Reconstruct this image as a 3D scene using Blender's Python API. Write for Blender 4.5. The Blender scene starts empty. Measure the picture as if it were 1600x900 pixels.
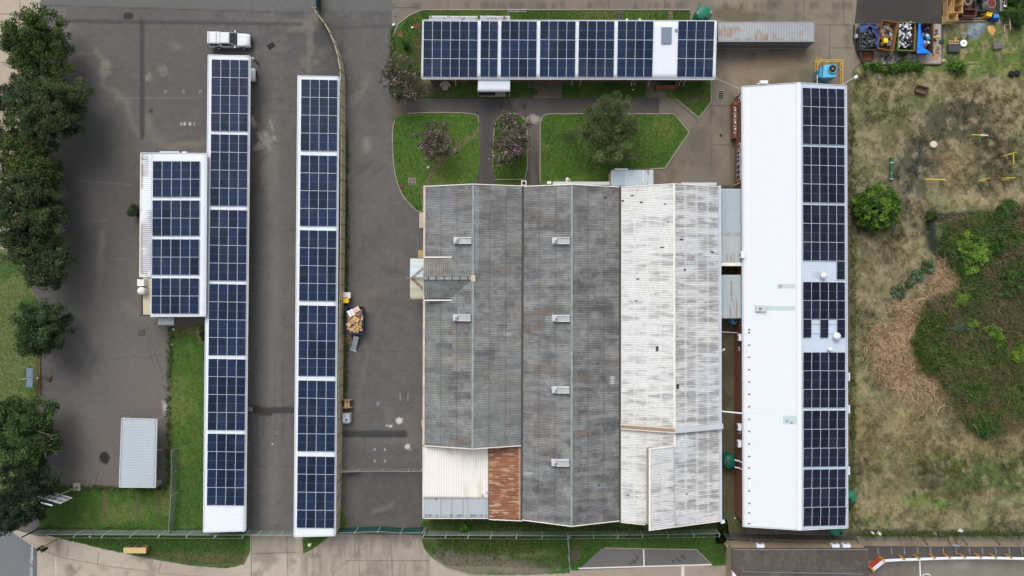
import bpy, bmesh, math, random
import numpy as np
from mathutils import Vector, Matrix

random.seed(7)
rng = np.random.default_rng(11)
scene = bpy.context.scene
COL = scene.collection
H = 88.0                       # flying height of the drone
KX = 0.75 / 800.0              # tangent of half the view angle per pixel of the 1600 px wide photograph
V = Vector


def P(u, v, z=0.0):
    k = (H - z) * KX
    return V(((u - 800.0) * k, (450.0 - v) * k, z))


def to_px(x, y, z):
    k = (H - z) * KX
    return 800.0 + x / k, 450.0 - y / k


def lin(c):
    c = c / 255.0
    return c / 12.92 if c <= 0.04045 else ((c + 0.055) / 1.055) ** 2.4


KEXP = 1.12


def C(r, g, b):
    return (lin(r) / KEXP, lin(g) / KEXP, lin(b) / KEXP)


def CA(r, g, b):
    return np.array(C(r, g, b))


# ---------------------------------------------------------------- noise
def _hash(ix, iy, seed):
    ix = ix.astype(np.int64); iy = iy.astype(np.int64)
    h = (ix * 374761393 + iy * 668265263 + seed * 974634777) & 0xFFFFFFFF
    h = ((h ^ (h >> 13)) * 1274126177) & 0xFFFFFFFF
    h = (h ^ (h >> 16)) & 0xFFFFFF
    return h / float(0xFFFFFF)


def vnoise(x, y, seed=0):
    ix = np.floor(x); iy = np.floor(y)
    fx = x - ix; fy = y - iy
    fx = fx * fx * (3 - 2 * fx); fy = fy * fy * (3 - 2 * fy)
    a = _hash(ix, iy, seed); b = _hash(ix + 1, iy, seed)
    c = _hash(ix, iy + 1, seed); d = _hash(ix + 1, iy + 1, seed)
    return (a * (1 - fx) + b * fx) * (1 - fy) + (c * (1 - fx) + d * fx) * fy


def fbm(x, y, scale, octs=4, seed=0):
    x = np.asarray(x, float) / scale; y = np.asarray(y, float) / scale
    s = 0.0; a = 0.5; t = 0.0
    for i in range(octs):
        s = s + a * vnoise(x, y, seed + i * 17); t += a
        x = x * 2.03 + 5.1; y = y * 2.03 + 9.7; a *= 0.5
    return s / t


def sstep(a, b, x):
    t = np.clip((x - a) / (b - a), 0, 1)
    return t * t * (3 - 2 * t)


def ell(U, W, cx, cy, rx, ry, soft=0.35, ang=0, warp=0.5, seed=3, ws=None):
    a = math.radians(ang); dx = U - cx; dy = W - cy
    px = dx * math.cos(a) + dy * math.sin(a); py = -dx * math.sin(a) + dy * math.cos(a)
    d = np.sqrt((px / rx) ** 2 + (py / ry) ** 2)
    if warp:
        d = d + warp * (fbm(U, W, ws or max(min(rx, ry), 3) * 0.9, 4, seed) - 0.5) * 2
    return 1 - sstep(1 - soft, 1 + soft, d)


def rect(U, W, x0, y0, x1, y1, soft=1.0):
    return (sstep(x0 - soft, x0 + soft, U) * (1 - sstep(x1 - soft, x1 + soft, U))
            * sstep(y0 - soft, y0 + soft, W) * (1 - sstep(y1 - soft, y1 + soft, W)))


def seg(U, W, pts, w, soft=0.8, warp=0.0, seed=5):
    d = np.full(np.shape(U), 1e9)
    if warp:
        U = U + warp * (fbm(U, W, 14, 3, seed) - 0.5) * 2
        W = W + warp * (fbm(U, W, 14, 3, seed + 40) - 0.5) * 2
    for (x0, y0), (x1, y1) in zip(pts, pts[1:]):
        L = (x1 - x0) ** 2 + (y1 - y0) ** 2 + 1e-9
        t = np.clip(((U - x0) * (x1 - x0) + (W - y0) * (y1 - y0)) / L, 0, 1)
        d = np.minimum(d, np.hypot(U - x0 - t * (x1 - x0), W - y0 - t * (y1 - y0)))
    return 1 - sstep(w / 2 - soft, w / 2 + soft, d)


def mixc(col, mask, c, k=1.0):
    m = (np.clip(mask * k, 0, 1))[..., None]
    return col * (1 - m) + np.asarray(c) * m


# ---------------------------------------------------------------- materials
MATS = {}


def _nodes(name):
    m = bpy.data.materials.new(name); m.use_nodes = True
    nt = m.node_tree; nt.nodes.clear()
    out = nt.nodes.new('ShaderNodeOutputMaterial'); b = nt.nodes.new('ShaderNodeBsdfPrincipled')
    nt.links.new(b.outputs[0], out.inputs[0])
    return m, nt, b, out


def _noise(nt, scale, detail=4, coord='Object', rough=0.6):
    tc = nt.nodes.new('ShaderNodeTexCoord'); n = nt.nodes.new('ShaderNodeTexNoise')
    n.inputs['Scale'].default_value = scale; n.inputs['Detail'].default_value = detail
    n.inputs['Roughness'].default_value = rough
    nt.links.new(tc.outputs[coord], n.inputs['Vector'])
    return n


def _vary(nt, col_socket, amount, scale, coord='Object'):
    """multiply a colour by a noise of mean 1"""
    n = _noise(nt, scale, 5, coord)
    mr = nt.nodes.new('ShaderNodeMapRange')
    mr.inputs['From Min'].default_value = 0.25; mr.inputs['From Max'].default_value = 0.75
    mr.inputs['To Min'].default_value = 1 - amount; mr.inputs['To Max'].default_value = 1 + amount
    nt.links.new(n.outputs['Fac'], mr.inputs['Value'])
    mx = nt.nodes.new('ShaderNodeMix'); mx.data_type = 'RGBA'; mx.blend_type = 'MULTIPLY'
    mx.inputs['Factor'].default_value = 1.0
    nt.links.new(col_socket, mx.inputs[6]); nt.links.new(mr.outputs[0], mx.inputs[7])
    return mx.outputs[2]


def mat(name, c, rough=0.7, vary=0.12, scale=3.0, metal=0.0, bump=0.0, spec=0.3):
    if name in MATS: return MATS[name]
    m, nt, b, out = _nodes(name)
    rgb = nt.nodes.new('ShaderNodeRGB'); rgb.outputs[0].default_value = (*c, 1)
    s = _vary(nt, rgb.outputs[0], vary, scale)
    s = _vary(nt, s, vary * 0.7, scale * 6)
    nt.links.new(s, b.inputs['Base Color'])
    b.inputs['Roughness'].default_value = rough; b.inputs['Metallic'].default_value = metal
    b.inputs['Specular IOR Level'].default_value = spec
    if bump:
        n = _noise(nt, scale * 5); bp = nt.nodes.new('ShaderNodeBump')
        bp.inputs['Strength'].default_value = bump; bp.inputs['Distance'].default_value = 0.03
        nt.links.new(n.outputs['Fac'], bp.inputs['Height']); nt.links.new(bp.outputs[0], b.inputs['Normal'])
    MATS[name] = m
    return m


def vmat(name, rough=0.85, vary=0.15, scale=6.0, bump=0.2, fine=0.12, spec=0.2, dist=0.04):
    """colour from the mesh's own colour attribute, roughened by fine noise"""
    if name in MATS: return MATS[name]
    m, nt, b, out = _nodes(name)
    at = nt.nodes.new('ShaderNodeAttribute'); at.attribute_name = 'Col'
    s = _vary(nt, at.outputs['Color'], vary, scale)
    s = _vary(nt, s, fine, scale * 5)
    nt.links.new(s, b.inputs['Base Color'])
    b.inputs['Roughness'].default_value = rough
    b.inputs['Specular IOR Level'].default_value = spec
    if bump:
        n = _noise(nt, scale * 2.5); bp = nt.nodes.new('ShaderNodeBump')
        bp.inputs['Strength'].default_value = bump; bp.inputs['Distance'].default_value = dist
        nt.links.new(n.outputs['Fac'], bp.inputs['Height']); nt.links.new(bp.outputs[0], b.inputs['Normal'])
    MATS[name] = m
    return m


def leafmat(name):
    if name in MATS: return MATS[name]
    m, nt, b, out = _nodes(name)
    at = nt.nodes.new('ShaderNodeAttribute'); at.attribute_name = 'Col'
    nt.links.new(at.outputs['Color'], b.inputs['Base Color'])
    b.inputs['Roughness'].default_value = 0.6; b.inputs['Specular IOR Level'].default_value = 0.18
    tr = nt.nodes.new('ShaderNodeBsdfTranslucent'); nt.links.new(at.outputs['Color'], tr.inputs[0])
    mx = nt.nodes.new('ShaderNodeMixShader'); mx.inputs[0].default_value = 0.25
    nt.links.new(b.outputs[0], mx.inputs[1]); nt.links.new(tr.outputs[0], mx.inputs[2])
    nt.links.new(mx.outputs[0], out.inputs[0])
    MATS[name] = m
    return m


def netmat(name, c, cover, scale=14.0):
    """woven wire or shade net: holes let the ground show through"""
    if name in MATS: return MATS[name]
    m, nt, b, out = _nodes(name)
    b.inputs['Base Color'].default_value = (*c, 1); b.inputs['Roughness'].default_value = 0.6
    tc = nt.nodes.new('ShaderNodeTexCoord')
    wv = []
    for d in ('X', 'Z'):
        mp = nt.nodes.new('ShaderNodeMapping'); mp.inputs['Rotation'].default_value = (0, math.radians(45), 0)
        nt.links.new(tc.outputs['Object'], mp.inputs['Vector'])
        w = nt.nodes.new('ShaderNodeTexWave'); w.wave_type = 'BANDS'; w.bands_direction = d
        w.inputs['Scale'].default_value = scale
        nt.links.new(mp.outputs[0], w.inputs['Vector'])
        g = nt.nodes.new('ShaderNodeMath'); g.operation = 'GREATER_THAN'; g.inputs[1].default_value = 1 - cover
        nt.links.new(w.outputs['Fac'], g.inputs[0]); wv.append(g)
    mx = nt.nodes.new('ShaderNodeMath'); mx.operation = 'MAXIMUM'
    nt.links.new(wv[0].outputs[0], mx.inputs[0]); nt.links.new(wv[1].outputs[0], mx.inputs[1])
    tr = nt.nodes.new('ShaderNodeBsdfTransparent'); ms = nt.nodes.new('ShaderNodeMixShader')
    nt.links.new(mx.outputs[0], ms.inputs[0]); nt.links.new(tr.outputs[0], ms.inputs[1]); nt.links.new(b.outputs[0], ms.inputs[2])
    nt.links.new(ms.outputs[0], out.inputs[0])
    MATS[name] = m
    return m


def cellmat(name, c, line):
    if name in MATS: return MATS[name]
    m, nt, b, out = _nodes(name)
    tc = nt.nodes.new('ShaderNodeTexCoord'); sx = nt.nodes.new('ShaderNodeSeparateXYZ')
    nt.links.new(tc.outputs['Object'], sx.inputs[0])

    def stripes(sock, n, w):
        a = nt.nodes.new('ShaderNodeMath'); a.operation = 'MULTIPLY'; a.inputs[1].default_value = n
        f = nt.nodes.new('ShaderNodeMath'); f.operation = 'FRACT'
        g = nt.nodes.new('ShaderNodeMath'); g.operation = 'LESS_THAN'; g.inputs[1].default_value = w
        nt.links.new(sock, a.inputs[0]); nt.links.new(a.outputs[0], f.inputs[0]); nt.links.new(f.outputs[0], g.inputs[0])
        return g.outputs[0]
    s1 = stripes(sx.outputs['X'], 6.0, 0.14); s2 = stripes(sx.outputs['Y'], 24.0, 0.10)
    mm = nt.nodes.new('ShaderNodeMath'); mm.operation = 'MAXIMUM'
    nt.links.new(s1, mm.inputs[0]); nt.links.new(s2, mm.inputs[1])
    mx = nt.nodes.new('ShaderNodeMix'); mx.data_type = 'RGBA'
    mx.inputs[6].default_value = (*c, 1); mx.inputs[7].default_value = (*line, 1)
    nt.links.new(mm.outputs[0], mx.inputs['Factor'])
    oi = nt.nodes.new('ShaderNodeObjectInfo'); mr = nt.nodes.new('ShaderNodeMapRange')
    mr.inputs['To Min'].default_value = 0.7; mr.inputs['To Max'].default_value = 1.4
    nt.links.new(oi.outputs['Random'], mr.inputs['Value'])
    mu = nt.nodes.new('ShaderNodeMix'); mu.data_type = 'RGBA'; mu.blend_type = 'MULTIPLY'; mu.inputs['Factor'].default_value = 1
    nt.links.new(mx.outputs[2], mu.inputs[6]); nt.links.new(mr.outputs[0], mu.inputs[7])
    # a film of dust, uneven over the roof
    geo = nt.nodes.new('ShaderNodeNewGeometry'); nz = nt.nodes.new('ShaderNodeTexNoise')
    nz.inputs['Scale'].default_value = 0.35; nz.inputs['Detail'].default_value = 5
    nt.links.new(geo.outputs['Position'], nz.inputs['Vector'])
    r2 = nt.nodes.new('ShaderNodeMapRange'); r2.inputs['From Min'].default_value = 0.5; r2.inputs['From Max'].default_value = 0.8
    r2.inputs['To Min'].default_value = 0.0; r2.inputs['To Max'].default_value = 0.10
    nt.links.new(nz.outputs['Fac'], r2.inputs['Value'])
    du = nt.nodes.new('ShaderNodeMix'); du.data_type = 'RGBA'; du.inputs[7].default_value = (0.16, 0.17, 0.18, 1)
    nt.links.new(r2.outputs[0], du.inputs['Factor']); nt.links.new(mu.outputs[2], du.inputs[6])
    nt.links.new(du.outputs[2], b.inputs['Base Color'])
    b.inputs['Roughness'].default_value = 0.12; b.inputs['Specular IOR Level'].default_value = 0.22
    MATS[name] = m
    return m


# ---------------------------------------------------------------- objects
ORIG = {}


def worig(o):
    return ORIG.get(o.name, V((0, 0, 0))) if o is not None else V((0, 0, 0))


def tag(o, label=None, cat=None, group=None, kind=None):
    if label: o['label'] = label
    if cat: o['category'] = cat
    if group: o['group'] = group
    if kind: o['kind'] = kind
    return o


def thing(name, label, cat, loc=(0, 0, 0), group=None, rotz=0.0):
    o = bpy.data.objects.new(name, None); COL.objects.link(o)
    o.location = V(loc); o.rotation_euler = (0, 0, rotz); o.empty_display_size = 0.3
    ORIG[o.name] = V(loc)
    return tag(o, label, cat, group)


def link_mesh(name, me, parent=None, origin=None):
    o = bpy.data.objects.new(name, me); COL.objects.link(o)
    po = worig(parent)
    og = V(origin) if origin is not None else po
    o.location = og - po
    if parent is not None: o.parent = parent
    ORIG[o.name] = og
    return o, og


def fastmesh(name, verts, faces, cols, material, parent=None, origin=None, smooth=False):
    """verts (N,3), faces (M,k) int, cols (N,3)"""
    verts = np.asarray(verts, np.float32); faces = np.asarray(faces, np.int32)
    me = bpy.data.meshes.new(name)
    o, og = link_mesh(name, me, parent, origin)
    verts = verts - np.array(og, np.float32)
    n, k = faces.shape
    me.vertices.add(len(verts)); me.vertices.foreach_set('co', verts.ravel())
    me.loops.add(n * k); me.loops.foreach_set('vertex_index', faces.ravel())
    me.polygons.add(n); me.polygons.foreach_set('loop_start', np.arange(0, n * k, k, dtype=np.int32))
    if smooth: me.polygons.foreach_set('use_smooth', np.ones(n, bool))
    me.update(calc_edges=True)
    if cols is not None:
        a = me.color_attributes.new('Col', 'FLOAT_COLOR', 'POINT')
        cc = np.ones((len(verts), 4), np.float32); cc[:, :3] = cols
        a.data.foreach_set('color', cc.ravel())
    me.materials.append(material)
    return o


class MB:
    def __init__(self):
        self.v = []; self.f = []; self.m = []; self.mats = []

    def mi(self, m):
        if m not in self.mats: self.mats.append(m)
        return self.mats.index(m)

    def poly(self, pts, m):
        i = len(self.v); self.v += [V(p) for p in pts]
        self.f.append(tuple(range(i, i + len(pts)))); self.m.append(self.mi(m))
        return self

    def hexa(self, b, t, m, caps=(True, True)):
        """closed prism between loop b (counter-clockwise from above) and loop t"""
        i = len(self.v); n = len(b); k = self.mi(m)
        self.v += [V(p) for p in b] + [V(p) for p in t]
        for j in range(n):
            self.f.append((i + j, i + (j + 1) % n, i + n + (j + 1) % n, i + n + j)); self.m.append(k)
        if caps[1]: self.f.append(tuple(i + n + j for j in range(n))); self.m.append(k)
        if caps[0]: self.f.append(tuple(i + n - 1 - j for j in range(n))); self.m.append(k)
        return self

    def box(self, c, s, m, rz=0.0, ry=0.0, rx=0.0):
        R = Matrix.Rotation(rz, 3, 'Z') @ Matrix.Rotation(ry, 3, 'Y') @ Matrix.Rotation(rx, 3, 'X')
        c = V(c); sx, sy, sz = s[0] / 2, s[1] / 2, s[2] / 2
        q = [(-sx, -sy), (sx, -sy), (sx, sy), (-sx, sy)]
        return self.hexa([c + R @ V((x, y, -sz)) for x, y in q], [c + R @ V((x, y, sz)) for x, y in q], m)

    def tube(self, p0, p1, r0, m, r1=None, n=8, caps=True):
        p0 = V(p0); p1 = V(p1); r1 = r0 if r1 is None else r1
        d = (p1 - p0); d = d.normalized() if d.length > 1e-9 else V((0, 0, 1))
        a = d.orthogonal().normalized(); b = d.cross(a)
        ring = [(math.cos(2 * math.pi * j / n), math.sin(2 * math.pi * j / n)) for j in range(n)]
        return self.hexa([p0 + (a * c + b * s) * r0 for c, s in ring], [p1 + (a * c + b * s) * r1 for c, s in ring], m, (caps, caps))

    def path(self, pts, r, m, n=6):
        for a, b in zip(pts, pts[1:]): self.tube(a, b, r, m, n=n)
        return self

    def lathe(self, prof, c, m, n=24, axis=None):
        c = V(c); i = len(self.v); k = self.mi(m)
        ax = V(axis).normalized() if axis is not None else V((0, 0, 1))
        a = V((1, 0, 0)) if axis is None else ax.orthogonal().normalized()
        b = ax.cross(a)
        for r, z in prof:
            for j in range(n):
                t = 2 * math.pi * j / n
                self.v.append(c + a * (r * math.cos(t)) + b * (r * math.sin(t)) + ax * z)
        for q in range(len(prof) - 1):
            for j in range(n):
                j2 = (j + 1) % n
                self.f.append((i + q * n + j, i + q * n + j2, i + (q + 1) * n + j2, i + (q + 1) * n + j)); self.m.append(k)
        if prof[0][0] > 1e-6: self.f.append(tuple(i + n - 1 - j for j in range(n))); self.m.append(k)
        if prof[-1][0] > 1e-6:
            e = i + (len(prof) - 1) * n
            self.f.append(tuple(e + j for j in range(n))); self.m.append(k)
        return self

    def build(self, name, parent=None, origin=None, bevel=0.0, smooth=False):
        me = bpy.data.meshes.new(name)
        o, og = link_mesh(name, me, parent, origin)
        me.from_pydata([tuple(p - og) for p in self.v], [], self.f)
        for m in self.mats: me.materials.append(m)
        me.polygons.foreach_set('material_index', self.m)
        if smooth: me.polygons.foreach_set('use_smooth', [True] * len(self.f))
        me.update()
        if bevel:
            md = o.modifiers.new('edge', 'BEVEL'); md.width = bevel; md.segments = 2; md.limit_method = 'ANGLE'
        return o


def copy_tree(o, parent=None):
    c = o.copy(); COL.objects.link(c)
    if parent is not None: c.parent = parent
    for ch in list(o.children): copy_tree(ch, c)
    return c


def structure(o):
    o['kind'] = 'structure'
    return o


def stuff(o, label=None, cat=None):
    return tag(o, label, cat, None, 'stuff')


# ---------------------------------------------------------------- sheets
def densify(pts, step=5.0, jitter=0.0):
    out = []
    n = len(pts)
    for i in range(n):
        a = pts[i]; b = pts[(i + 1) % n]
        L = math.hypot(b[0] - a[0], b[1] - a[1]); k = max(1, int(L / step))
        for j in range(k):
            t = j / k
            q = (a[0] + (b[0] - a[0]) * t, a[1] + (b[1] - a[1]) * t)
            if j and jitter: q = (q[0] + random.uniform(-jitter, jitter), q[1] + random.uniform(-jitter, jitter))
            out.append(q)
    return out


def round_poly(pts, it=2):
    for _ in range(it):
        q = []
        for a, b in zip(pts, pts[1:] + pts[:1]):
            q.append((a[0] * .75 + b[0] * .25, a[1] * .75 + b[1] * .25)); q.append((a[0] * .25 + b[0] * .75, a[1] * .25 + b[1] * .75))
        pts = q
    return pts


def sheet(name, poly, z, colfn, material, res=0.35, jitter=0.5, step=5.0):
    pts = [P(u, v, 0) for u, v in densify(poly, step, jitter)]
    bm = bmesh.new()
    f = bm.faces.new([bm.verts.new((p.x, p.y, z)) for p in pts])
    bmesh.ops.triangulate(bm, faces=[f])
    xs = [p.x for p in pts]; ys = [p.y for p in pts]
    for ax, lo, hi in ((0, min(xs), max(xs)), (1, min(ys), max(ys))):
        no = (1, 0, 0) if ax == 0 else (0, 1, 0)
        k = lo + res
        while k < hi:
            co = (k, 0, 0) if ax == 0 else (0, k, 0)
            bmesh.ops.bisect_plane(bm, geom=bm.verts[:] + bm.edges[:] + bm.faces[:], plane_co=co, plane_no=no)
            k += res
    bmesh.ops.triangulate(bm, faces=[q for q in bm.faces if len(q.verts) > 3])
    for q in bm.faces:
        if q.normal.z < 0: q.normal_flip()
    bm.verts.ensure_lookup_table()
    vs = np.array([v.co[:] for v in bm.verts]); fs = np.array([[v.index for v in q.verts] for q in bm.faces])
    bm.free()
    U, W = to_px(vs[:, 0], vs[:, 1], 0.0)
    return structure(fastmesh(name, vs, fs, colfn(U, W, vs[:, 0], vs[:, 1]), material))


def gridmesh(name, X, Y, Z, cols, material, parent=None, origin=None, smooth=False):
    r, c = X.shape
    vs = np.stack([X.ravel(), Y.ravel(), Z.ravel()], 1)
    i = np.arange(r * c).reshape(r, c)
    fs = np.stack([i[:-1, :-1].ravel(), i[1:, :-1].ravel(), i[1:, 1:].ravel(), i[:-1, 1:].ravel()], 1)
    return fastmesh(name, vs, fs, cols.reshape(-1, 3), material, parent, origin, smooth)


def corr(name, A, B, Cc, D, colfn, material, parent, pitch=0.2, amp=0.03, rows=14, origin=None, thick=True):
    """corrugated sheet roof; A-B runs across the corrugations, A-D down them"""
    A, B, Cc, D = (np.array(q, float) for q in (A, B, Cc, D))
    L = np.linalg.norm(B - A); n = max(2, int(round(L / pitch)))
    s = np.linspace(0, 1, n * 4 + 1); t = np.linspace(0, 1, rows + 1)
    S, T = np.meshgrid(s, t)
    pos = ((1 - S) * (1 - T))[..., None] * A + (S * (1 - T))[..., None] * B + (S * T)[..., None] * Cc + ((1 - S) * T)[..., None] * D
    nrm = np.cross(B - A, D - A); nrm /= np.linalg.norm(nrm)
    if nrm[2] < 0: nrm = -nrm
    ph = np.sin(2 * math.pi * S * n + 0.4)
    pos = pos + (ph * amp)[..., None] * nrm
    U, W = to_px(pos[..., 0], pos[..., 1], pos[..., 2])
    cols = colfn(U, W, pos[..., 0], pos[..., 1], ph, S, T)
    o = gridmesh(name, pos[..., 0], pos[..., 1], pos[..., 2], cols, material, parent, origin)
    if o.data.polygons[0].normal.z < 0: o.data.flip_normals()
    if thick:
        md = o.modifiers.new('sheet', 'SOLIDIFY'); md.thickness = 0.03; md.offset = -1
    return o


def plane_of(A, B, D):
    A, B, D = V(A), V(B), V(D)
    n = (B - A).cross(D - A).normalized()
    if n.z < 0: n = -n
    return A, n


def on_plane(u, v, pl, lift=0.0):
    p0, n = pl
    p0 = p0 + n * lift
    cam = V((0, 0, H)); d = V(((u - 800) * KX, (450 - v) * KX, -1))
    return cam + d * ((p0 - cam).dot(n) / d.dot(n))
# ================================================================ GROUND
M_ASPH = vmat('asphalt', 0.9, 0.10, 2.5, 0.25, 0.14)
M_CONC = vmat('concrete', 0.85, 0.08, 1.8, 0.15, 0.10)
M_LAWN = vmat('lawn', 0.9, 0.22, 2.0, 0.8, 0.30, dist=0.06)
M_DIRT = vmat('dirt', 0.95, 0.20, 2.2, 0.6, 0.25, dist=0.06)


def yard_cols(U, W, X, Y):
    n1 = fbm(X, Y, 9, 5, 1); n2 = fbm(X, Y, 2.2, 4, 2); n3 = fbm(X, Y, 28, 3, 4)
    col = np.zeros(U.shape + (3,)) + CA(90, 87, 84)
    col = mixc(col, sstep(.35, .7, n1), CA(108, 103, 97), .6)
    col = mixc(col, sstep(.5, .8, n2), CA(76, 73, 70), .4)
    n5 = fbm(X, Y, .55, 4, 6)
    col = col * (.80 + .40 * n5)[..., None]
    col = mixc(col, sstep(.60, .75, fbm(X, Y, 1.1, 4, 12)), CA(122, 115, 106), .25)
    # left yard is browner
    left = 1 - sstep(320, 345, U)
    col = mixc(col, left, CA(98, 92, 87), .5)
    col = mixc(col, left * sstep(.45, .7, n3), CA(116, 105, 94), .5)
    col = mixc(col, ell(U, W, 150, 340, 60, 130, .6, 0, .5, 9), CA(82, 78, 75), .6)
    # sandy washes in the left yard
    for p, w, k in (([(152, 75), (163, 100), (158, 130)], 9, .7), ([(165, 135), (185, 148), (200, 160), (208, 195), (222, 215)], 8, .6),
                    ([(112, 84), (140, 86), (152, 80)], 5, .5), ([(160, 360), (156, 400), (153, 470)], 9, .45),
                    ([(232, 185), (236, 215), (262, 228), (320, 222)], 10, .55), ([(70, 12), (95, 25), (105, 40)], 16, .6),
                    ([(198, 480), (235, 500)], 16, .45), ([(118, 530), (125, 550)], 12, .4)):
        col = mixc(col, seg(U, W, p, w, w * .6, 5, 21) * (.4 + .6 * n2), CA(140, 122, 98), k)
    for cx, cy, rx, ry, c, k in ((164, 108, 9, 12, (140, 128, 108), .6), (232, 120, 5, 6, (140, 128, 108), .7), (255, 110, 7, 8, (128, 118, 104), .6),
                                 (275, 73, 9, 6, (125, 115, 100), .5), (230, 600, 45, 50, (122, 106, 92), .45), (200, 690, 70, 60, (112, 100, 90), .45),
                                 (150, 470, 40, 60, (106, 98, 90), .4), (258, 635, 6, 9, (190, 182, 170), .7), (210, 560, 60, 70, (104, 97, 92), .4),
                                 (97, 305, 8, 14, (120, 116, 112), .6),
                                 (115, 575, 14, 24, (72, 70, 68), .3), (75, 592, 6, 6, (90, 70, 55), .6)):
        col = mixc(col, ell(U, W, cx, cy, rx, ry, .5, 0, .6, int(cx)), CA(*c), k)
    # upper road surface, bluish
    col = mixc(col, 1 - sstep(10, 15, W + (U - 200) * -.012), CA(101, 102, 103), .75 * 1.0 if True else 0)
    col = mixc(col, seg(U, W, [(-100, 9), (90, 9), (330, 16), (440, 20), (490, 22)], 1.4, .8), CA(66, 62, 58), .7)
    # lane between the two carports
    lane = rect(U, W, 392, 100, 462, 830, 6)
    col = mixc(col, lane, CA(101, 96, 90), .55)
    col = mixc(col, seg(U, W, [(428, 60), (430, 400), (426, 830)], 16, 9, 6, 3) * n1, CA(124, 119, 111), .5)
    col = mixc(col, seg(U, W, [(402, 640), (404, 830)], 1.6, .8), CA(60, 58, 56), .5)
    for x in (430, 442): col = mixc(col, seg(U, W, [(x, 560), (x, 690)], 2, 1.2, 1, 3), CA(72, 70, 68), .4)
    for cx, cy, rx, ry in ((413, 216, 7, 14), (406, 228, 9, 6), (428, 216, 3, 4), (424, 195, 2, 9), (396, 190, 4, 9)):
        col = mixc(col, ell(U, W, cx, cy, rx, ry, .3, -20, .9, int(cy), 4), CA(176, 168, 156), .65)
    # sandy streaks near the curved wall
    for cx, cy, rx, ry, a in ((465, 40, 28, 9, 5), (484, 75, 5, 60, 3), (474, 95, 4, 10, 0), (493, 97, 4, 4, 0), (500, 26, 12, 9, 10), (420, 240, 12, 60, 0)):
        col = mixc(col, ell(U, W, cx, cy, rx, ry, .6, a, .6, int(cx)), CA(131, 118, 97), .5)
    # driveway between wall and factory
    drv = rect(U, W, 541, 30, 660, 735, 4)
    col = mixc(col, drv, CA(96, 94, 91), .45)
    for p, w, c, k in (([(550, 160), (575, 128)], 12, (132, 120, 100), .5), ([(572, 222), (573, 230)], 12, (150, 135, 112), .6), ([(570, 488), (572, 465), (588, 455)], 12, (126, 104, 86), .6),
                       ([(568, 500), (572, 560), (560, 640)], 7, (122, 108, 92), .35), ([(640, 660), (645, 690)], 22, (122, 106, 86), .6), ([(603, 635), (606, 665)], 12, (124, 110, 94), .4),
                       ([(548, 690), (655, 690)], 12, (112, 108, 100), .35), ([(652, 70), (652, 90)], 6, (118, 108, 96), .3),
                       ([(541, 735), (560, 790), (545, 800)], 22, (126, 112, 96), .5), ([(570, 815), (640, 815)], 16, (120, 108, 94), .45),
                       ([(585, 797), (612, 790)], 8, (148, 134, 116), .5), ([(640, 740), (655, 800)], 10, (118, 108, 95), .4)):
        col = mixc(col, seg(U, W, p, w, w * .5, 5, 33) * (.5 + .7 * n2), CA(*c), k)
    col = mixc(col, rect(U, W, 536, 740, 662, 828, 5), CA(84, 80, 76), .5)
    for cx, cy, r in ((624, 657, 5.5), (610, 666, 2.5), (605, 665, 1.4), (637, 698, 4), (641, 703, 3), (591, 631, 3)):
        col = mixc(col, ell(U, W, cx, cy, r, r * .85, .25, 0, .6, int(cy), 3), CA(205, 200, 188) if r != 3 else CA(110, 135, 150), .85)
    for cx, cy in ((586, 702), (602, 702), (585, 720), (601, 720)):
        col = mixc(col, ell(U, W, cx, cy, 1.2, 1.2, .3, 0, 0), CA(210, 208, 200), .8)
    for a in (0, 1): col = mixc(col, seg(U, W, [(626 + 12 * a, 615), (626 + 12 * a, 625)], 1.2, .7), CA(180, 178, 170), .5)
    # worn yellow-white bay ticks and lettering in the parking area
    for u, w in ((259, 143), (286, 143), (313, 143)): col = mixc(col, seg(U, W, [(u - 1.5, w + 1.5), (u, w - 2), (u + 1.5, w + 1.5)], 1.0, .6), CA(190, 185, 178), .55)
    for u in (283, 286, 289, 294, 297, 302): col = mixc(col, rect(U, W, u, 191, u + 1.6, 195.5, .5) * (n2 > .35), CA(205, 200, 195), .8)
    for p in ([(118, 151), (220, 153), (320, 152)], [(110, 283), (150, 284), (207, 289)], [(140, 344), (168, 345)], [(172, 403), (205, 406)]):
        col = mixc(col, seg(U, W, p, 1.2, .8, 1, 3), CA(128, 122, 112), .5)
    # cracks wander over the tarmac, tyres have polished curved tracks into it
    rr = random.Random(4)
    for i in range(26):
        x0, y0 = rr.choice(((rr.uniform(100, 320), rr.uniform(40, 740)), (rr.uniform(400, 455), rr.uniform(60, 820)), (rr.uniform(550, 650), rr.uniform(30, 820))))
        t = rr.choice((0, 1.57)) + rr.uniform(-.25, .25); L = rr.uniform(30, 110); p = [(x0 + math.cos(t) * L * q / 4 + rr.uniform(-3, 3), y0 + math.sin(t) * L * q / 4 + rr.uniform(-3, 3)) for q in range(5)]
        col = mixc(col, seg(U, W, p, 1.1, .7, 3, i), CA(58, 55, 52), .45)
    for cx, cy, r in ((300, 330, 95), (250, 600, 110), (640, 330, 80), (470, 300, 60), (600, 560, 70)):
        for dr in (0, 18): col = mixc(col, (1 - sstep(1.5, 5, np.abs(np.hypot(U - cx, W - cy) - r - dr))) * sstep(.5, .62, n1) * sstep(.35, .6, n2), CA(74, 71, 68), .25)
    # repaired trenches and dark tar
    for p, w, k in (([(222, 34), (222, 215)], 7.5, .75), ([(105, 33), (330, 36), (470, 38)], 6, .6), ([(635, 40), (520, 44)], 6, .35),
                    ([(536, 678), (632, 678)], 11, .95), ([(388, 641), (462, 641)], 9.5, .9), ([(408, 646), (422, 646)], 8, .9), ([(388, 638), (404, 640)], 12, .7)):
        col = mixc(col, seg(U, W, p, w, 1.0, .8, 8), CA(60, 60, 62), k)
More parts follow.
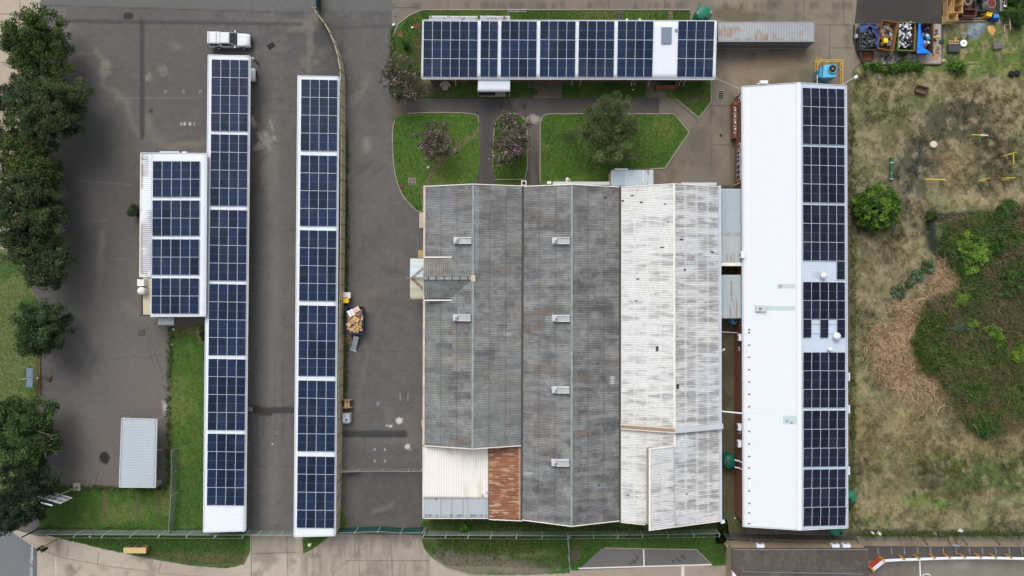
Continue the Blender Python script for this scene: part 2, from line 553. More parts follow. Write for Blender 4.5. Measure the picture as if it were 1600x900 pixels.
    col = mixc(col, ell(U, W, 200, 25, 8.5, 5.5, .06, 0, .1), CA(52, 52, 54), .95)
    col = mixc(col, ell(U, W, 164, 715, 8, 9, .1, 0, .35, 5), CA(44, 41, 40), .95)
    col = mixc(col, ell(U, W, 236, 173, 3, 4, .2, 0, .4, 5), CA(58, 56, 55), .8)
    col = mixc(col, ell(U, W, 500, 62, 10, 13, .12, -15, .25, 6), CA(78, 77, 77), .8)
    col = mixc(col, np.maximum(sstep(830, 848, np.abs(U - 800)), sstep(470, 484, np.abs(W - 450))), CA(98, 95, 91), 1)   # plain tarmac beyond the site
    g_ = col.mean(-1, keepdims=True)
    return g_ + (col - g_) * .52


axs = np.concatenate([[-600, -300, -150, -95], np.arange(-70, 70.01, 0.165), [95, 150, 300, 600]])
ays = np.concatenate([[-600, -300, -150, -80], np.arange(-40, 40.01, 0.165), [80, 150, 300, 600]])
gx, gy = np.meshgrid(axs, ays)
gu, gw = to_px(gx, gy, 0.0)
structure(gridmesh('ground', gx, gy, np.zeros_like(gx), yard_cols(gu, gw, gx, gy), M_ASPH))


# ---------------------------------------------------------------- colour fields of the other sheets
def conc_pink(U, W, X, Y):
    n1 = fbm(X, Y, 8, 5, 51); n2 = fbm(X, Y, 1.5, 4, 52)
    col = np.zeros(U.shape + (3,)) + CA(164, 153, 141)
    col = mixc(col, sstep(.4, .7, n1), CA(180, 168, 155), .7)
    col = mixc(col, sstep(.55, .8, n2), CA(120, 110, 100), .6)
    # the ribbed apron before the shade-net fence, weathered dark in streaks
    ap = rect(U, W, 470, 836, 672, 905, 4)
    col = mixc(col, ap * fbm(X * 3.5, Y * .5, 1.2, 3, 5), CA(112, 103, 94), .75)
    col = mixc(col, ell(U, W, 415, 872, 20, 9, .5, 0, .5), CA(108, 103, 100), .6)
    col = mixc(col, rect(U, W, 392, 836, 462, 866, 3), CA(118, 110, 101), .55)
    col = mixc(col, rect(U, W, 463, 842, 472, 870, 2), CA(135, 125, 112), .4)
    col = mixc(col, seg(U, W, [(470, 838), (478, 872)], 1.2, .8), CA(100, 92, 84), .5)
    col = mixc(col, seg(U, W, [(60, 862), (130, 878), (250, 895), (330, 902)], 2.2, .9), CA(190, 170, 140), .8)
    col = mixc(col, seg(U, W, [(15, 826), (40, 842), (60, 854), (85, 866)], 2.2, .9), CA(160, 140, 110), .7)
    col = mixc(col, seg(U, W, [(87, 866), (87, 905)], 1.6, .8), CA(205, 200, 195), .7)
    col = mixc(col, ell(U, W, 70, 843, 9, 5, .5, 30, .4), CA(186, 152, 120), .6)
    col = mixc(col, seg(U, W, [(520, 895), (540, 880), (556, 866), (575, 850)], 1.4, .8, 1, 3), CA(112, 104, 96), .6)
    col = mixc(col, seg(U, W, [(110, 886), (118, 894), (128, 885)], 5, 3, 3), CA(104, 98, 92), .5)
    # parking apron, bottom centre
    col = mixc(col, rect(U, W, 890, 886, 1142, 910, 2), CA(152, 138, 124), .6)
    col = mixc(col, seg(U, W, [(1066, 884), (1068, 915)], 3, .8), CA(225, 222, 218), .9)
    return col


def conc_tan(U, W, X, Y):
    n1 = fbm(X, Y, 7, 5, 61); n2 = fbm(X, Y, 1.6, 4, 62); n3 = fbm(X, Y, 3.5, 4, 63)
    col = np.zeros(U.shape + (3,)) + CA(116, 108, 97)
    col = mixc(col, sstep(.4, .7, n1), CA(136, 125, 110), .7)
    col = mixc(col, sstep(.5, .8, n3), CA(94, 87, 78), .55)
    col = mixc(col, sstep(.6, .85, n2), CA(84, 78, 70), .5)
    col = mixc(col, rect(U, W, 600, -60, 1110, 16, 4), CA(118, 110, 102), .5)
    # black drip marks along the road's edge
    col = mixc(col, rect(U, W, 600, 4, 1330, 14, 3) * sstep(.45, .7, fbm(X * 2.2, Y * .35, 1.3, 3, 66)), CA(84, 79, 74), .6)
    col = mixc(col, ell(U, W, 1150, 25, 45, 12, .4, 8, .5), CA(92, 82, 64), .7)
    col = mixc(col, ell(U, W, 1205, 108, 70, 20, .6, -8, .6), CA(148, 131, 108), .7)
    col = mixc(col, ell(U, W, 1236, 118, 25, 9, .6, -15, .5), CA(104, 106, 72), .5)
    col = mixc(col, ell(U, W, 1262, 122, 14, 14, .4, 0, .3), CA(92, 92, 82), .6)
    col = mixc(col, ell(U, W, 1090, 220, 20, 18, .4, 30, .6), CA(98, 92, 84), .6)
    col = mixc(col, ell(U, W, 1102, 255, 20, 20, .5, 0, .5), CA(106, 101, 95), .5)
    col = mixc(col, seg(U, W, [(1143, 150), (1146, 290)], 9, 4), CA(92, 94, 74), .7)
    return col


def conc_pale(U, W, X, Y):
    n1 = fbm(X, Y, 4, 5, 71)
    col = np.zeros(U.shape + (3,)) + CA(172, 160, 142)
    col = mixc(col, sstep(.4, .75, n1), CA(150, 138, 122), .8)
    return col


def road_col(U, W, X, Y):
    n1 = fbm(X, Y, 6, 5, 81)
    col = np.zeros(U.shape + (3,)) + CA(112, 115, 118)
    col = mixc(col, sstep(.4, .75, n1), CA(100, 102, 105), .6)
    col = mixc(col, rect(U, W, 48, 850, 60, 940, 2), CA(92, 92, 94), .6)
    col = mixc(col, seg(U, W, [(50, 853), (50, 882)], 2, .7) + seg(U, W, [(50, 887), (50, 930)], 2, .7), CA(205, 207, 208), .85)
    return col


def lot_col(U, W, X, Y):
    n1 = fbm(X, Y, 6, 5, 91)
    col = np.zeros(U.shape + (3,)) + CA(86, 83, 80)
    col = mixc(col, sstep(.4, .75, n1), CA(72, 70, 68), .6)
    return col


def lotgrey_col(U, W, X, Y):
    n1 = fbm(X, Y, 5, 5, 95)
    col = np.zeros(U.shape + (3,)) + CA(128, 121, 112)
    col = mixc(col, sstep(.4, .75, n1), CA(112, 106, 99), .7)
    col = mixc(col, rect(U, W, 1360, 874, 1440, 910, 8) * fbm(X * 3, Y * .4, 1.2, 3, 7), CA(92, 85, 76), .6)
    col = mixc(col, ell(U, W, 1503, 882, 13, 6, .5, 0, .5), CA(150, 142, 134), .6)
    return col


def bay_col(U, W, X, Y):
    n1 = fbm(X, Y, 4, 5, 99)
    col = np.zeros(U.shape + (3,)) + CA(106, 104, 102)
    col = mixc(col, sstep(.45, .75, n1), CA(94, 92, 90), .6)
    for cx, cy in ((992, 878), (996, 871), (986, 881), (1008, 880), (1058, 873), (1066, 870), (1070, 872), (1062, 876), (1052, 877)):
        col = mixc(col, ell(U, W, cx, cy, 2.6, 2.0, .3, 0, .7, cx, 3), CA(62, 60, 58), .8)
    return col


def lawn_col(U, W, X, Y):
    n1 = fbm(X, Y, 5, 5, 111); n2 = fbm(X, Y, 1.1, 4, 112)
    col = np.zeros(U.shape + (3,)) + CA(70, 98, 40)
    col = mixc(col, sstep(.35, .7, n1), CA(88, 116, 50), .7)
    col = mixc(col, sstep(.5, .8, n2), CA(52, 80, 32), .5)
    col = mixc(col, rect(U, W, 600, 170, 1090, 300, 5), CA(76, 108, 42), .35)
    col = mixc(col, rect(U, W, 60, 500, 322, 830, 5), CA(62, 92, 38), .4)
    col = mixc(col, sstep(.56, .72, fbm(X, Y, 3.2, 5, 113)), CA(110, 118, 66), .5)
    col = mixc(col, sstep(.62, .75, fbm(X, Y, .9, 4, 114)), CA(104, 98, 66), .35)
    # worn earth
    for cx, cy, rx, ry, c, k in ((655, 80, 8, 30, (104, 92, 76), .6), (664, 138, 26, 14, (112, 100, 86), .85), (640, 135, 20, 14, (98, 88, 74), .8), (700, 142, 10, 8, (104, 94, 76), .4),
                                 (1085, 155, 16, 9, (118, 108, 84), .5), (825, 150, 10, 4, (112, 104, 84), .5),
                                 (625, 54, 4, 4, (140, 104, 78), .9), (652, 40, 5, 4, (136, 96, 76), .9),
                                 (1075, 140, 22, 10, (74, 96, 44), .4), (1034, 175, 6, 4, (80, 110, 40), .3),
                                 (644, 283, 4, 4, (108, 92, 80), .7), (300, 516, 26, 6, (116, 106, 78), .7), (314, 520, 5, 12, (136, 126, 90), .6),
                                 (100, 772, 30, 5, (62, 70, 44), .5), (1035, 155, 6, 8, (110, 102, 88), .5)):
        col = mixc(col, ell(U, W, cx, cy, rx, ry, .5, 0, .6, int(cx + cy)), CA(*c), k)
    # trodden line across the corner lawn
    col = mixc(col, seg(U, W, [(752, 195), (742, 210), (715, 232), (690, 254), (676, 270), (660, 300)], 7, 3.5, 2, 9), CA(120, 108, 86), .8)
    # wheel strips left in the grass below the shelter
    for x, y1 in ((163, 805), (216, 804), (248, 805)):
        col = mixc(col, seg(U, W, [(x, 762), (x, y1)], 5, 1.8, 1.5, 4), CA(84, 78, 58), .85)
    return col


def verge_col(U, W, X, Y):
    n1 = fbm(X, Y, 4, 5, 121); n2 = fbm(X, Y, 1.2, 4, 122)
    col = np.zeros(U.shape + (3,)) + CA(70, 96, 46)
    col = mixc(col, sstep(.4, .65, n1), CA(94, 112, 62), .65)
    col = mixc(col, sstep(.5, .8, n2), CA(60, 82, 38), .6)
    for cx, cy, rx, ry, c, k in ((820, 862, 40, 8, (136, 128, 92), .5), (770, 866, 60, 14, (110, 103, 92), .0), (720, 868, 50, 10, (118, 110, 96), .7), (705, 875, 9, 24, (128, 124, 122), .7),
                                 (800, 888, 60, 12, (118, 110, 98), .85), (745, 882, 60, 14, (124, 116, 104), .8), (815, 848, 10, 5, (168, 152, 110), .7), (790, 860, 10, 6, (170, 156, 112), .6), (680, 842, 14, 5, (150, 140, 100), .6),
                                 (300, 870, 60, 9, (100, 96, 70), .6), (350, 875, 40, 10, (112, 106, 76), .5), (860, 830, 40, 9, (70, 96, 40), .4),
                                 (790, 818, 20, 12, (92, 84, 74), .8), (850, 823, 30, 4, (84, 78, 62), .6), (897, 845, 8, 16, (82, 74, 58), .5), (898, 871, 6, 6, (92, 82, 70), .9),
                                 (1125, 850, 9, 18, (58, 50, 40), .7), (100, 845, 14, 6, (60, 88, 36), .4)):
        if k: col = mixc(col, ell(U, W, cx, cy, rx, ry, .5, 0, .7, int(cx + cy)), CA(*c), k)
    green = rect(U, W, 690, 836, 900, 862, 6) + rect(U, W, 905, 836, 1130, 890, 4) + rect(U, W, 80, 836, 330, 862, 6)
    col = mixc(col, green, CA(58, 88, 32), .65)
    left = 1 - sstep(60, 66, U)
    col = mixc(col, left * sstep(.4, .6, fbm(X, Y, 2.5, 4, 7)), CA(116, 118, 76), .5)
    col = mixc(col, seg(U, W, [(62, 380), (62, 700)], 10, 4, 2), CA(92, 84, 66), .7)
    return col


def field_col(U, W, X, Y):
    n1 = fbm(X, Y, 7, 5, 131); n2 = fbm(X, Y, .8, 5, 132); n3 = fbm(X, Y, 3.2, 5, 133); n4 = fbm(X, Y, .35, 4, 134)
    col = np.zeros(U.shape + (3,)) + CA(110, 107, 82)
    col = mixc(col, sstep(.4, .65, n1), CA(130, 122, 98), .65)
    col = mixc(col, sstep(.42, .62, n3), CA(88, 98, 60), .7)
    G = (78, 98, 38); DK = (70, 66, 56); ST = (150, 132, 98); BR = (98, 86, 64)
    for cx, cy, rx, ry, c, k in (
            (1470, 85, 120, 22, G, .8), (1560, 90, 60, 40, (84, 104, 42), .8), (1400, 108, 70, 9, G, .8), (1590, 40, 24, 40, (74, 94, 38), .7), (1345, 130, 14, 30, (98, 104, 54), .6),
            (1430, 140, 90, 22, (138, 126, 92), .6), (1560, 145, 50, 22, (144, 130, 98), .6),
            (1455, 230, 80, 80, (84, 84, 62), .6), (1350, 260, 26, 90, (116, 114, 82), .6), (1490, 180, 50, 26, DK, .85), (1555, 250, 34, 26, (88, 78, 62), .7), (1480, 205, 60, 18, (74, 72, 58), .7), (1380, 200, 50, 30, (96, 92, 62), .7), (1450, 160, 30, 12, (84, 92, 48), .5),
            (1425, 270, 30, 40, (82, 80, 74), .8), (1440, 262, 28, 36, (74, 76, 62), .7), (1410, 300, 20, 20, (92, 88, 80), .7), (1490, 250, 26, 40, ST, .7), (1545, 235, 34, 24, (84, 76, 60), .8), (1545, 280, 40, 20, (96, 92, 62), .6),
            (1580, 190, 26, 34, (134, 122, 94), .7), (1530, 190, 30, 16, (86, 82, 66), .5),
            (1400, 380, 26, 80, (108, 98, 76), .6), (1350, 420, 26, 60, BR, .6), (1420, 400, 26, 34, (136, 124, 92), .7), (1540, 312, 70, 10, (150, 136, 100), .7), (1480, 320, 30, 10, (104, 108, 66), .6),
            (1365, 520, 22, 90, (120, 112, 84), .5), (1340, 600, 12, 90, (122, 108, 80), .5), (1352, 640, 14, 60, (112, 118, 72), .5),
            (1400, 660, 50, 40, (146, 130, 96), .6), (1365, 700, 20, 60, (120, 112, 78), .5), (1430, 640, 40, 16, (118, 118, 68), .5), (1400, 690, 26, 12, (84, 94, 46), .6), (1450, 700, 50, 22, (92, 92, 54), .6),
            (1445, 745, 40, 22, (92, 80, 66), .75), (1400, 760, 40, 18, (108, 100, 66), .5), (1540, 740, 90, 44, (76, 92, 46), .85), (1470, 715, 60, 20, (84, 92, 50), .7), (1560, 690, 60, 24, (128, 116, 86), .6), (1460, 690, 70, 14, ST, .4),
            (1370, 790, 40, 22, (138, 124, 90), .6), (1430, 782, 26, 9, (94, 112, 48), .8), (1500, 800, 90, 20, (126, 118, 84), .6), (1470, 788, 10, 7, (92, 128, 50), .8), (1385, 815, 10, 10, (84, 104, 48), .6), (1360, 820, 9, 12, (80, 96, 44), .6), (1530, 770, 60, 5, (104, 86, 64), .7),
            (1340, 560, 9, 12, (84, 96, 50), .4), (1345, 690, 20, 30, (128, 112, 82), .5)):
        col = mixc(col, ell(U, W, cx, cy, rx, ry, .6, 0, .8, int(cx * 3 + cy)), CA(*c), k)
    col = mixc(col, sstep(.5, .66, n2), CA(72, 70, 50), .55)
    col = mixc(col, sstep(.52, .7, fbm(X + 40, Y, .9, 4, 135)), CA(146, 134, 106), .5)
    col = col * (.82 + .60 * n4)[..., None]
    # bare soil drain beside the white hall and a dark gutter along the bottom
    col = mixc(col, seg(U, W, [(1326, 130), (1327, 840)], 9, 2, 1.5, 4), CA(96, 86, 72), .8)
    col = mixc(col, seg(U, W, [(1332, 400), (1331, 830)], 6, 3, 2, 4), CA(84, 84, 56), .5)
    col = mixc(col, seg(U, W, [(1320, 836), (1400, 833), (1620, 836)], 12, 5, 3, 5), CA(66, 60, 50), .85)
    col = mixc(col, seg(U, W, [(1452, 345), (1456, 380), (1480, 415)], 18, 4, 3, 6), CA(46, 47, 44), .95)
    col = mixc(col, seg(U, W, [(1460, 340), (1530, 337), (1610, 327)], 13, 4, 3, 6), CA(50, 52, 46), .95)
    return col


def soil_col(U, W, X, Y):
    n1 = fbm(X, Y, 2.5, 5, 141)
    col = np.zeros(U.shape + (3,)) + CA(84, 77, 62)
    col = mixc(col, sstep(.4, .7, n1), CA(104, 96, 76), .7)
    col = mixc(col, rect(U, W, 1120, 800, 1165, 834, 3), CA(74, 84, 48), .6)
    col = mixc(col, rect(U, W, 1120, 834, 1400, 850, 3), CA(66, 60, 52), .7)
    return col


def path_col(U, W, X, Y):
    n1 = fbm(X, Y, 3, 5, 151)
    col = np.zeros(U.shape + (3,)) + CA(82, 78, 76)
    col = mixc(col, sstep(.4, .75, n1), CA(94, 89, 85), .7)
    col = mixc(col, seg(U, W, [(760, 185), (760, 290)], 13, 3), CA(70, 68, 67), .7)
    col = mixc(col, rect(U, W, 824, 180, 846, 292, 2) * sstep(.3, .6, fbm(X * 3, Y * .3, 1.2, 3, 5)), CA(112, 101, 90), .6)
    col = mixc(col, ell(U, W, 834, 187, 10, 7, .2, 0, .6, 5, 4), CA(158, 152, 144), .9)
    col = mixc(col, ell(U, W, 805, 160, 6, 6, .3, 0, .7, 8, 4), CA(122, 118, 112), .5)
    col = mixc(col, ell(U, W, 755, 172, 16, 9, .5, 0, .5), CA(66, 66, 68), .5)
    col = mixc(col, rect(U, W, 817, 163, 822, 171, .8), CA(60, 58, 58), .8)
    col = mixc(col, rect(U, W, 610, 152, 636, 182, 3), CA(104, 92, 78), .7)
    return col


def slab_col(U, W, X, Y):
    n1 = fbm(X, Y, 2.5, 5, 161); n2 = fbm(X, Y, .9, 4, 162)
    col = np.zeros(U.shape + (3,)) + CA(160, 154, 146)
    col = mixc(col, sstep(.4, .7, n1), CA(178, 172, 165), .7)
    col = mixc(col, sstep(.55, .8, n2), CA(128, 118, 106), .6)
    col = mixc(col, ell(U, W, 1408, 83, 12, 5, .3, 0, .9, 4, 4), CA(44, 42, 42), .9)
    col = mixc(col, ell(U, W, 1462, 88, 9, 5, .4, 0, .8, 5, 4), CA(160, 122, 104), .8)
    col = mixc(col, ell(U, W, 1463, 75, 2, 9, .4, 0, .6, 5, 3), CA(150, 124, 110), .7)
    col = mixc(col, ell(U, W, 1380, 90, 24, 8, .6, 0, .6), CA(108, 98, 86), .6)
    col = mixc(col, rect(U, W, 1336, 36, 1462, 70, 3), CA(104, 90, 78), .6)
    return col


def tarmac_col(U, W, X, Y):
    n1 = fbm(X, Y, 4, 5, 171)
    col = np.zeros(U.shape + (3,)) + CA(62, 59, 58)
    col = mixc(col, sstep(.4, .75, n1), CA(74, 70, 68), .7)
    return col


def bank_col(U, W, X, Y):
    n1 = fbm(X, Y, 3, 5, 181)
    col = np.zeros(U.shape + (3,)) + CA(150, 138, 116)
    col = mixc(col, sstep(.4, .7, n1), CA(122, 110, 92), .8)
    return col


z = 0.004
sheet('concrete_road', [(-60, 815), (15, 826), (60, 838), (470, 834), (665, 836), (900, 880), (1143, 878), (1143, 960), (-60, 960)], z, conc_pink, M_CONC, .3, .2)
sheet('concrete_yard', [(612, -60), (1345, -60), (1345, 35), (1336, 60), (1345, 96), (1332, 112), (1332, 150), (1150, 150), (1150, 296), (955, 296), (955, 268), (1038, 262), (1076, 207), (1054, 177), (1020, 177), (1020, 140), (1000, 22), (655, 18), (612, 45)], z, conc_tan, M_CONC, .3, .2)
sheet('pavement', [(-60, -60), (75, -60), (60, 20), (36, 70), (38, 130), (42, 250), (40, 420), (20, 480), (-60, 520)], z, conc_pale, M_CONC, .4, .2)
sheet('road', [(-60, 800), (0, 812), (20, 832), (58, 858), (58, 960), (-60, 960)], 2 * z, road_col, M_ASPH, .3, .1)
sheet('lower_verge', [(-60, 395), (0, 388), (30, 400), (62, 480), (63, 700), (50, 760), (30, 825), (0, 805), (-60, 790)], 2 * z, verge_col, M_LAWN, .3, .6)
sheet('side_lawn', [(268, 512), (325, 504), (322, 832), (58, 832), (74, 762), (186, 764), (262, 764), (266, 640)], 2 * z, lawn_col, M_LAWN, .3, .6)
sheet('roadside_lawn', [(60, 830), (391, 832), (391, 862), (382, 882), (355, 888), (300, 884), (240, 874), (170, 860), (115, 846), (80, 838)], 2 * z, verge_col, M_LAWN, .3, .7)
sheet('corner_lawn', [(472, 834), (520, 834), (500, 850), (474, 866)], 2 * z, lawn_col, M_LAWN, .3, .6)
sheet('wall_lawn', [(531, 790), (537, 800), (544, 818), (542, 826), (531, 828)], 2 * z, lawn_col, M_LAWN, .3, .6)
sheet('rough_lawn', [(658, 812), (888, 814), (890, 896), (830, 898), (740, 899), (700, 888), (676, 872), (662, 856), (658, 842)], 2 * z, verge_col, M_LAWN, .3, .8)
sheet('parking_lawn', [(886, 812), (1136, 812), (1142, 850), (1134, 884), (1110, 884), (1090, 858), (945, 856), (910, 890), (890, 892)], 2 * z, verge_col, M_LAWN, .3, .7)
sheet('parking_bay', [(940, 856.5), (1086, 859), (1110, 883), (904, 891)], 3 * z, bay_col, M_ASPH, .3, .1)
sheet('office_lawn', [(612, 152), (613, 60), (622, 38), (640, 24), (660, 16), (960, 15), (960, 30), (974, 30), (974, 16), (1044, 16), (1044, 30), (1052, 30), (1052, 16), (1078, 16), (1078, 34), (1112, 34), (1111, 160), (1092, 184), (1056, 154), (1030, 153), (640, 153)], 2 * z, lawn_col, M_LAWN, .3, .4)
sheet('footpath', [(610, 152), (1030, 153), (1030, 177), (848, 178), (846, 300), (745, 300), (747, 186), (736, 177), (636, 177), (612, 190)], 2 * z, path_col, M_ASPH, .3, .2)
sheet('west_lawn', round_poly([(613, 184), (634, 176), (742, 176), (750, 186), (750, 300), (664, 300), (661, 338), (636, 316), (622, 292), (614, 255)], 2), 3 * z, lawn_col, M_LAWN, .3, .3)
sheet('island_lawn', round_poly([(770, 300), (770, 196), (784, 177), (812, 177), (826, 196), (823, 300)], 2), 3 * z, lawn_col, M_LAWN, .3, .3)
sheet('east_lawn', [(844, 300), (844, 192), (848, 182), (856, 178), (1053, 178), (1077, 207), (1039, 263), (957, 266), (957, 300)], 3 * z, lawn_col, M_LAWN, .3, .3)
sheet('office_path', [(836, 124), (878, 124), (878, 153), (834, 153)], 3 * z, conc_tan, M_CONC, .3, .1)
sheet('porch_path', [(1010, 126), (1026, 126), (1040, 150), (1040, 153), (1008, 153)], 3 * z, conc_tan, M_CONC, .3, .1)
sheet('soil_strip', [(1118, 290), (1152, 290), (1152, 800), (1168, 834), (1400, 838), (1400, 852), (1118, 850)], 2 * z, soil_col, M_DIRT, .35, .4)
sheet('skip_slab', [(1352, 38), (1470, 38), (1471, 100), (1350, 101), (1338, 74)], 4 * z, slab_col, M_CONC, .25, .2)
sheet('driveway', [(1345, -60), (1590, -60), (1590, 0), (1566, 34), (1480, 36), (1335, 37), (1338, 10)], 2 * z, tarmac_col, M_ASPH, .4, .3)
sheet('soil_bank', [(1338, 838), (1700, 838), (1700, 856), (1345, 854)], 3 * z, bank_col, M_CONC, .35, .3)
sheet('parking_tarmac', [(1340, 853), (1700, 855), (1700, 874), (1490, 872), (1356, 876)], 4 * z, lot_col, M_ASPH, .35, .1)
sheet('parking_concrete', [(1340, 876), (1356, 876), (1490, 872), (1700, 874), (1700, 960), (1130, 960), (1143, 860), (1345, 860)], 3 * z, lotgrey_col, M_ASPH, .35, .1)

# the field: one ruled sheet with a slightly uneven surface
fv = np.linspace(34, 838, 520); fs_ = np.linspace(0, 1, 300)
lf = np.interp(fv, [34, 100, 102, 112, 135, 838], [1476, 1472, 1342, 1334, 1322, 1322])
fU = lf[:, None] * (1 - fs_) + 1720 * fs_; fW = np.repeat(fv[:, None], 300, 1)
fx = (fU - 800) * H * KX; fy = (450 - fW) * H * KX
edge = np.minimum(np.minimum(fs_[None, :] * 20, (fv[:, None] - 34) / 20), (838 - fv[:, None]) / 10).clip(0, 1)
fz = 0.012 + edge * 0.16 * fbm(fx, fy, 3.0, 4, 77)
field = structure(gridmesh('field', fx, fy, fz, field_col(fU, fW, fx, fy), M_DIRT))

# ---------------------------------------------------------------- painted lines, joints and kerbs
WHITE_LINE = mat('road_paint', C(222, 220, 214), .7, .10, 4)
JOINT = mat('joint_tar', C(78, 72, 66), .9, .1, 4)
KERB = mat('kerb_concrete', C(150, 142, 128), .85, .12, 3, bump=.2)


def strip(mb, pts, w, m, zz):
    q = [P(u, v, 0) for u, v in pts]
    for a, b in zip(q, q[1:]):
        d = (b - a); d.z = 0
        if d.length < 1e-6: continue
        n = V((-d.y, d.x, 0)).normalized() * (w / 2)
        mb.poly([V((p.x, p.y, zz)) for p in (a - n, b - n, b + n, a + n)], m)


mb = MB()
strip(mb, [(904, 888), (1112, 882)], .16, WHITE_LINE, .020)
strip(mb, [(1005.5, 858), (1006.5, 884.6)], .16, WHITE_LINE, .021)
for k, x in enumerate((1372, 1393, 1413, 1434, 1454, 1474, 1494, 1514.5, 1535, 1556, 1577, 1597)):
    strip(mb, [(x - .8, 855.5), (x + .8, 866)], .075, mat('worn_paint', C(164, 162, 158), .8, .2, 5), .021)
strip(mb, [(1437, 876), (1438.5, 910)], .17, WHITE_LINE, .021)
# the rounded number at the bay's edge
strip(mb, [(1442.5, 905), (1442, 899), (1444, 896.8), (1451, 896.8), (1453, 899), (1452.5, 905)], .13, WHITE_LINE, .022)
structure(mb.build('parking_lines'))
mb = MB()
for p in ([(393, 865), (463, 863)], [(393, 838), (393, 905)], [(448, 838), (450, 905)], [(614, 12), (655, 12)], [(1038, -5), (1039, 14)], [(951, -5), (951, 14)], [(1131, -5), (1131, 14)],
          [(1256, -5), (1256, 34)], [(1318, -5), (1318, 36)], [(1296, 40), (1296, 96)], [(1274, 39), (1335, 39)], [(1296, 75), (1332, 75)], [(1111, 138), (1111, 265)], [(1111, 165), (1150, 166)], [(1111, 226), (1146, 227)],
          [(700, -5), (700, 14)], [(540, 876), (670, 876)], [(560, 846), (562, 905)], [(612, 846), (613, 905)], [(155, 863), (152, 884)], [(107, 857), (104, 870)], [(252, 877), (247, 896)],
          [(1296, 848), (1297, 858)], [(-20, 98), (36, 98)], [(-20, 23), (32, 21)], [(30, -10), (32, 24)], [(1050, 155), (1090, 187)], [(1078, 207), (1090, 190)]):
    strip(mb, p, .05, JOINT, .022)
structure(mb.build('pavement_joints'))


def kerb(pts, h=.10, w=.12):
    mb = MB()
    q = [P(u, v, 0) for u, v in pts]
    for a, b in zip(q, q[1:]):
        d = b - a
        if d.length < .05: continue
        n = V((-d.y, d.x, 0)).normalized() * (w / 2)
        lo = [a - n, b - n, b + n, a + n]
        mb.hexa([V((p.x, p.y, 0)) for p in lo], [V((p.x, p.y, h)) for p in lo], KERB)
    return structure(mb.build('kerb'))


wl = round_poly([(613, 184), (634, 176), (742, 176), (750, 186), (750, 300), (664, 300), (661, 338), (636, 316), (622, 292), (614, 255)], 2)
kerb([p for p in wl if p[0] < 664 and p[1] > 182])
kerb([p for p in wl if p[1] < 196 and p[0] > 630])
il = round_poly([(770, 300), (770, 196), (784, 177), (812, 177), (826, 196), (823, 300)], 2)
kerb([p for p in il if p[1] < 290])
kerb([(844, 285), (844, 192), (848, 182), (856, 178), (1053, 178), (1077, 207), (1039, 263), (1015, 264)])
kerb([(613, 150), (613, 60), (622, 38), (640, 24), (660, 15.5), (1078, 15.5)])
kerb([(1111, 36), (1111, 160), (1092, 184.5), (1056, 154)])
kerb([(672, 870), (662, 856), (658, 842)]); kerb([(676, 872), (700, 888), (740, 898), (800, 899)])
kerb([(944, 856), (1088, 858.5), (1110, 880)])
kerb([(58, 858), (100, 872), (180, 886), (250, 895), (330, 902)], .05)
# ================================================================ BUILDINGS
M_ROOFW = vmat('painted_sheet', 0.6, 0.02, 1.5, 0.0, 0.02, spec=0.2)
M_ROOFA = vmat('fibre_cement', 0.95, 0.10, 3.0, 0.25, 0.16)
M_GALV = vmat('galvanised_sheet', 0.5, 0.05, 1.5, 0.0, 0.05, spec=0.4)
WHITE = mat('white_paint', C(224, 228, 234), .45, .03, 2)
OFFW = mat('off_white_paint', C(226, 222, 212), .7, .10, 2)
BRICK = mat('brick_wall', C(122, 82, 68), .9, .16, 6, bump=.4)
BEIGE = mat('beige_plaster', C(158, 142, 116), .85, .12, 1.5, bump=.1)
PLASTER = mat('cream_plaster', C(196, 186, 160), .85, .14, 1.5)
STEEL = mat('grey_steel', C(132, 136, 138), .5, .12, 4, metal=.3)
DSTEEL = mat('dark_steel', C(62, 62, 64), .6, .15, 4)
LSTEEL = mat('pale_steel', C(190, 194, 196), .5, .08, 4)
GLASS = mat('dark_glass', C(40, 46, 54), .08, .05, 2, spec=.6)
RUST = mat('rust', C(118, 74, 48), .9, .3, 5, bump=.3)
DRUST = mat('dark_rust', C(84, 60, 46), .9, .3, 5, bump=.3)
WOOD = mat('raw_timber', C(196, 164, 116), .8, .18, 5, bump=.2)
OLDWOOD = mat('weathered_timber', C(150, 130, 100), .9, .22, 6, bump=.2)
CONCRETE = mat('cast_concrete', C(168, 160, 146), .9, .14, 2.5, bump=.2)
BLACK = mat('black_rubber', C(34, 34, 36), .8, .15, 5)
GREENT = mat('green_plastic', C(30, 112, 88), .45, .10, 2)
DGREENT = mat('dark_green_plastic', C(18, 84, 68), .45, .12, 2)
YELLOW = mat('yellow_paint', C(226, 180, 40), .55, .10, 4)
ORANGE = mat('orange_paint', C(186, 134, 54), .6, .12, 4)
BLUEP = mat('sky_blue_paint', C(96, 178, 208), .5, .08, 3)
NAVY = mat('navy_paint', C(46, 44, 82), .6, .15, 4)
REDP = mat('red_paint', C(150, 52, 44), .6, .14, 4)
GUTTERB = mat('brown_gutter', C(76, 68, 62), .9, .2, 3)
CELL = cellmat('blue_cells', (0.0062, 0.0135, 0.036), (0.018, 0.032, 0.072))
CELLD = cellmat('dark_cells', (0.0056, 0.0078, 0.0185), (0.014, 0.019, 0.038))  # blue cells darkened: the east slope's duller sky reflection put into the colour
ALU = mat('aluminium_frame', C(186, 196, 212), .4, .04, 3, spec=.4)
MIDL = mat('cell_gap', C(92, 112, 142), .5, .05, 3)


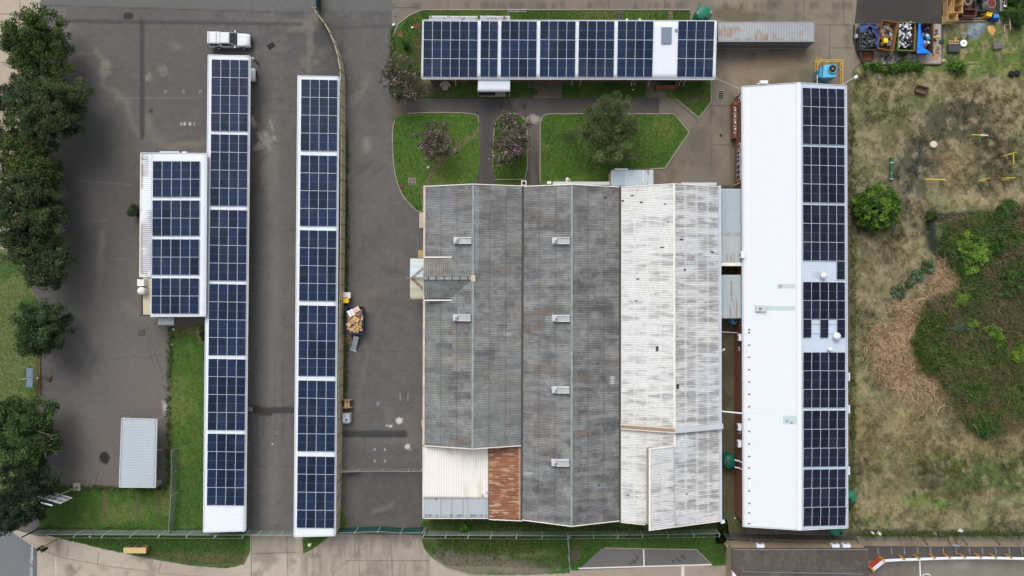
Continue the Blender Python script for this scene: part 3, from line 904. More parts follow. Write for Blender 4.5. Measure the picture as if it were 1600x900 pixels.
def panel_mesh(name, cell):
    mb = MB(); fx_, fy_ = .024, .012
    h = .035
    mb.hexa([(0, 0, -h), (1, 0, -h), (1, 1, -h), (0, 1, -h)], [(0, 0, 0), (1, 0, 0), (1, 1, 0), (0, 1, 0)], ALU)
    for y0, y1 in ((fy_, .4945), (.5055, 1 - fy_)):
        mb.poly([(fx_, y0, .004), (1 - fx_, y0, .004), (1 - fx_, y1, .004), (fx_, y1, .004)], cell)
    mb.poly([(fx_, .4945, .004), (1 - fx_, .4945, .004), (1 - fx_, .5055, .004), (fx_, .5055, .004)], MIDL)
    me = bpy.data.meshes.new(name); me.from_pydata([tuple(p) for p in mb.v], [], mb.f)
    for m in mb.mats: me.materials.append(m)
    me.polygons.foreach_set('material_index', mb.m); me.update()
    return me


PAN_BLUE = panel_mesh('blue_panel', CELL)
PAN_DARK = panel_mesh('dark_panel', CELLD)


def solar_array(label, group, pl, tl, tr, br, bl, ncol, nrow, me=PAN_BLUE, skip=(), rowgap=.020, colgap=.020):
    n = pl[1]
    q = [on_plane(*c, pl, .13) for c in (tl, tr, br, bl)]
    cen = (q[0] + q[1] + q[2] + q[3]) / 4
    root = thing('solar_array', label, 'solar array', cen, group)

    def at(s, t): return (q[0] * (1 - s) * (1 - t) + q[1] * s * (1 - t) + q[2] * s * t + q[3] * (1 - s) * t)
    for r in range(nrow):
        cols = [c for c in range(ncol) if (r, c) not in skip]
        for c in cols:
            o0 = at(c / ncol, (r + 1) / nrow); ox = at((c + 1) / ncol, (r + 1) / nrow); oy = at(c / ncol, r / nrow)
            X = ox - o0; Y = oy - o0
            xl, yl = X.length, Y.length
            o0 = o0 + X * (colgap / xl / 2) + Y * (rowgap / yl / 2)
            X = X * (1 - colgap / xl); Y = Y * (1 - rowgap / yl)
            j = n * random.uniform(-.004, .004)
            M = Matrix(((X.x, Y.x, n.x, 0), (X.y, Y.y, n.y, 0), (X.z, Y.z, n.z, 0), (0, 0, 0, 1)))
            M.translation = o0 - cen + j
            p = bpy.data.objects.new('solar_panel', me); COL.objects.link(p); p.parent = root
            p.matrix_local = M
    rails = MB()
    for r in range(nrow):
        cols = [c for c in range(ncol) if (r, c) not in skip]
        if not cols: continue
        for f in (.25, .75):
            a = at(min(cols) / ncol + .004, (r + f) / nrow) - n * .085; b = at((max(cols) + 1) / ncol - .004, (r + f) / nrow) - n * .085
            d = (b - a).normalized(); w = n.cross(d) * .02
            rails.hexa([a - w - n * .045, b - w - n * .045, b + w - n * .045, a + w - n * .045], [a - w + n * .045, b - w + n * .045, b + w + n * .045, a + w + n * .045], LSTEEL)
    if rails.v: rails.build('mounting_rail', root)
    return root


def white_cols(base=(224, 229, 236), groove=(198, 206, 216), dirt=.25, gr=.35):
    def f(U, W, X, Y, ph, S, T):
        n = fbm(X, Y, 5, 4, 201)
        col = np.zeros(U.shape + (3,)) + CA(*base)
        col = mixc(col, sstep(.2, -1, ph), CA(*groove), gr)
        col = mixc(col, sstep(.5, .85, n), CA(214, 216, 218), dirt)
        return col
    return f


def bar(mb, a, b, w, h, m, up=(0, 0, 1)):
    a, b = V(a), V(b); d = (b - a).normalized(); s = d.cross(V(up)).normalized() * (w / 2); u = V(up) * h
    mb.hexa([a - s, a + s, b + s, b - s] if False else [a + s, b + s, b - s, a - s], [a + s + u, b + s + u, b - s + u, a - s + u], m)
    return mb


def gable_walls(name, parent, prof, y0, y1, m, origin=None):
    """solid under a gable profile: prof = [(x, z), ...] from left eave to right eave, extruded along y"""
    mb = MB(); n = len(prof)
    lo = [(prof[0][0], 0)] + list(prof) + [(prof[-1][0], 0)]
    for i in range(len(lo) - 1):
        (xa, za), (xb, zb) = lo[i], lo[i + 1]
        mb.poly([(xa, y0, za), (xa, y1, za), (xb, y1, zb), (xb, y0, zb)], m)
    mb.poly([(x, y0, z_) for x, z_ in lo][::-1], m); mb.poly([(x, y1, z_) for x, z_ in lo], m)
    return mb.build(name, parent)


# ------------------------------------------------------------ the white hall with the dark panels
hall = thing('brick_hall', 'long brick hall with bright white gable roof, dark panels on its east slope', 'building', P(1235, 480, 0))
zE, zR = 3.6, 5.0
hNW, hSW = P(1160.5, 136, zE), P(1162.5, 822, zE)
hRN, hRS = P(1247.5, 130, zR), P(1249, 827.5, zR)
hNE, hSE = P(1321.8, 134.5, zE), P(1323.8, 824, zE)


def hallW(U, W, X, Y, ph, S, T):
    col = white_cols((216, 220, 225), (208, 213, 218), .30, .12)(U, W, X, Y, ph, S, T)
    for x0, y0, x1, y1 in ((1215, 443.8, 1243.2, 450.8), (1196, 478.2, 1243.2, 485.2), (1223, 650, 1244.5, 662.8)):
        col = mixc(col, rect(U, W, x0, y0, x1, y1, .4), CA(182, 196, 200), .95)
    col = mixc(col, ell(U, W, 1219, 447.5, 3.5, 3, .4, 0, .5), CA(140, 148, 150), .7)
    col = mixc(col, ell(U, W, 1230, 658, 2, 2, .4, 0, .5) + ell(U, W, 1237, 661, 2, 2, .4, 0, .5), CA(120, 128, 130), .7)
    col = mixc(col, seg(U, W, [(1162, 645.5), (1250, 650)], 1.2, .6), CA(205, 212, 218), .8)
    col = mixc(col, seg(U, W, [(1169.5, 130), (1171, 825)], .8, .5), CA(228, 234, 238), .6)
    return col


def hallE(U, W, X, Y, ph, S, T):
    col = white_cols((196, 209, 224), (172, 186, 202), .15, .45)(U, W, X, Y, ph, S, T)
    for y0, y1 in ((405, 437), (499, 548)):
        col = mixc(col, rect(U, W, 1250, y0, 1325, y1, 1) * sstep(.35, .7, fbm(X, Y, 2, 4, 5)), CA(196, 204, 208), .5)
    col = mixc(col, ell(U, W, 1278, 430, 7, 5, .6, 0, .5), CA(160, 166, 166), .6)
    return col


roofw = corr('roof', hRN, hRS, hSW, hNW, hallW, M_ROOFW, hall, .25, .006, 40)
corr('roof', hRN, hRS, hSE, hNE, hallE, M_ROOFW, hall, .25, .012, 30)
mb = MB()
bar(mb, hRN + V((0, .05, .01)), hRS + V((0, -.05, .01)), .5, .05, WHITE); mb.build('ridge_cap', roofw)
mb = MB()
for a, b in ((hNW, hRN), (hRN, hNE), (hSW, hRS), (hRS, hSE)):
    off = V((0, .06 if a.y > 0 else -.06, -.16)); bar(mb, a + off, b + off, .05, .24, WHITE)
mb.build('barge_board', roofw)
mb = MB()
bar(mb, hNW + V((-.08, .1, -.14)), hSW + V((-.08, -.1, -.14)), .16, .12, LSTEEL); bar(mb, hNE + V((.08, .1, -.14)), hSE + V((.08, -.1, -.14)), .14, .12, LSTEEL)
mb.build('gutter', hall)
mb = MB()
for y in (515, 519.5, 539, 558, 577.5, 596.5, 616, 635.5, 655, 674, 693.5, 713, 731, 747.5, 767, 786.5, 801.5, 818):
    c = on_plane(1170.6, y, plane_of(hRN, hRS, hNW), .03); mb.box(c, (.22, .13, .05), DRUST, rz=random.uniform(-.3, .3))
mb.build('roof_bracket', roofw)
# the two long roof flues
mb = MB(); plw = plane_of(hRN, hRS, hNW)
for (x0, x1, y, w) in ((1180, 1196, 481.8, .75),):
    a = on_plane(x0, y, plw, .03); b = on_plane(x1, y, plw, .03)
    bar(mb, a, b, w, .30, LSTEEL); mb.tube(a * .6 + b * .4 + V((0, 0, .3)), a * .6 + b * .4 + V((0, 0, .42)), .14, STEEL)
mb.build('roof_flue', roofw)
xW, xEe, yN, yS = 28.68, 41.02, 24.42, -29.0
xm = hRN.x
gable_walls('wall', hall, [(xW, zE - .10), (xm, zR - .10), (xEe, zE - .10)], yS, yN, BRICK)
for y0, y1, z0, z1 in ((157, 160, 2.0, 2.6), (160, 166, 1.7, 2.5), (229, 238, 1.5, 2.4), (240, 258.5, 1.2, 2.3), (260, 285, 1.1, 2.4), (540, 546, 1.4, 2.0), (490, 507, 2.2, 3.1), (666, 673, 1.3, 2.2)):
    ya, yb = (450 - y0) * .0825, (450 - y1) * .0825
    mb = MB(); mb.box((xW - .03, (ya + yb) / 2, (z0 + z1) / 2), (.08, abs(ya - yb), z1 - z0), WHITE)
    w = mb.build('window', hall)
    mb = MB(); k = 3 if abs(ya - yb) > 1.2 else 1
    for i in range(k):
        L = (abs(ya - yb) - .08) / k
        mb.box((xW - .075, max(ya, yb) - .04 - L * (i + .5), (z0 + z1) / 2), (.014, L - .1, z1 - z0 - .16), GLASS)
    mb.build('pane', w)
# low brick parapet with a stepped white rail outside the north-west windows
mb = MB()
mb.box((xW - .40, (450 - 192) * .0825, .6), (.24, 4.4, 1.2), BRICK); mb.box((xW - .28, (450 - 166) * .0825, .7), (.5, .5, 1.4), mat('terracotta', C(140, 78, 54), .8, .15, 4))
mb.box((xW - .25, (450 - 217) * .0825, .5), (.56, .3, 1.0), BRICK)
par = mb.build('parapet', hall)
mb = MB()
for i in range(9):
    y = (450 - 172 - i * 4.8) * .0825
    mb.box((xW - .40, y, 1.25 + .18 * (i % 2)), (.10, .2, .12 + .3 * (i % 2)), OFFW)
mb.box((xW - .18, (450 - 192) * .0825, 1.1), (.06, 3.8, .08), OFFW)
mb.build('rail', par)
for y in ((150, 290)):
    mb = MB(); yy = (450 - y) * .0825
    mb.path([(xW - .08, yy, 0), (xW - .08, yy, zE - .3)], .05, OFFW); mb.build('downpipe', hall)
mb = MB()
c = P(1193, 129, 3.0); mb.box(c, (.95, .42, .5), WHITE); mb.box(c + V((-.62, -.15, -.1)), (.4, .2, .3), LSTEEL); mb.build('extractor_hood', hall, bevel=.02)
for y in (588.5, 639, 735):
    mb = MB(); mb.box(P(1324, y, 2.9) + V((0.12, 0, 0)), (.2, 1.0, .5), WHITE); mb.build('vent_box', hall, bevel=.02)
for i, (x, y, r) in enumerate(((1284.5, 431, .36), (1305, 525, .44), (1294.5, 545.5, .26))):
    c = on_plane(x, y, plane_of(hRN, hRS, hNE), .0)
    mb = MB(); mb.lathe([(r * .7, -.05), (r * .7, .25), (r * .8, .28), (r * 1.05, .42), (r * 1.05, .55), (r * .7, .74), (0.0, .80)], c, WHITE, 18)
    mb.build('roof_ventilator', roofw, smooth=True)

plE = plane_of(hRN, hRS, hNE)
HG = 'dark solar arrays on the brick hall'
hx = lambda y: (1254.2 + (y - 138) * .0012, 1319.8 + (y - 138) * .0022)


def hall_array(y0, y1, rows, label, skip=(), tilt=2.2):
    a0, b0 = hx(y0); a1, b1 = hx(y1)
    top = tilt * (1 - (y0 - 138) / 620.0 * 1.4)
    top2 = tilt * (1 - (y1 - 138) / 620.0 * 1.4)
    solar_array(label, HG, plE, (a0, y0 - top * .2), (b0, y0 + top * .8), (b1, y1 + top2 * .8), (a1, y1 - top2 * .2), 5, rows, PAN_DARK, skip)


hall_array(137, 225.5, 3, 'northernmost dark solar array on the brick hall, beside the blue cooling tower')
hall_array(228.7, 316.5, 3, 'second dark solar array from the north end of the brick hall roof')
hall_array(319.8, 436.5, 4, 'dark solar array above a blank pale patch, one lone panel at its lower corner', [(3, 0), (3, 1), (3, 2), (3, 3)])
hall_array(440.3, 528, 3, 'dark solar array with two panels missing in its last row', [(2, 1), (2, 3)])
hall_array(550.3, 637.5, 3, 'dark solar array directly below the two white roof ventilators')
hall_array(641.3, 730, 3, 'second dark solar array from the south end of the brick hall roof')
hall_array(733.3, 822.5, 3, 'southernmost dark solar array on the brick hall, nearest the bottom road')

# ------------------------------------------------------------ carports
def carport(name, label, corners, zw, ze, arr_x, arr_y, agroup, where, tallw=True):
    tl, tr, br, bl = corners
    A, B = P(*tl, zw), P(*bl, zw); D, Cc = P(*tr, ze), P(*br, ze)
    root = thing(name, label, 'carport', (A + B + Cc + D) / 4 * V((1, 1, 0)) if False else V(((A.x + D.x + B.x + Cc.x) / 4, (A.y + B.y) / 2, 0)))
    rf = corr('roof', A, B, Cc, D, white_cols(), M_ROOFW, root, .25, .012, 10)
    mb = MB()
    for a, b in ((A, D), (B, Cc)):
        s = .05 if a.y > 0 else -.05
        bar(mb, a + V((0, s, -.10)), b + V((0, s, -.10)), .06, .16, WHITE)
    bar(mb, A + V((-.05, .05, -.12)), B + V((-.05, -.05, -.12)), .07, .18, WHITE)
    mb.build('fascia', rf)
    mb = MB(); bar(mb, D + V((.06, 0, -.16)), Cc + V((.06, 0, -.16)), .12, .12, LSTEEL); mb.build('gutter', root)
    n = 13
    for i in range(n):
        t = (i + .15) / (n - .7)
        for a, b, ins in ((A, B, .25), (D, Cc, -.45)):
            p = a.lerp(b, min(t, .995))
            mb = MB(); mb.box((p.x + ins, p.y, (p.z - .12) / 2), (.1, .1, p.z - .12), STEEL); mb.build('post', root)
    mb = MB()
    for i in range(n):
        t = min((i + .15) / (n - .7), .995)
        a = A.lerp(B, t) + V((.1, 0, -.22)); b = D.lerp(Cc, t) + V((-.1, 0, -.22)); bar(mb, a, b, .1, .16, STEEL)
    mb.build('rafter', root)
    pl = plane_of(A, B, D)
    names = ['topmost', 'second from top', 'third from top', 'third from bottom', 'second from bottom', 'bottom']
    for k, (y0, y1) in enumerate(arr_y):
        f = lambda y: ((y - arr_y[0][0]) / (arr_y[-1][1] - arr_y[0][0]))
        xl = lambda y: arr_x[0] + (arr_x[2] - arr_x[0]) * f(y); xr = lambda y: arr_x[1] + (arr_x[3] - arr_x[1]) * f(y)
        solar_array('%s of the six solar arrays on %s' % (names[k], where), agroup, pl, (xl(y0), y0), (xr(y0), y0 + 1.2), (xr(y1), y1 + .3), (xl(y1), y1 - .3), 4, 4)
    return root


carport('carport', 'long white carport roof with six solar arrays, between the side lawn and the lane',
        ((326, 86.5), (390, 88), (382.8, 829), (318.5, 830.8)), 3.1, 2.7, (330.6, 388.6, 322.6, 381.6),
        ((92.4, 205.2), (209.2, 322), (327.2, 439), (443.2, 555.5), (560.2, 672.5), (677.2, 790)), 'solar arrays on the lawn side carport', 'the carport beside the side lawn')
carport('carport', 'long white carport roof with six solar arrays, beside the beige boundary wall',
        ((466, 119), (529, 120.3), (523.2, 836.5), (460, 838)), 3.1, 2.8, (470.6, 527.8, 463.2, 522.2),
        ((123.6, 236), (242, 353.6), (359.2, 470.6), (476.6, 588), (594, 705.6), (712.6, 825.4)), 'solar arrays on the wall side carport', 'the carport along the boundary wall')

# ------------------------------------------------------------ small white-roofed store west of the carports
store = thing('store_building', 'square white roofed store with rust streaked west edge beside the carport', 'building', P(271, 367, 0))
zs = 3.4
sA, sB = P(237.5, 239.5, zs), P(235, 494, zs); sD, sC = P(323, 240.5, zs + .25), P(321, 493.5, zs + .25)


def storec(U, W, X, Y, ph, S, T):
    col = white_cols()(U, W, X, Y, ph, S, T)
    n = fbm(X, Y, 1.2, 4, 5)
    col = mixc(col, sstep(-.1, .6, ph) * rect(U, W, 215, 242, 232, 276, 4) * sstep(.25, .6, n), CA(104, 70, 54), .85)
    col = mixc(col, sstep(-.2, .5, ph) * rect(U, W, 222, 328, 238, 436, 3) * sstep(.2, .55, n), CA(112, 92, 84), .85)
    col = mixc(col, rect(U, W, 219, 240, 223.5, 440, .6) * sstep(.3, .6, n), CA(120, 92, 76), .6)
    col = mixc(col, rect(U, W, 300, 400, 325, 500, 8) * sstep(.45, .7, n), CA(210, 206, 214), .5)
    return col


rf = corr('roof', sA, sB, sC, sD, storec, M_ROOFW, store, .25, .012, 12)
eA, eB = P(220.8, 239, zs - .10), P(219.2, 433, zs - .10)
s2 = P(235.9, 433, zs)
corr('roof', sA, s2, eB, eA, storec, M_ROOFW, store, .25, .03, 8)
mb = MB()
bar(mb, sA + V((-1.35, .06, -.14)), sD + V((0, .06, -.14)), .06, .2, WHITE); bar(mb, sB + V((0, -.06, -.14)), sC + V((0, -.06, -.14)), .06, .22, WHITE)
bar(mb, sD + V((.04, 0, -.14)), sC + V((.04, 0, -.14)), .06, .2, WHITE)
mb.build('fascia', rf)
mb = MB(); bar(mb, eA + V((-.08, 0, -.12)), eB + V((-.08, 0, -.12)), .12, .1, OFFW); mb.build('gutter', store)
gable_walls('wall', store, [(P(222, 0, zs).x, zs - .2), (P(321, 0, zs).x, zs - .05)], P(0, 492, zs).y, P(0, 242, zs).y, PLASTER)
mb = MB()   # deck of the notch
c0, c1 = P(220.5, 433, 3.2), P(235, 494, 3.2)
mb.hexa([(c0.x, c1.y, 3.05), (c1.x, c1.y, 3.05), (c1.x, c0.y, 3.05), (c0.x, c0.y, 3.05)], [(c0.x, c1.y, 3.2), (c1.x, c1.y, 3.2), (c1.x, c0.y, 3.2), (c0.x, c0.y, 3.2)], mat('tank_deck', C(150, 146, 148), .8, .25, 4))
mb.box(((c0.x + .12), c1.y / 2 + c0.y / 2, 3.26), (.16, abs(c1.y - c0.y), .1), GUTTERB); mb.box((c0.x + .5, c1.y + .1, 3.28), (1.3, .18, .14), DSTEEL)
mb.build('tank_deck', store)
mb = MB(); c = P(265, 238, 2.9); mb.box(c, (2.4, .3, .12), LSTEEL); mb.box(c + V((1.8, .02, -.1)), (.6, .2, .1), OFFW); mb.build('door_canopy', store)
aw = corr('awning', P(247, 495, 2.7), P(271.5, 495, 2.7), P(271.5, 508.5, 2.5), P(247, 508.5, 2.5), lambda U, W, X, Y, ph, S, T: mixc(np.zeros(U.shape + (3,)) + CA(170, 178, 182), sstep(.2, -.8, ph), CA(120, 126, 130), .7), M_GALV, store, .18, .02, 4)
mb = MB()
for x in (247.5, 271): mb.tube(P(x, 508, 0) * 1, P(x, 508, 2.5), .035, STEEL)
mb.build('awning_post', store)
SG = 'solar arrays on the square store'
plS = plane_of(sA, sB, sD)
for k, (y0, y1) in enumerate(((251.5, 308), (312.6, 368.8), (373.4, 429.8), (434.2, 490.4))):
    f = (y0 - 251) / 240.0
    solar_array(['top', 'second from the top', 'third from the top', 'bottom'][k] + ' one of four solar arrays on the square white store', SG, plS,
                (238.6 - 2.4 * f, y0), (312.6 - 2 * f, y0 + .3), (312.2 - 2 * f, y1), (238.2 - 2.4 * f, y1), 5, 2)
mb = MB(); c = P(225, 441.5, 3.2); mb.box(c + V((0, 0, .4)), (.85, .9, .8), OFFW); mb.box(c + V((0, .5, .85)), (.6, .12, .06), DSTEEL)
tag(mb.build('water_box', None, c, bevel=.03), 'white square box on the notched roof corner of the square store', 'water box')
mb = MB(); c = P(226.5, 454.5, 3.2); mb.lathe([(.46, 0), (.46, .9), (.42, 1.0), (.14, 1.12), (.0, 1.14)], c, OFFW, 24)
tag(mb.build('water_tank', None, c, smooth=True), 'small round white tank on the notched roof corner of the square store', 'water tank')

# ------------------------------------------------------------ office at the top
office = thing('office_building', 'long office with white roof carrying seven solar arrays above the lawns', 'building', P(889, 80, 0))
zn, zq = 3.9, 3.2
oA, oB = P(661, 32, zn), P(1119, 33.2, zn); oD, oC = P(659, 121.8, zq), P(1116.5, 122.8, zq)
rf = corr('roof', oA, oB, oC, oD, white_cols(), M_ROOFW, office, .25, .012, 10)
mb = MB()
bar(mb, oA + V((-.05, 0, -.14)), oD + V((-.05, 0, -.14)), .06, .2, WHITE); bar(mb, oB + V((.05, 0, -.14)), oC + V((.05, 0, -.14)), .08, .2, WHITE)
bar(mb, oA + V((0, .05, -.14)), oB + V((0, .05, -.14)), .06, .2, WHITE); mb.build('fascia', rf)
mb = MB(); bar(mb, oD + V((0, -.08, -.14)), oC + V((0, -.08, -.14)), .14, .12, LSTEEL)
mb.build('gutter', office)
x0, x1, yw0, yw1 = P(673, 0, 0).x, P(1101, 0, 0).x, P(0, 128.2, 0).y, P(0, 53, 0).y + .6
yw1 = oA.y - .35
mb = MB(); mb.hexa([(x0, yw0, 0), (x1, yw0, 0), (x1, yw1, 0), (x0, yw1, 0)], [(x0, yw0, zq - .1), (x1, yw0, zq - .1), (x1, yw1, zn - .14), (x0, yw1, zn - .14)], mat('brown_brick', C(104, 76, 66), .9, .16, 6, bump=.4)); mb.build('wall', office)
for x in (672, 690, 706, 727, 812, 826, 856, 880, 905, 930, 962, 985, 1046, 1072, 1096):
    mb = MB(); c = V((P(x, 0, 0).x, yw0 - .02, 1.6)); mb.box(c, (1.0, .08, 1.2), OFFW); w = mb.build('window', office)
    mb = MB(); mb.box(c + V((-.24, -.045, 0)), (.40, .014, 1.0), GLASS); mb.box(c + V((.24, -.045, 0)), (.40, .014, 1.0), GLASS); mb.build('pane', w)
for x in (711, 892, 905, 985, 1012, 1060, 1067):
    mb = MB(); px = P(x, 0, 0).x
    mb.path([(px, oD.y - .1, zq - .15), (px + .1, yw0 - .12, zq - .5), (px + .1, yw0 - .12, .1), (px + .1, yw0 - .5, .06)], .045, OFFW); mb.build('downpipe', office)
plO = plane_of(oA, oB, oD)
c = [on_plane(*q, plO, .05) for q in ((1033.2, 43), (1049.6, 43), (1049, 68.6), (1033, 68.6))]
mb = MB(); mb.hexa([c[3], c[2], c[1], c[0]], [p + V((0, 0, .08)) for p in (c[3], c[2], c[1], c[0])], mat('skylight_sheet', C(122, 134, 152), .35, .06, 3)); mb.build('skylight', rf)
mb = MB(); mb.box(on_plane(1056.5, 47, plO, .1), (.28, .28, .12), STEEL); mb.build('roof_hatch', rf)
corr('porch_roof', P(747, 122.5, 3.0), P(797, 122.5, 3.0), P(797, 143, 2.7), P(746.6, 143, 2.7), white_cols(), M_ROOFW, office, .25, .012, 4)
mb = MB()
for x in (747.5, 796): mb.tube(P(x, 150 if x > 790 else 149, 0), V((P(x, 150 if x > 790 else 149, 0).x, P(0, 149, 0).y, 2.75)), .04, LSTEEL)
mb.build('porch_post', office)
mb = MB(); a, b = P(749, 146.5, 0), P(774, 151, 0); mb.hexa([(a.x, b.y, 0), (P(790, 0, 0).x, b.y, 0), (P(790, 0, 0).x, yw0, 0), (a.x, yw0, 0)], [(a.x, b.y, .16), (P(790, 0, 0).x, b.y, .16), (P(790, 0, 0).x, yw0, .16), (a.x, yw0, .16)], CONCRETE)
mb.box(((a.x + b.x) / 2, P(0, 147.5, 0).y, .19), (b.x - a.x, .40, .05), mat('door_mat', C(40, 42, 50), .9, .1, 4)); mb.build('porch_step', office)
for (xa, xb) in ((670.5, 746), (750, 797)):
    corr('annex_roof', P(xa, 24.5, 2.9), P(xb, 25, 2.9), P(xb, 34, 2.75), P(xa, 34, 2.75),
         lambda U, W, X, Y, ph, S, T: mixc(mixc(np.zeros(U.shape + (3,)) + CA(188, 194, 196), sstep(.2, -.8, ph), CA(150, 156, 160), .5), sstep(.68, .75, fbm(X, Y, .5, 3, 5)), CA(110, 76, 56), .8), M_GALV, office, .2, .02, 4)
    mb = MB(); q0, q1 = P(xa + 1, 25.5, 2.7), P(xb - 1, 34, 2.7)
    mb.hexa([(q0.x, q1.y - .3, 0), (q1.x, q1.y - .3, 0), (q1.x, q0.y, 0), (q0.x, q0.y, 0)], [(q0.x, q1.y - .3, 2.68), (q1.x, q1.y - .3, 2.68), (q1.x, q0.y, 2.68), (q0.x, q0.y, 2.68)], PLASTER); mb.build('annex_wall', office)
# brick planter and bin store by the south door
mb = MB(); mb.box(P(1041, 137, .5), (2.4, .35, 1.0), BRICK); mb.box(P(1056, 132, .5), (.3, 1.0, 1.0), BRICK); mb.box(P(1028, 138, .6), (.6, .5, 1.1), BRICK)
mb.build('porch_wall', office)
OG = 'solar arrays on the office'
for xs, nc, lb in (((661.9, 746.9, 745.8, 660.9), 6, 'widest solar array on the office roof, six columns at its west end'),
                   ((750.9, 778.4, 777.4, 750.2), 2, 'narrow two column solar array above the white office porch'),
                   ((783, 839, 838.2, 782), 4, 'office solar array just right of the narrow two column one'),
                   ((844, 899.6, 898.6, 843), 4, 'fourth solar array from the west end of the office roof'),
                   ((904.4, 960.2, 959, 903), 4, 'fifth solar array on the office roof, above the tall feathery tree'),
                   ((965.2, 1021.4, 1019.4, 963.8), 4, 'office solar array just left of the grey skylight'),
                   ((1059.6, 1116.6, 1113.6, 1057.4), 4, 'easternmost office solar array, right of the grey skylight and nearest the container')):
    solar_array(lb, OG, plO, (xs[0], 32.6), (xs[1], 33.2), (xs[2], 121), (xs[3], 120.4), nc, 3)

# ------------------------------------------------------------ factory
fac = thing('factory', 'large old factory with three corrugated gable roofs, two dark and one whitewashed', 'building', P(895, 555, 0))
ze, zr, zv = 4.2, 6.2, 4.4


def weathered(seed, tint, patches, lichen=.5, browns=True):
    def f(U, W, X, Y, ph, S, T):
        n7 = fbm(X, Y, .4, 3, seed + 21); n1 = fbm(X, Y, 4, 5, seed); n2 = fbm(X * .35, Y * 3, 1.6, 4, seed + 3); n3 = fbm(X, Y, 1.1, 4, seed + 5); n5 = fbm(X * .8, Y * 5, .8, 4, seed + 6)
        col = np.zeros(U.shape + (3,)) + CA(*tint)
        # every fibre-cement sheet has aged a little differently
        sh = _hash(np.floor(T * 3.0 + 0.001), np.floor(W / 10.6), seed + 9); sh2 = _hash(np.floor(T * 3.0 + 0.001), np.floor(W / 10.6), seed + 10)
        col = col * (0.85 + .30 * sh)[..., None]
        col = mixc(col, (sh2 < .12) * sstep(.25, .6, n3), CA(138, 140, 134), .5)
        col = mixc(col, sstep(.5, .68, fbm(X, Y, 2.2, 5, seed + 15)), CA(150, 154, 148), .45)
        col = mixc(col, sstep(.42, .62, n1), CA(134, 135, 134), .55); col = mixc(col, sstep(.5, .66, fbm(X, Y, 2.6, 5, seed + 31)), CA(84, 84, 83), .45)
        col = mixc(col, sstep(.45, .75, n2), CA(152, 154, 152), .28)
        col = mixc(col, sstep(.45, .7, n5), CA(84, 84, 84), .35)
        col = mixc(col, sstep(.5, .8, n3), CA(150, 153, 150), .4)
        col = col * (.78 + .44 * n7)[..., None]
        if browns: col = mixc(col, (sh2 > .975) * sstep(.2, .6, n3), CA(112, 104, 98), .45)
        for x0, y0, x1, y1, c, k in patches:
            col = mixc(col, rect(U, W, x0, y0, x1, y1, .5) * (.55 + .45 * sstep(.3, .6, n5)), np.array(CA(*c)) * .8 + CA(112, 110, 108) * .2, k)
        # grime lies in the valleys of the corrugation, the crests are scoured pale
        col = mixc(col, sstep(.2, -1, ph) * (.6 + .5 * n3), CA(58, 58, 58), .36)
        col = mixc(col, sstep(.4, 1, ph) * sstep(.35, .65, n2), CA(172, 174, 171), lichen * .7)
        col = mixc(col, 1 - sstep(.0, .006, np.abs((T * 3.0) % 1.0)), CA(74, 74, 74), .5)
        return col
    return f


BRN = (118, 105, 96)
p1 = [(667, 300, 709, 340, (128, 134, 142), .5), (709, 308, 738, 317, BRN, .6), (711, 504, 736, 514, BRN, .9), (682, 514, 707, 524, (112, 98, 88), .9), (680, 536, 707, 547, (86, 84, 88), .9),
      (682, 547, 707, 558, BRN, .85), (682, 568, 707, 579, BRN, .9), (707, 581, 735, 592, (84, 80, 82), .9), (707, 528, 738, 546, (128, 128, 108), .6), (707, 558, 738, 570, (136, 134, 110), .6), (709, 612, 736, 623, (84, 80, 80), .9),
      (684, 598, 702, 608, (124, 110, 100), .6), (690, 640, 716, 652, (96, 92, 90), .6), (706, 682, 735, 692, BRN, .95), (680, 655, 704, 664, (98, 94, 92), .7), (735, 340, 738, 700, (150, 166, 160), .3), (664, 480, 700, 700, (128, 140, 136), .3), (684, 660, 712, 668, (92, 88, 86), .5)]
p2 = [(742, 547, 773, 570, (92, 94, 98), .85), (742, 570, 773, 580, (120, 118, 106), .6), (774, 416, 801, 425, (128, 112, 104), .9), (787, 470, 804, 482, (92, 96, 100), .8), (787, 520, 799, 525, (188, 192, 192), .9), (800, 548, 814, 568, (124, 134, 144), .6),
      (770, 580, 814, 640, (136, 136, 124), .4), (742, 290, 748, 420, (150, 178, 196), .45), (740, 600, 815, 700, (132, 138, 136), .3), (776, 620, 800, 628, (112, 110, 106), .6), (745, 640, 775, 650, (118, 116, 112), .5)]
p3 = [(836, 340, 870, 352, BRN, .6), (848, 370, 862, 382, (118, 112, 106), .5), (834, 482, 862, 493, BRN, .8), (820, 504, 852, 516, BRN, .8), (852, 494, 864, 503, (176, 180, 180), .5), (834, 570, 868, 582, BRN, .75), (842, 444, 852, 452, (138, 134, 96), .5), (834, 630, 866, 642, (112, 104, 98), .6),
      (834, 660, 860, 684, (112, 102, 94), .75), (822, 786, 840, 800, (92, 92, 98), .6), (818, 738, 832, 742, (200, 208, 208), .7), (842, 775, 870, 790, (84, 84, 86), .5), (830, 806, 856, 814, (104, 96, 92), .6), (818, 700, 832, 770, (134, 138, 142), .35), (820, 600, 850, 612, (104, 100, 98), .5)]
p4 = [(898, 586, 926, 594, BRN, .7), (926, 594, 952, 600, (104, 100, 98), .5), (898, 672, 925, 683, BRN, .9), (898, 618, 930, 628, (100, 98, 96), .6), (954, 588, 960, 600, (210, 210, 208), .9), (927, 755, 946, 763, (140, 152, 164), .7), (926, 785, 958, 796, (126, 134, 142), .5), (894, 290, 902, 815, (136, 138, 140), .35), (934, 756, 938, 760, (20, 20, 20), .95), (944, 307, 949, 311, (30, 30, 30), .9)]


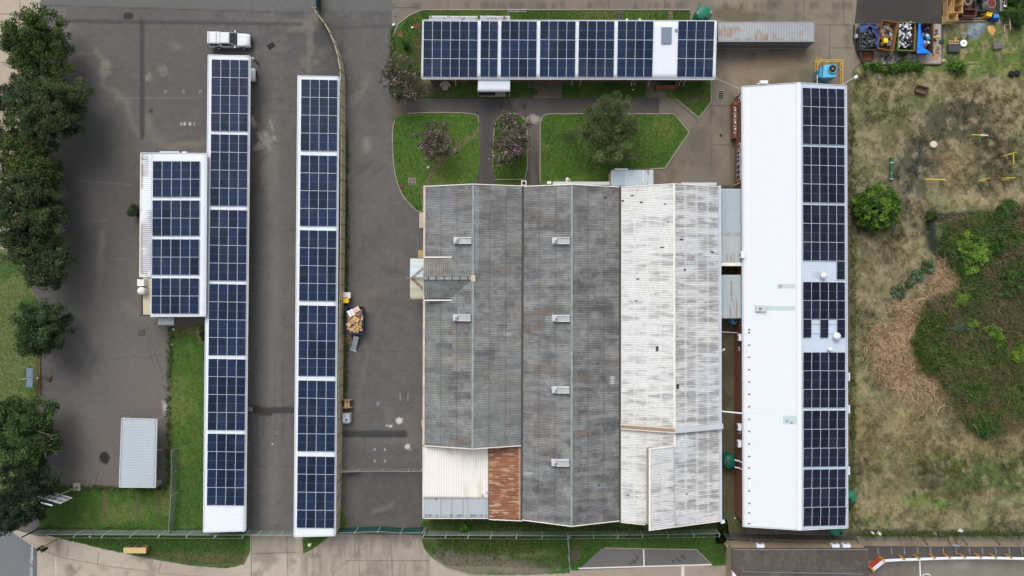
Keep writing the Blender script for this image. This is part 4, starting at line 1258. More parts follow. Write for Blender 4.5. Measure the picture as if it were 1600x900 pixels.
def whitewash(seed, amount, dark, cream, holes, blue=0.0):
    def f(U, W, X, Y, ph, S, T):
        n1 = fbm(X * .5, Y * 3.0, 1.5, 5, seed); n2 = fbm(X, Y, 6, 4, seed + 3); n4 = fbm(X * .7, Y * 4, .8, 5, seed + 7); n6 = fbm(X * .9, Y * .5, 1.8, 4, seed + 12)
        sh = _hash(np.floor(T * 4.0 + .001), np.floor((W + 3 * n6) / 21.0), seed + 9)
        base = np.zeros(U.shape + (3,)) + CA(216, 217, 215)
        base = mixc(base, sstep(.4, .7, n2), CA(*cream), .7)
        if blue: base = mixc(base, sstep(.45, .65, fbm(X, Y, 5, 3, seed + 21)), CA(196, 206, 218), blue)
        worn = np.zeros(U.shape + (3,)) + CA(142, 141, 140)
        worn = mixc(worn, sstep(.45, .7, n4), CA(104, 100, 98), .7)
        m = sstep(amount, amount + .26, n1 * .45 + n4 * .3 + n6 * .18 + sh * .08)
        # paint survives, in ragged bands, along the laps of the sheets
        lap = np.abs(((T * 4.0 + .10 * (n4 - .5)) + .5) % 1.0 - .5)
        m = m * (.25 + .75 * sstep(.02, .20, lap + .26 * (n1 - .5)))
        col = base * (1 - (m * dark)[..., None]) + worn * (m * dark)[..., None]
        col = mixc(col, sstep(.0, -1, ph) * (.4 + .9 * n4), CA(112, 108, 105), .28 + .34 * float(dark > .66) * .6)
        for x, y, w, h in holes: col = mixc(col, rect(U, W, x - w, y - h, x + w, y + h, .4), CA(34, 32, 34), .95)
        return col
    return f


hol3 = [(988, 305.5, 2.6, 1.2), (1002, 316.3, 2.4, 1.4), (973, 314, 2.2, 1.3), (1039, 319, 1.8, .8), (1034.5, 386.5, 3.2, 1.2), (996.5, 436, 2.4, 1.2), (1027, 545, 2.2, 4), (1044, 347, 1.2, 1), (994, 470, 1.5, 1), (981, 774, 1.5, 1)]
hol4 = [(1065, 374.5, 2.6, 1.4), (1070, 421.5, 2, 1.6), (1113, 394, 2.2, 1.2), (1059, 604, 2, 4), (1073, 772, 1.4, 1.2), (1113, 394, 2, 1)]
r1N, r1S = P(739.5, 288.5, zr), P(738.5, 700.5, zr)
w1N, w1S = P(665, 292, ze), P(663.5, 695.5, ze)
v1N, v1S = P(816, 291.5, zv), P(814.5, 695.5, zv)
r2N, r2S = P(893.5, 289, zr), P(893, 821.5, zr)
v2N, v2S = P(818.5, 292, zv), P(816, 811.5, zv)
v3N, v3S = P(967.5, 293, zv), P(967.5, 813, zv)
r3N, r3S = P(1053, 288, zr), P(1054, 822, zr)
v4N, v4S = P(970.5, 293, zv), P(970, 815, zv)
e3N, e3S = P(1123, 292.5, ze), P(1124.5, 813.5, ze)
PIT = .21
roof1 = corr('roof', r1N, r1S, w1S, w1N, weathered(301, (113, 114, 113), p1), M_ROOFA, fac, PIT, .024, 60)
corr('roof', r1N, r1S, v1S, v1N, weathered(311, (124, 125, 124), p2, .6), M_ROOFA, fac, PIT, .024, 60)
roof2 = corr('roof', r2N, r2S, v2S, v2N, weathered(321, (109, 109, 108), p3, .45), M_ROOFA, fac, PIT, .024, 60)
corr('roof', r2N, r2S, v3S, v3N, weathered(331, (104, 104, 103), p4, .4), M_ROOFA, fac, PIT, .024, 60)
roof3 = corr('roof', r3N, r3S, v4S, v4N, whitewash(341, .46, .62, (214, 213, 208), hol3), M_ROOFA, fac, PIT, .024, 60)
roof4 = corr('roof', r3N, r3S, e3S, e3N, whitewash(351, .37, .70, (212, 212, 211), hol4, .35), M_ROOFA, fac, PIT, .024, 60)
# clerestory: the east slope runs on above the ridge
tE = (r3S - e3S) * V((1, 0, 1)); k = (P(1013.5, 0, 7.25).x - r3S.x) / tE.x
upS = r3S + V((tE.x * k, -.05, tE.z * k)) + V((0, 0, .03)); yT = P(0, 698, zr).y
upN = V((upS.x, P(0, 703, 7.2).y, upS.z)); rdN = V((r3N.x + (r3S.x - r3N.x) * .78, yT, zr + .03)); rdS = V((r3S.x + .1, upS.y, zr + .02))
corr('clerestory_roof', upN, upS, rdS, rdN, whitewash(361, .45, .7, (216, 214, 208), [(1057, 770, 1, 1)], .3), M_ROOFA, fac, PIT, .035, 14)
mb = MB(); cwx = upS.x + .12; slope3 = lambda x: zv + (x - v4S.x) / (r3S.x - v4S.x) * (zr - zv)
CLW = mat('clerestory_cream', C(176, 172, 146), .8, .1, 2)
mb.hexa([(cwx, upS.y + .2, slope3(cwx) - .05), (cwx + .15, upS.y + .2, slope3(cwx) - .05), (cwx + .15, upN.y - .1, slope3(cwx) - .05), (cwx, upN.y - .1, slope3(cwx) - .05)],
        [(cwx, upS.y + .2, upS.z - .08), (cwx + .15, upS.y + .2, upS.z - .12), (cwx + .15, upN.y - .1, upS.z - .12), (cwx, upN.y - .1, upS.z - .08)], CLW)
for yy in (upN.y - .12, upS.y + .22):
    mb.poly([(cwx, yy, slope3(cwx) - .05), (rdN.x, yy, zr - .05), (cwx, yy, upS.z - .1)], mat('slate_flashing', C(150, 156, 164), .6, .1, 3))
mb.build('clerestory_wall', fac)
mb = MB(); bar(mb, upN + V((.10, .1, 0)), upS + V((.10, -.1, 0)), .22, .07, OFFW); bar(mb, upN + V((0, .12, .02)), rdN + V((0, .12, .02)), .22, .06, OFFW); mb.build('barge_board', fac)
# parapet band across the whitewashed bay
mb = MB(); yb = P(0, 668, 5.2).y
BAND = mat('band_plaster', C(206, 198, 184), .85, .14, 3)
pa, pb, pc = V((v4N.x - .1, yb, zv + .05)), V((r3N.x, yb - .1, zr + .08)), V((e3N.x + .45, yb, ze + .0))
bar(mb, pa, pb, .62, .36, BAND); bar(mb, pb, pc, .62, .34, mat('band_zinc', C(192, 196, 202), .6, .08, 3))
bar(mb, pa + V((0, .05, .36)), pb + V((0, .05, .36)), .34, .05, mat('band_rusty', C(150, 128, 110), .85, .2, 3)); mb.build('parapet', fac)
# walls
yn, ys1, ys2 = w1N.y - .2, w1S.y + .25, v2S.y + .3
gable_walls('wall', fac, [(w1N.x + .35, ze - .18), (r1N.x, zr - .12), (v1N.x, zv - .12)], ys1, yn, PLASTER)
gable_walls('wall', fac, [(v1N.x, zv - .12), (r2N.x, zr - .12), (v3N.x, zv - .12)], ys2, yn, PLASTER)
gable_walls('wall', fac, [(v3N.x, zv - .12), (r3N.x, zr - .12), (e3N.x - .15, ze - .18)], ys2, yn, PLASTER)
# gutters and cappings
mb = MB(); mb2 = MB()
for a, b, c, d in ((v1N, v1S, v2N, v2S), (v3N, v3S, v4N, v4S)):
    m0 = (a + c) / 2 + V((0, .1, -.10)); m1 = (b + d) / 2; m1.y = d.y; m1 = m1 + V((0, -.1, -.10)); bar(mb, m0, m1, .34, .09, GUTTERB)
mb.build('valley_gutter', fac)
bar(mb2, w1N + V((-.14, .2, -.12)), w1S + V((-.14, 0, -.12)), .26, .13, mat('peeling_gutter', C(196, 182, 168), .8, .25, 1.2)); mb2.build('gutter', fac)
mb2 = MB(); bar(mb2, e3N + V((.14, .2, -.12)), e3S + V((.14, -.1, -.12)), .30, .14, mat('zinc_gutter', C(186, 190, 200), .6, .10, 2)); mb2.build('gutter', fac)
RCAP = mat('ridge_lichen', C(140, 148, 145), .9, .25, 1.5, bump=.2)
for a, b, rf_, m in ((r1N, r1S, roof1, RCAP), (r2N, r2S, roof2, RCAP), (r3N, V((r3S.x, P(0, 697, zr).y, zr)), roof3, mat('ridge_white', C(222, 220, 212), .8, .1, 2))):
    mb = MB(); bar(mb, a + V((0, .05, .015)), b + V((0, -.05, .015)), .24, .05, m); mb.build('ridge_cap', rf_)
mb = MB()
def barge(a, b, dy):
    bar(MB(), a + V((0, dy, -.12)), b + V((0, dy, -.12)), .10, .20, OFFW).build('barge_board', fac)
for a, b in ((w1N, r1N), (r1N, v1N), (v2N, r2N), (r2N, v3N), (v4N, r3N), (r3N, e3N)): barge(a, b, .06)
for a, b in ((w1S, r1S), (r1S, v1S), (v2S, r2S), (r2S, v3S), (v4S, V((upS.x, v4S.y - .02, slope3(upS.x))))): barge(a, b, -.06)
barge(upS, e3S, -.05)
# cross gable over the west entrance
xa, xb = w1N.x - .02, r1N.x - .05
cz, ce = zr - .02, 5.25
yR = P(0, 435, cz).y; yA = P(0, 402.5, ce).y; yB = P(0, 468.5, ce).y
pX = [(664, 402, 700, 434, (124, 104, 94), .5), (664, 428, 740, 440, (142, 158, 150), .4)]
cross = corr('porch_roof', (xb, yR, cz), (xa, yR, cz), (xa, yA, ce), (xb, yA, ce), weathered(371, (112, 112, 110), pX, .5), M_ROOFA, fac, .26, .04, 10)
corr('porch_roof', (xa, yR, cz), (xb, yR, cz), (xb, yB, ce), (xa, yB, ce), weathered(381, (112, 118, 114), pX, .6), M_ROOFA, fac, .26, .04, 10)
mb = MB(); bar(mb, (xa - .1, yR, cz + .02), (xb, yR, cz + .02), .3, .07, RCAP)
for i in range(6):
    x = xa + .6 + i * .95; mb.box((x, yR + .02, cz + .06), (.14, .5, .1), DSTEEL)
mb.box((xb + .05, yR, cz + .08), (.5, .75, .14), mat('terracotta_cap', C(196, 178, 158), .85, .15, 3)); mb.build('ridge_cap', cross)
mb = MB()
for yy, s in ((yA, 1), (yB, -1)):
    bar(mb, (xa, yy + .05 * s, ce - .06), (xa + 3.55, yy + .05 * s, ce - .06), .16, .12, OFFW)
mb.build('gutter', cross)
mb = MB()
mb.poly([(xa + .12, yA - .15, 0), (xa + .12, yB + .15, 0), (xa + .12, yB + .15, ce - .1), (xa + .12, yR, cz - .1), (xa + .12, yA - .15, ce - .1)], PLASTER)
for yy in (yA - .15, yB + .15):
    mb.poly([(xa + .12, yy, 3.8), (xa + 3.4, yy, 3.8), (xa + 3.4, yy, ce - .08), (xa + .12, yy, ce - .08)], PLASTER)
mb.build('porch_wall', fac)
mb = MB(); c = V((xa - .02, yR - .62, 0))
for s in (-1, 1): mb.box((xa + .05, yR + s * .75, 1.3), (.08, 1.4, 2.6), DSTEEL)
mb.build('door', fac)
zc = 3.5
cA, cB = P(641, 404.5, zc), P(666, 404.5, zc)
yM = P(0, 434.5, zc + .35).y
corr('canopy', (cA.x, yM, zc + .35), (cB.x + .1, yM, zc + .35), (cB.x + .1, P(0, 404, zc).y, zc), (cA.x, P(0, 404, zc).y, zc), lambda U, W, X, Y, ph, S, T: mixc(np.zeros(U.shape + (3,)) + CA(190, 204, 204), sstep(.2, -.9, np.sin(Y * 18)), CA(160, 172, 172), .4), M_GALV, fac, .3, .008, 10)
corr('canopy', (cA.x, yM, zc + .35), (cB.x + .1, yM, zc + .35), (cB.x + .1, P(0, 468, zc).y, zc), (cA.x, P(0, 468, zc).y, zc), lambda U, W, X, Y, ph, S, T: mixc(np.zeros(U.shape + (3,)) + CA(192, 188, 164), sstep(.2, -.9, np.sin(Y * 18)), CA(158, 154, 134), .4), M_GALV, fac, .3, .008, 10)
mb = MB(); mb.path([(cA.x - .35, yM, zc + .5), (cB.x + .1, yM, zc + .55)], .06, mat('rusty_pole', C(150, 130, 108), .8, .2, 3))
for i in range(5): mb.box((cA.x + .2 + i * .45, yM, zc + .55), (.1, .22, .12), OLDWOOD)
for s in (-1, 1):
    for dd in (0, .3): mb.path([(cA.x + .15 + dd * .4, yM, zc + .5), (cB.x + .02, yM + s * (1.75 - dd), zc + .25)], .03, DSTEEL)
mb.build('canopy_stay', fac)
# ridge smoke vents with small cowls
GV = mat('vent_white', C(196, 198, 200), .7, .12, 3)
for i, (x, y) in enumerate(((723, 376), (722, 496.5), (876.5, 376.5), (876.5, 497.5), (876, 609), (875.5, 722.5))):
    pl = plane_of(r1N, r1S, w1N) if x < 800 else plane_of(r2N, r2S, v2N)
    a = on_plane(x - 14, y, pl, .05); b = on_plane(x + 14, y, pl, .05); d = b - a
    vent = None
    mb = MB(); bar(mb, a, b, .85, .14, GV); bar(mb, a + d * .28 + V((0, 0, .14)), a + d * .96 + V((0, 0, .14)), .56, .22, mat('vent_grey', C(168, 172, 174), .6, .1, 3))
    for s in (-1, 1): bar(mb, a + d * .28 + V((0, s * .34, .14)), a + d * .98 + V((0, s * .34, .14)), .1, .30, GV)
    vent = mb.build('roof_vent', roof1 if x < 800 else roof2)
    mb = MB(); mb.box(a + d * .14 + V((0, 0, .42)), (.5, .5, .5), GV); mb.tube(a + d * .14 + V((.1, 0, .67)), a + d * .14 + V((.1, 0, .8)), .12, STEEL); mb.box(a + d * .28 + V((-.05, 0, .3)), (.08, .5, .3), DSTEEL)
    mb.build('vent_cowl', roof1 if x < 800 else roof2)
# south-west lean-to roofs
def leanw(U, W, X, Y, ph, S, T):
    n = fbm(X * 2, Y * .5, 1.6, 4, 5); n2 = fbm(X, Y, 3, 4, 8)
    col = np.zeros(U.shape + (3,)) + CA(236, 232, 224)
    col = mixc(col, sstep(.1, -.9, ph), CA(196, 188, 176), .5); col = mixc(col, sstep(.55, .8, n), CA(206, 196, 178), .6); col = mixc(col, sstep(.55, .8, n2), CA(216, 208, 194), .5)
    for x, y in ((754.5, 774), (758.5, 772.5), (761, 769.5)): col = mixc(col, rect(U, W, x - 1.1, y - 1.5, x + 1.1, y + 1.5, .4), CA(50, 50, 60), .9)
    return col


def leanb(U, W, X, Y, ph, S, T):
    n = fbm(X * 2, Y * .5, 1.2, 4, 15)
    col = np.zeros(U.shape + (3,)) + CA(182, 190, 194)
    col = mixc(col, sstep(.1, -.9, ph), CA(146, 158, 164), .5)
    for x, w in ((689, 1.5), (706, 1.2), (723.5, 1.5), (731, .8)): col = mixc(col, seg(U, W, [(x, 779), (x, 810)], w, .5), CA(140, 132, 126), .8)
    col = mixc(col, rect(U, W, 655, 804, 770, 807, .8) * (fbm(X * 6, Y, 1, 2, 3) > .5), CA(90, 86, 84), .8)
    col = mixc(col, rect(U, W, 655, 776, 770, 780, .6), CA(128, 124, 122), .6)
    col = mixc(col, rect(U, W, 680.5, 778, 683, 781.5, .4), CA(20, 20, 26), .95)
    return col


def leanr(U, W, X, Y, ph, S, T):
    n = fbm(X * .9, Y * 3.4, .8, 5, 25); n2 = fbm(X, Y, 2.2, 4, 28)
    col = np.zeros(U.shape + (3,)) + CA(146, 92, 62)
    col = mixc(col, sstep(.4, .7, n2), CA(124, 74, 52), .8); col = mixc(col, sstep(.55, .68, n), CA(198, 172, 140), .7)
    col = mixc(col, sstep(.62, .8, fbm(X * .5, Y * 4, 1.0, 4, 31)), CA(172, 118, 76), .6)
    col = mixc(col, sstep(0, -1, ph), CA(92, 54, 38), .4)
    col = mixc(col, rect(U, W, 811, 690, 815, 815, .8), CA(196, 176, 150), .7)
    return col


zl = 3.9
corr('leanto_roof', P(661.5, 697, zl), P(763.5, 697, zl), P(763, 779, zl - .45), P(661.5, 778, zl - .45), leanw, M_ROOFW, fac, .3, .02, 20)
corr('leanto_roof', P(661.5, 777.5, zl - .50), P(763, 778.5, zl - .50), P(763, 809, zl - .8), P(661, 809, zl - .8), leanb, M_GALV, fac, .25, .02, 16)
corr('rusty_roof', P(764, 698, zl + .05), P(764, 809.5, zl - .3), P(814.5, 812, zl - .25), P(814.5, 696, zl + .1), leanr, M_GALV, fac, .2, .03, 30)['label'] = 'heavily rusted orange sheet roof'
mb = MB()
a, b = P(664, 700, zl), P(811, 806, zl - .8)
mb.hexa([(a.x, b.y, 0), (b.x, b.y, 0), (b.x, a.y, 0), (a.x, a.y, 0)], [(a.x, b.y, zl - 1.0), (b.x, b.y, zl - 1.0), (b.x, a.y, zl - .25), (a.x, a.y, zl - .25)], PLASTER); mb.build('leanto_wall', fac)
mb = MB(); bar(mb, P(763.6, 697, zl + .02), P(763.6, 809, zl - .7), .09, .10, DSTEEL); bar(mb, P(661, 696.5, zl), P(661, 809, zl - .85), .10, .14, OFFW)
bar(mb, P(661, 809.4, zl - .92), P(764, 809.4, zl - .92), .10, .14, OFFW); bar(mb, P(764, 811, zl - .4), P(817, 813.5, zl - .4), .10, .16, OFFW); mb.build('fascia', fac)
# north-east store against the gable
def galv_rust(U, W, X, Y, ph, S, T):
    n = fbm(X * 1.6, Y * .6, 1.0, 4, 45)
    col = np.zeros(U.shape + (3,)) + CA(172, 184, 192)
    col = mixc(col, sstep(.1, -.9, ph), CA(138, 150, 158), .5)
    col = mixc(col, rect(U, W, 954, 264, 978, 292, .5), CA(138, 156, 170), .6)
    col = mixc(col, rect(U, W, 990, 264, 1016, 290, 3) * sstep(.48, .6, n), CA(142, 82, 54), .9)
    col = mixc(col, rect(U, W, 1003, 264, 1016, 292, 2) * sstep(.5, .58, fbm(X * 3, Y * .5, .7, 3, 9)), CA(120, 66, 44), .8)
    col = mixc(col, seg(U, W, [(978, 265), (978, 292)], 1.0, .5) + seg(U, W, [(1005, 265), (1005, 292)], 1.2, .5), CA(205, 208, 210), .7)
    return col


corr('store_roof', P(955, 265.5, 3.2), P(1021, 265.5, 3.2), P(1021, 291, 3.5), P(954, 291, 3.5), galv_rust, M_GALV, fac, .2, .02, 12)
mb = MB(); a, b = P(956, 266.5, 3.0), P(1020, 293, 3.0); mb.hexa([(a.x, b.y, 0), (b.x, b.y, 0), (b.x, a.y, 0), (a.x, a.y, 0)], [(a.x, b.y, 3.2), (b.x, b.y, 3.2), (b.x, a.y, 2.98), (a.x, a.y, 2.98)], PLASTER); mb.build('store_wall', fac)
mb = MB(); bar(mb, P(960, 264.4, 3.15), P(981, 264.4, 3.15), .12, .1, WHITE); mb.box(P(1092, 287.5, 3.4), (4.4, .35, .12), LSTEEL); mb.box(P(908, 286.5, 3.6), (7.0, .4, .12), LSTEEL); mb.build('lintel', fac)
mb = MB(); c = P(818.5, 286.5, 3.9); mb.box(c, (.62, .62, .5), OFFW); mb.box(c + V((0, 0, .26)), (.4, .4, .04), BLACK); mb.build('rainwater_head', fac)
mb = MB(); mb.box(P(858, 285.5, 3.9), (.5, .3, .4), OFFW); mb.tube(P(886, 286, 3.2), P(886, 279, 3.4), .16, OFFW); mb.tube(P(886, 279, 3.4), P(890, 282, 3.0), .16, OFFW); mb.build('vent_pipe', fac)

# ------------------------------------------------------------ link roofs between factory and hall
def linkc(rs):
    def f(U, W, X, Y, ph, S, T):
        n = fbm(X * 1.6, Y * .25, 1.0, 4, 55)
        col = np.zeros(U.shape + (3,)) + CA(164, 175, 180)
        col = mixc(col, sstep(.1, -.9, ph), CA(140, 151, 157), .5)
        col = mixc(col, sstep(366, 370, W) * (W < 420), CA(168, 176, 174), .7)
        col = mixc(col, rect(U, W, 1100, 364.5, 1170, 368.5, .6) * sstep(.35, .6, n), CA(150, 136, 120), .7)
        for x, y0, y1 in rs: col = mixc(col, seg(U, W, [(x, y0), (x, y1)], 2.6, 1.2) * sstep(.3, .55, n), CA(146, 112, 84), .75)
        return col
    return f


for nm, y0, y1, rs, lb in (('link_roof', 295, 411, [(1136, 398, 411), (1142, 400, 411), (1147, 396, 411)], 'longer blue grey link roof bridging factory and brick hall, beside the white wall unit'),
                           ('link_roof', 429.5, 497.5, [(1143, 440, 470), (1147, 470, 497), (1151, 465, 497), (1141, 478, 497)], 'shorter link roof with rust streaks, below the dark gap between factory and hall')):
    a = P(1126.5, y0, 3.3)
    root = thing(nm, lb, 'roof', P(1143, (y0 + y1) / 2, 0), 'link roofs between factory and hall')
    rr = corr('roof', P(1126.5, y0, 3.35), P(1158.5, y0, 3.2), P(1158.5, y1, 3.2), P(1126.5, y1, 3.35), linkc(rs), M_GALV, root, .22, .018, 60)
    mb = MB()
    for q in (y0 + 3, y1 - 3):
        for x in (1129, 1156): mb.tube(P(x, q, 3.2) * V((1, 1, 0)), P(x, q, 3.15), .05, STEEL)
    mb.build('post', root)
    mb = MB()
    if y0 < 400: bar(mb, P(1126, 413, 3.3), P(1160, 413, 3.2), .42, .14, OFFW)
    else: bar(mb, P(1128, 498, 3.2), P(1155, 498, 3.1), .08, .1, DSTEEL)
    mb.build('edge_beam', root)
mb = MB(); mb.path([P(1126, 642.5, 3.9), P(1160, 646, 3.5)], .09, WHITE); tag(mb.build('pipe', None, P(1143, 644, 3.6)), 'straight white pipe crossing from the factory gutter to the brick hall', 'pipe')
mb = MB(); mb.path([P(1127, 518.5, 3.6), P(1152, 520, 3.4)], .035, LSTEEL); tag(mb.build('pipe', None, P(1140, 519, 3.5)), 'thin grey pipe crossing the gap below the small blue tank', 'pipe')

# ------------------------------------------------------------ open shelter in the left yard
sh = thing('shelter', 'pale grey corrugated shelter roof on splayed posts beside the side lawn', 'shelter', P(216, 708, 0))
zz = 2.6
qa, qb, qc, qd = P(190.5, 653.5, zz), P(245.5, 655, zz), P(243, 761.5, zz), P(186.5, 761, zz)
corr('roof', qa, qd, qc, qb, lambda U, W, X, Y, ph, S, T: mixc(mixc(np.zeros(U.shape + (3,)) + CA(176, 186, 192), sstep(.2, -.9, ph), CA(140, 150, 156), .55), sstep(.5, .8, fbm(X, Y, 3, 4, 5)), CA(160, 170, 176), .5), M_GALV, sh, .2, .02, 10)
mb = MB()
for a, b in ((qa, qb), (qb, qc), (qc, qd), (qd, qa)): bar(mb, a + V((0, 0, -.08)), b + V((0, 0, -.08)), .1, .13, LSTEEL)
mb.build('fascia', sh)
for (u0, v0), t in (((206, 650.5), qa), ((257, 650), qb), ((253.5, 702.5), qb.lerp(qc, .45)), ((249, 756), qc), ((212, 757), qd), ((210, 703), qa.lerp(qd, .45))):
    mb = MB(); b = P(u0, v0, 0); mb.tube(b, t + V((0, 0, -.1)), .05, LSTEEL); mb.build('post', sh)
mb = MB(); mb.lathe([(.30, 0), (.32, .02), (.32, .25), (.25, .27), (.22, .1), (0, .1)], P(249, 753, 0), CONCRETE, 18); mb.build('post_footing', sh)

# ------------------------------------------------------------ guard house at the bottom edge
gh = thing('guard_house', 'flat dark roofed guard house with beige wall at the bottom edge', 'building', P(1250, 885, 0))
a, b = P(1143.5, 857.5, 3.0), P(1357, 905, 3.0); yb = P(0, 935, 3).y
mb = MB(); mb.hexa([(a.x + .2, yb, 0), (b.x - .2, yb, 0), (b.x - .2, a.y - .05, 0), (a.x + .2, a.y - .05, 0)], [(a.x + .2, yb, 2.8), (b.x - .2, yb, 2.8), (b.x - .2, a.y - .05, 2.8), (a.x + .2, a.y - .05, 2.8)], BEIGE); mb.build('wall', gh)


def ghc():
    gx_, gy_ = np.meshgrid(np.linspace(a.x, b.x, 120), np.linspace(yb, a.y + .05, 60))
    n1 = fbm(gx_, gy_, 3, 5, 65); n2 = fbm(gx_, gy_, .7, 4, 66)
    col = np.zeros(gx_.shape + (3,)) + CA(88, 82, 76); col = mixc(col, sstep(.4, .7, n1), CA(74, 69, 65), .7); col = mixc(col, sstep(.55, .8, n2), CA(112, 104, 96), .5)
    return gx_, gy_, col


gx_, gy_, gcol = ghc()
mb = MB(); mb.hexa([(a.x, yb, 2.8), (b.x, yb, 2.8), (b.x, a.y + .05, 2.8), (a.x, a.y + .05, 2.8)], [(a.x, yb, 2.99), (b.x, yb, 2.99), (b.x, a.y + .05, 2.99), (a.x, a.y + .05, 2.99)], DSTEEL); rfg = mb.build('roof_edge', gh)
gridmesh('roof', gx_, gy_, np.full_like(gx_, 3.0), gcol, M_DIRT, gh)
mb = MB(); bar(mb, P(1159, 893, 3.0), P(1346, 896.5, 3.0), .08, .12, STEEL); bar(mb, P(1146, 858.6, 3.0), P(1356, 858.6, 3.0), .10, .06, STEEL); mb.build('roof_kerb', gh)
mb = MB(); c = P(1146, 895, 3.0)
mb.hexa([P(1143, 890, 3.02), P(1148.5, 897, 3.02), P(1149, 905, 3.02), P(1143, 905, 3.02)][::-1], [p + V((0, 0, .5)) for p in [P(1143, 890, 3.02), P(1148.5, 897, 3.02), P(1149, 905, 3.02), P(1143, 905, 3.02)][::-1]], WHITE); tag(mb.build('sign_board', None, c), 'small white sign board standing on the corner of the guard house roof', 'sign')
mb = MB(); q = [P(1133, 847, .0), P(1143.5, 858, .0)]
bar(mb, q[0], q[1], .5, .9, BEIGE); mb.build('side_wall', gh)
# ================================================================ THINGS
def px2(u, v): return P(u, v, 0)


# ---------------------------------------------------------------- wall units
def wall_unit(label, c, s, group, rz=0):
    root = thing('air_conditioner', label, 'air conditioner', V(c) - V((0, 0, s[2] / 2)), group, rz)
    o = worig(root)
    mb = MB(); mb.box(c, s, WHITE); mb.build('casing', root, bevel=.02)
    mb = MB(); f = -1 if group.startswith('wall') else 0
    if f: mb.lathe([(s[2] * .36, 0), (s[2] * .36, .02)], V(c) + V((-s[0] / 2 - .001, 0, 0)), STEEL, 16, axis=(-1, 0, 0))
    else: mb.lathe([(s[2] * .36, 0), (s[2] * .36, .02)], V(c) + V((0, s[1] / 2 + .001, 0)), STEEL, 16, axis=(0, 1, 0))
    mb.build('fan_grille', root)
    return root


for x, y, z_, lb in ((1154, 398, 3.75, 'white air conditioner over the lower end of the longer link roof'), (1155.5, 527, 2.9, 'white air conditioner on the brick wall just below the small blue tank'),
                     (1156, 667, 2.7, 'upper of two white air conditioners on the brick wall below the white crossing pipe'), (1156, 693, 2.7, 'lower of two white air conditioners on the brick wall, nearer the green tank')):
    c = P(x, y, z_); c.x = xW - .28
    wall_unit(lb, c, (.42, .85, .62), 'wall air conditioners on the brick hall')
for x, lb in ((1187.5, 'white air conditioner alone at the left of the guard house wall'), (1304.5, 'left one of two neighbouring air conditioners on the guard house wall'), (1321.5, 'right one of two neighbouring air conditioners on the guard house wall')):
    c = P(x, 852, 2.4); c.y = a.y + .2
    wall_unit(lb, c, (.95, .42, .6), 'guard house air conditioners')


# ---------------------------------------------------------------- water tanks
def water_tank(label, u, v, r, h, m, group='green water tanks', hatch=(.45, -.5)):
    c = P(u, v, h * .9); c.z = 0
    root = thing('water_tank', label, 'water tank', c, group)
    mb = MB(); prof = [(r * .97, 0)]
    for i in range(5):
        z0 = h * .82 * i / 5; prof += [(r * .97, z0 + .02), (r, z0 + .06), (r, z0 + h * .82 / 5 - .05), (r * .97, z0 + h * .82 / 5 - .01)]
    prof += [(r * .96, h * .84), (r * .80, h * .92), (r * .42, h * .985), (0, h)]
    mb.lathe(prof, c, m, 32); mb.build('tank_body', root, smooth=False)
    mb = MB()
    for i in range(6):
        t = i * math.pi / 3 + .3; d = V((math.cos(t), math.sin(t), 0))
        bar(mb, c + d * r * .28 + V((0, 0, h * .985)), c + d * r * .93 + V((0, 0, h * .855)), .10, .05, m)
    mb.build('rib', root)
    mb = MB(); q = c + V((hatch[0] * r, hatch[1] * r, h * .93)); mb.lathe([(.22, 0), (.22, .09), (.18, .12), (0, .12)], q, BLACK if m is GREENT else DSTEEL, 18); mb.build('lid', root)
    return root


t1 = water_tank('large bright green water tank standing behind the office at the container end', 1100.5, 20, 1.02, 2.2, GREENT, hatch=(.12, -.72))
mb = MB()
for s in ((-.8, .0), (.8, .05)): mb.lathe([(.2, 0), (.2, .05), (0, .05)], worig(t1) + V((s[0], s[1], 2.0)), STEEL, 14)
mb.build('inlet', t1)
water_tank('dark green water tank with two white pipes, between factory and brick hall', 1141, 722, .92, 1.9, DGREENT, hatch=(-.38, .0))
water_tank('small green water tank standing on the field side of the brick hall', 1330.5, 777, .74, 1.6, GREENT, hatch=(-.35, -.4))
water_tank('green water tank half hidden under the south end of the brick hall roof', 1308, 826, 1.0, 1.9, GREENT)
mb = MB()
for y0, y1 in ((719, 724.5), (730, 735)): mb.path([P(1148, y0, 2.2), P(1154.5, y0 + 1, 2.5), P(1162, y1, 3.3)], .07, WHITE)
tag(mb.build('pipe', None, P(1155, 726, 2.4)), 'pair of white pipes feeding the dark green water tank', 'pipe')
bt = thing('water_tank', 'small sky blue tank under the end of the shorter link roof', 'water tank', P(1146, 503, 0))
mb = MB(); mb.lathe([(.42, 0), (.44, .1), (.44, 1.0), (.38, 1.25), (.12, 1.34), (0, 1.34)], P(1147.5, 502, 1.2) * V((1, 1, 0)), BLUEP, 22); mb.build('tank_body', bt, smooth=True)
mb = MB(); mb.lathe([(.13, 0), (.13, .06), (0, .06)], P(1148.5, 501.5, 1.33), BLACK, 14); mb.build('lid', bt)

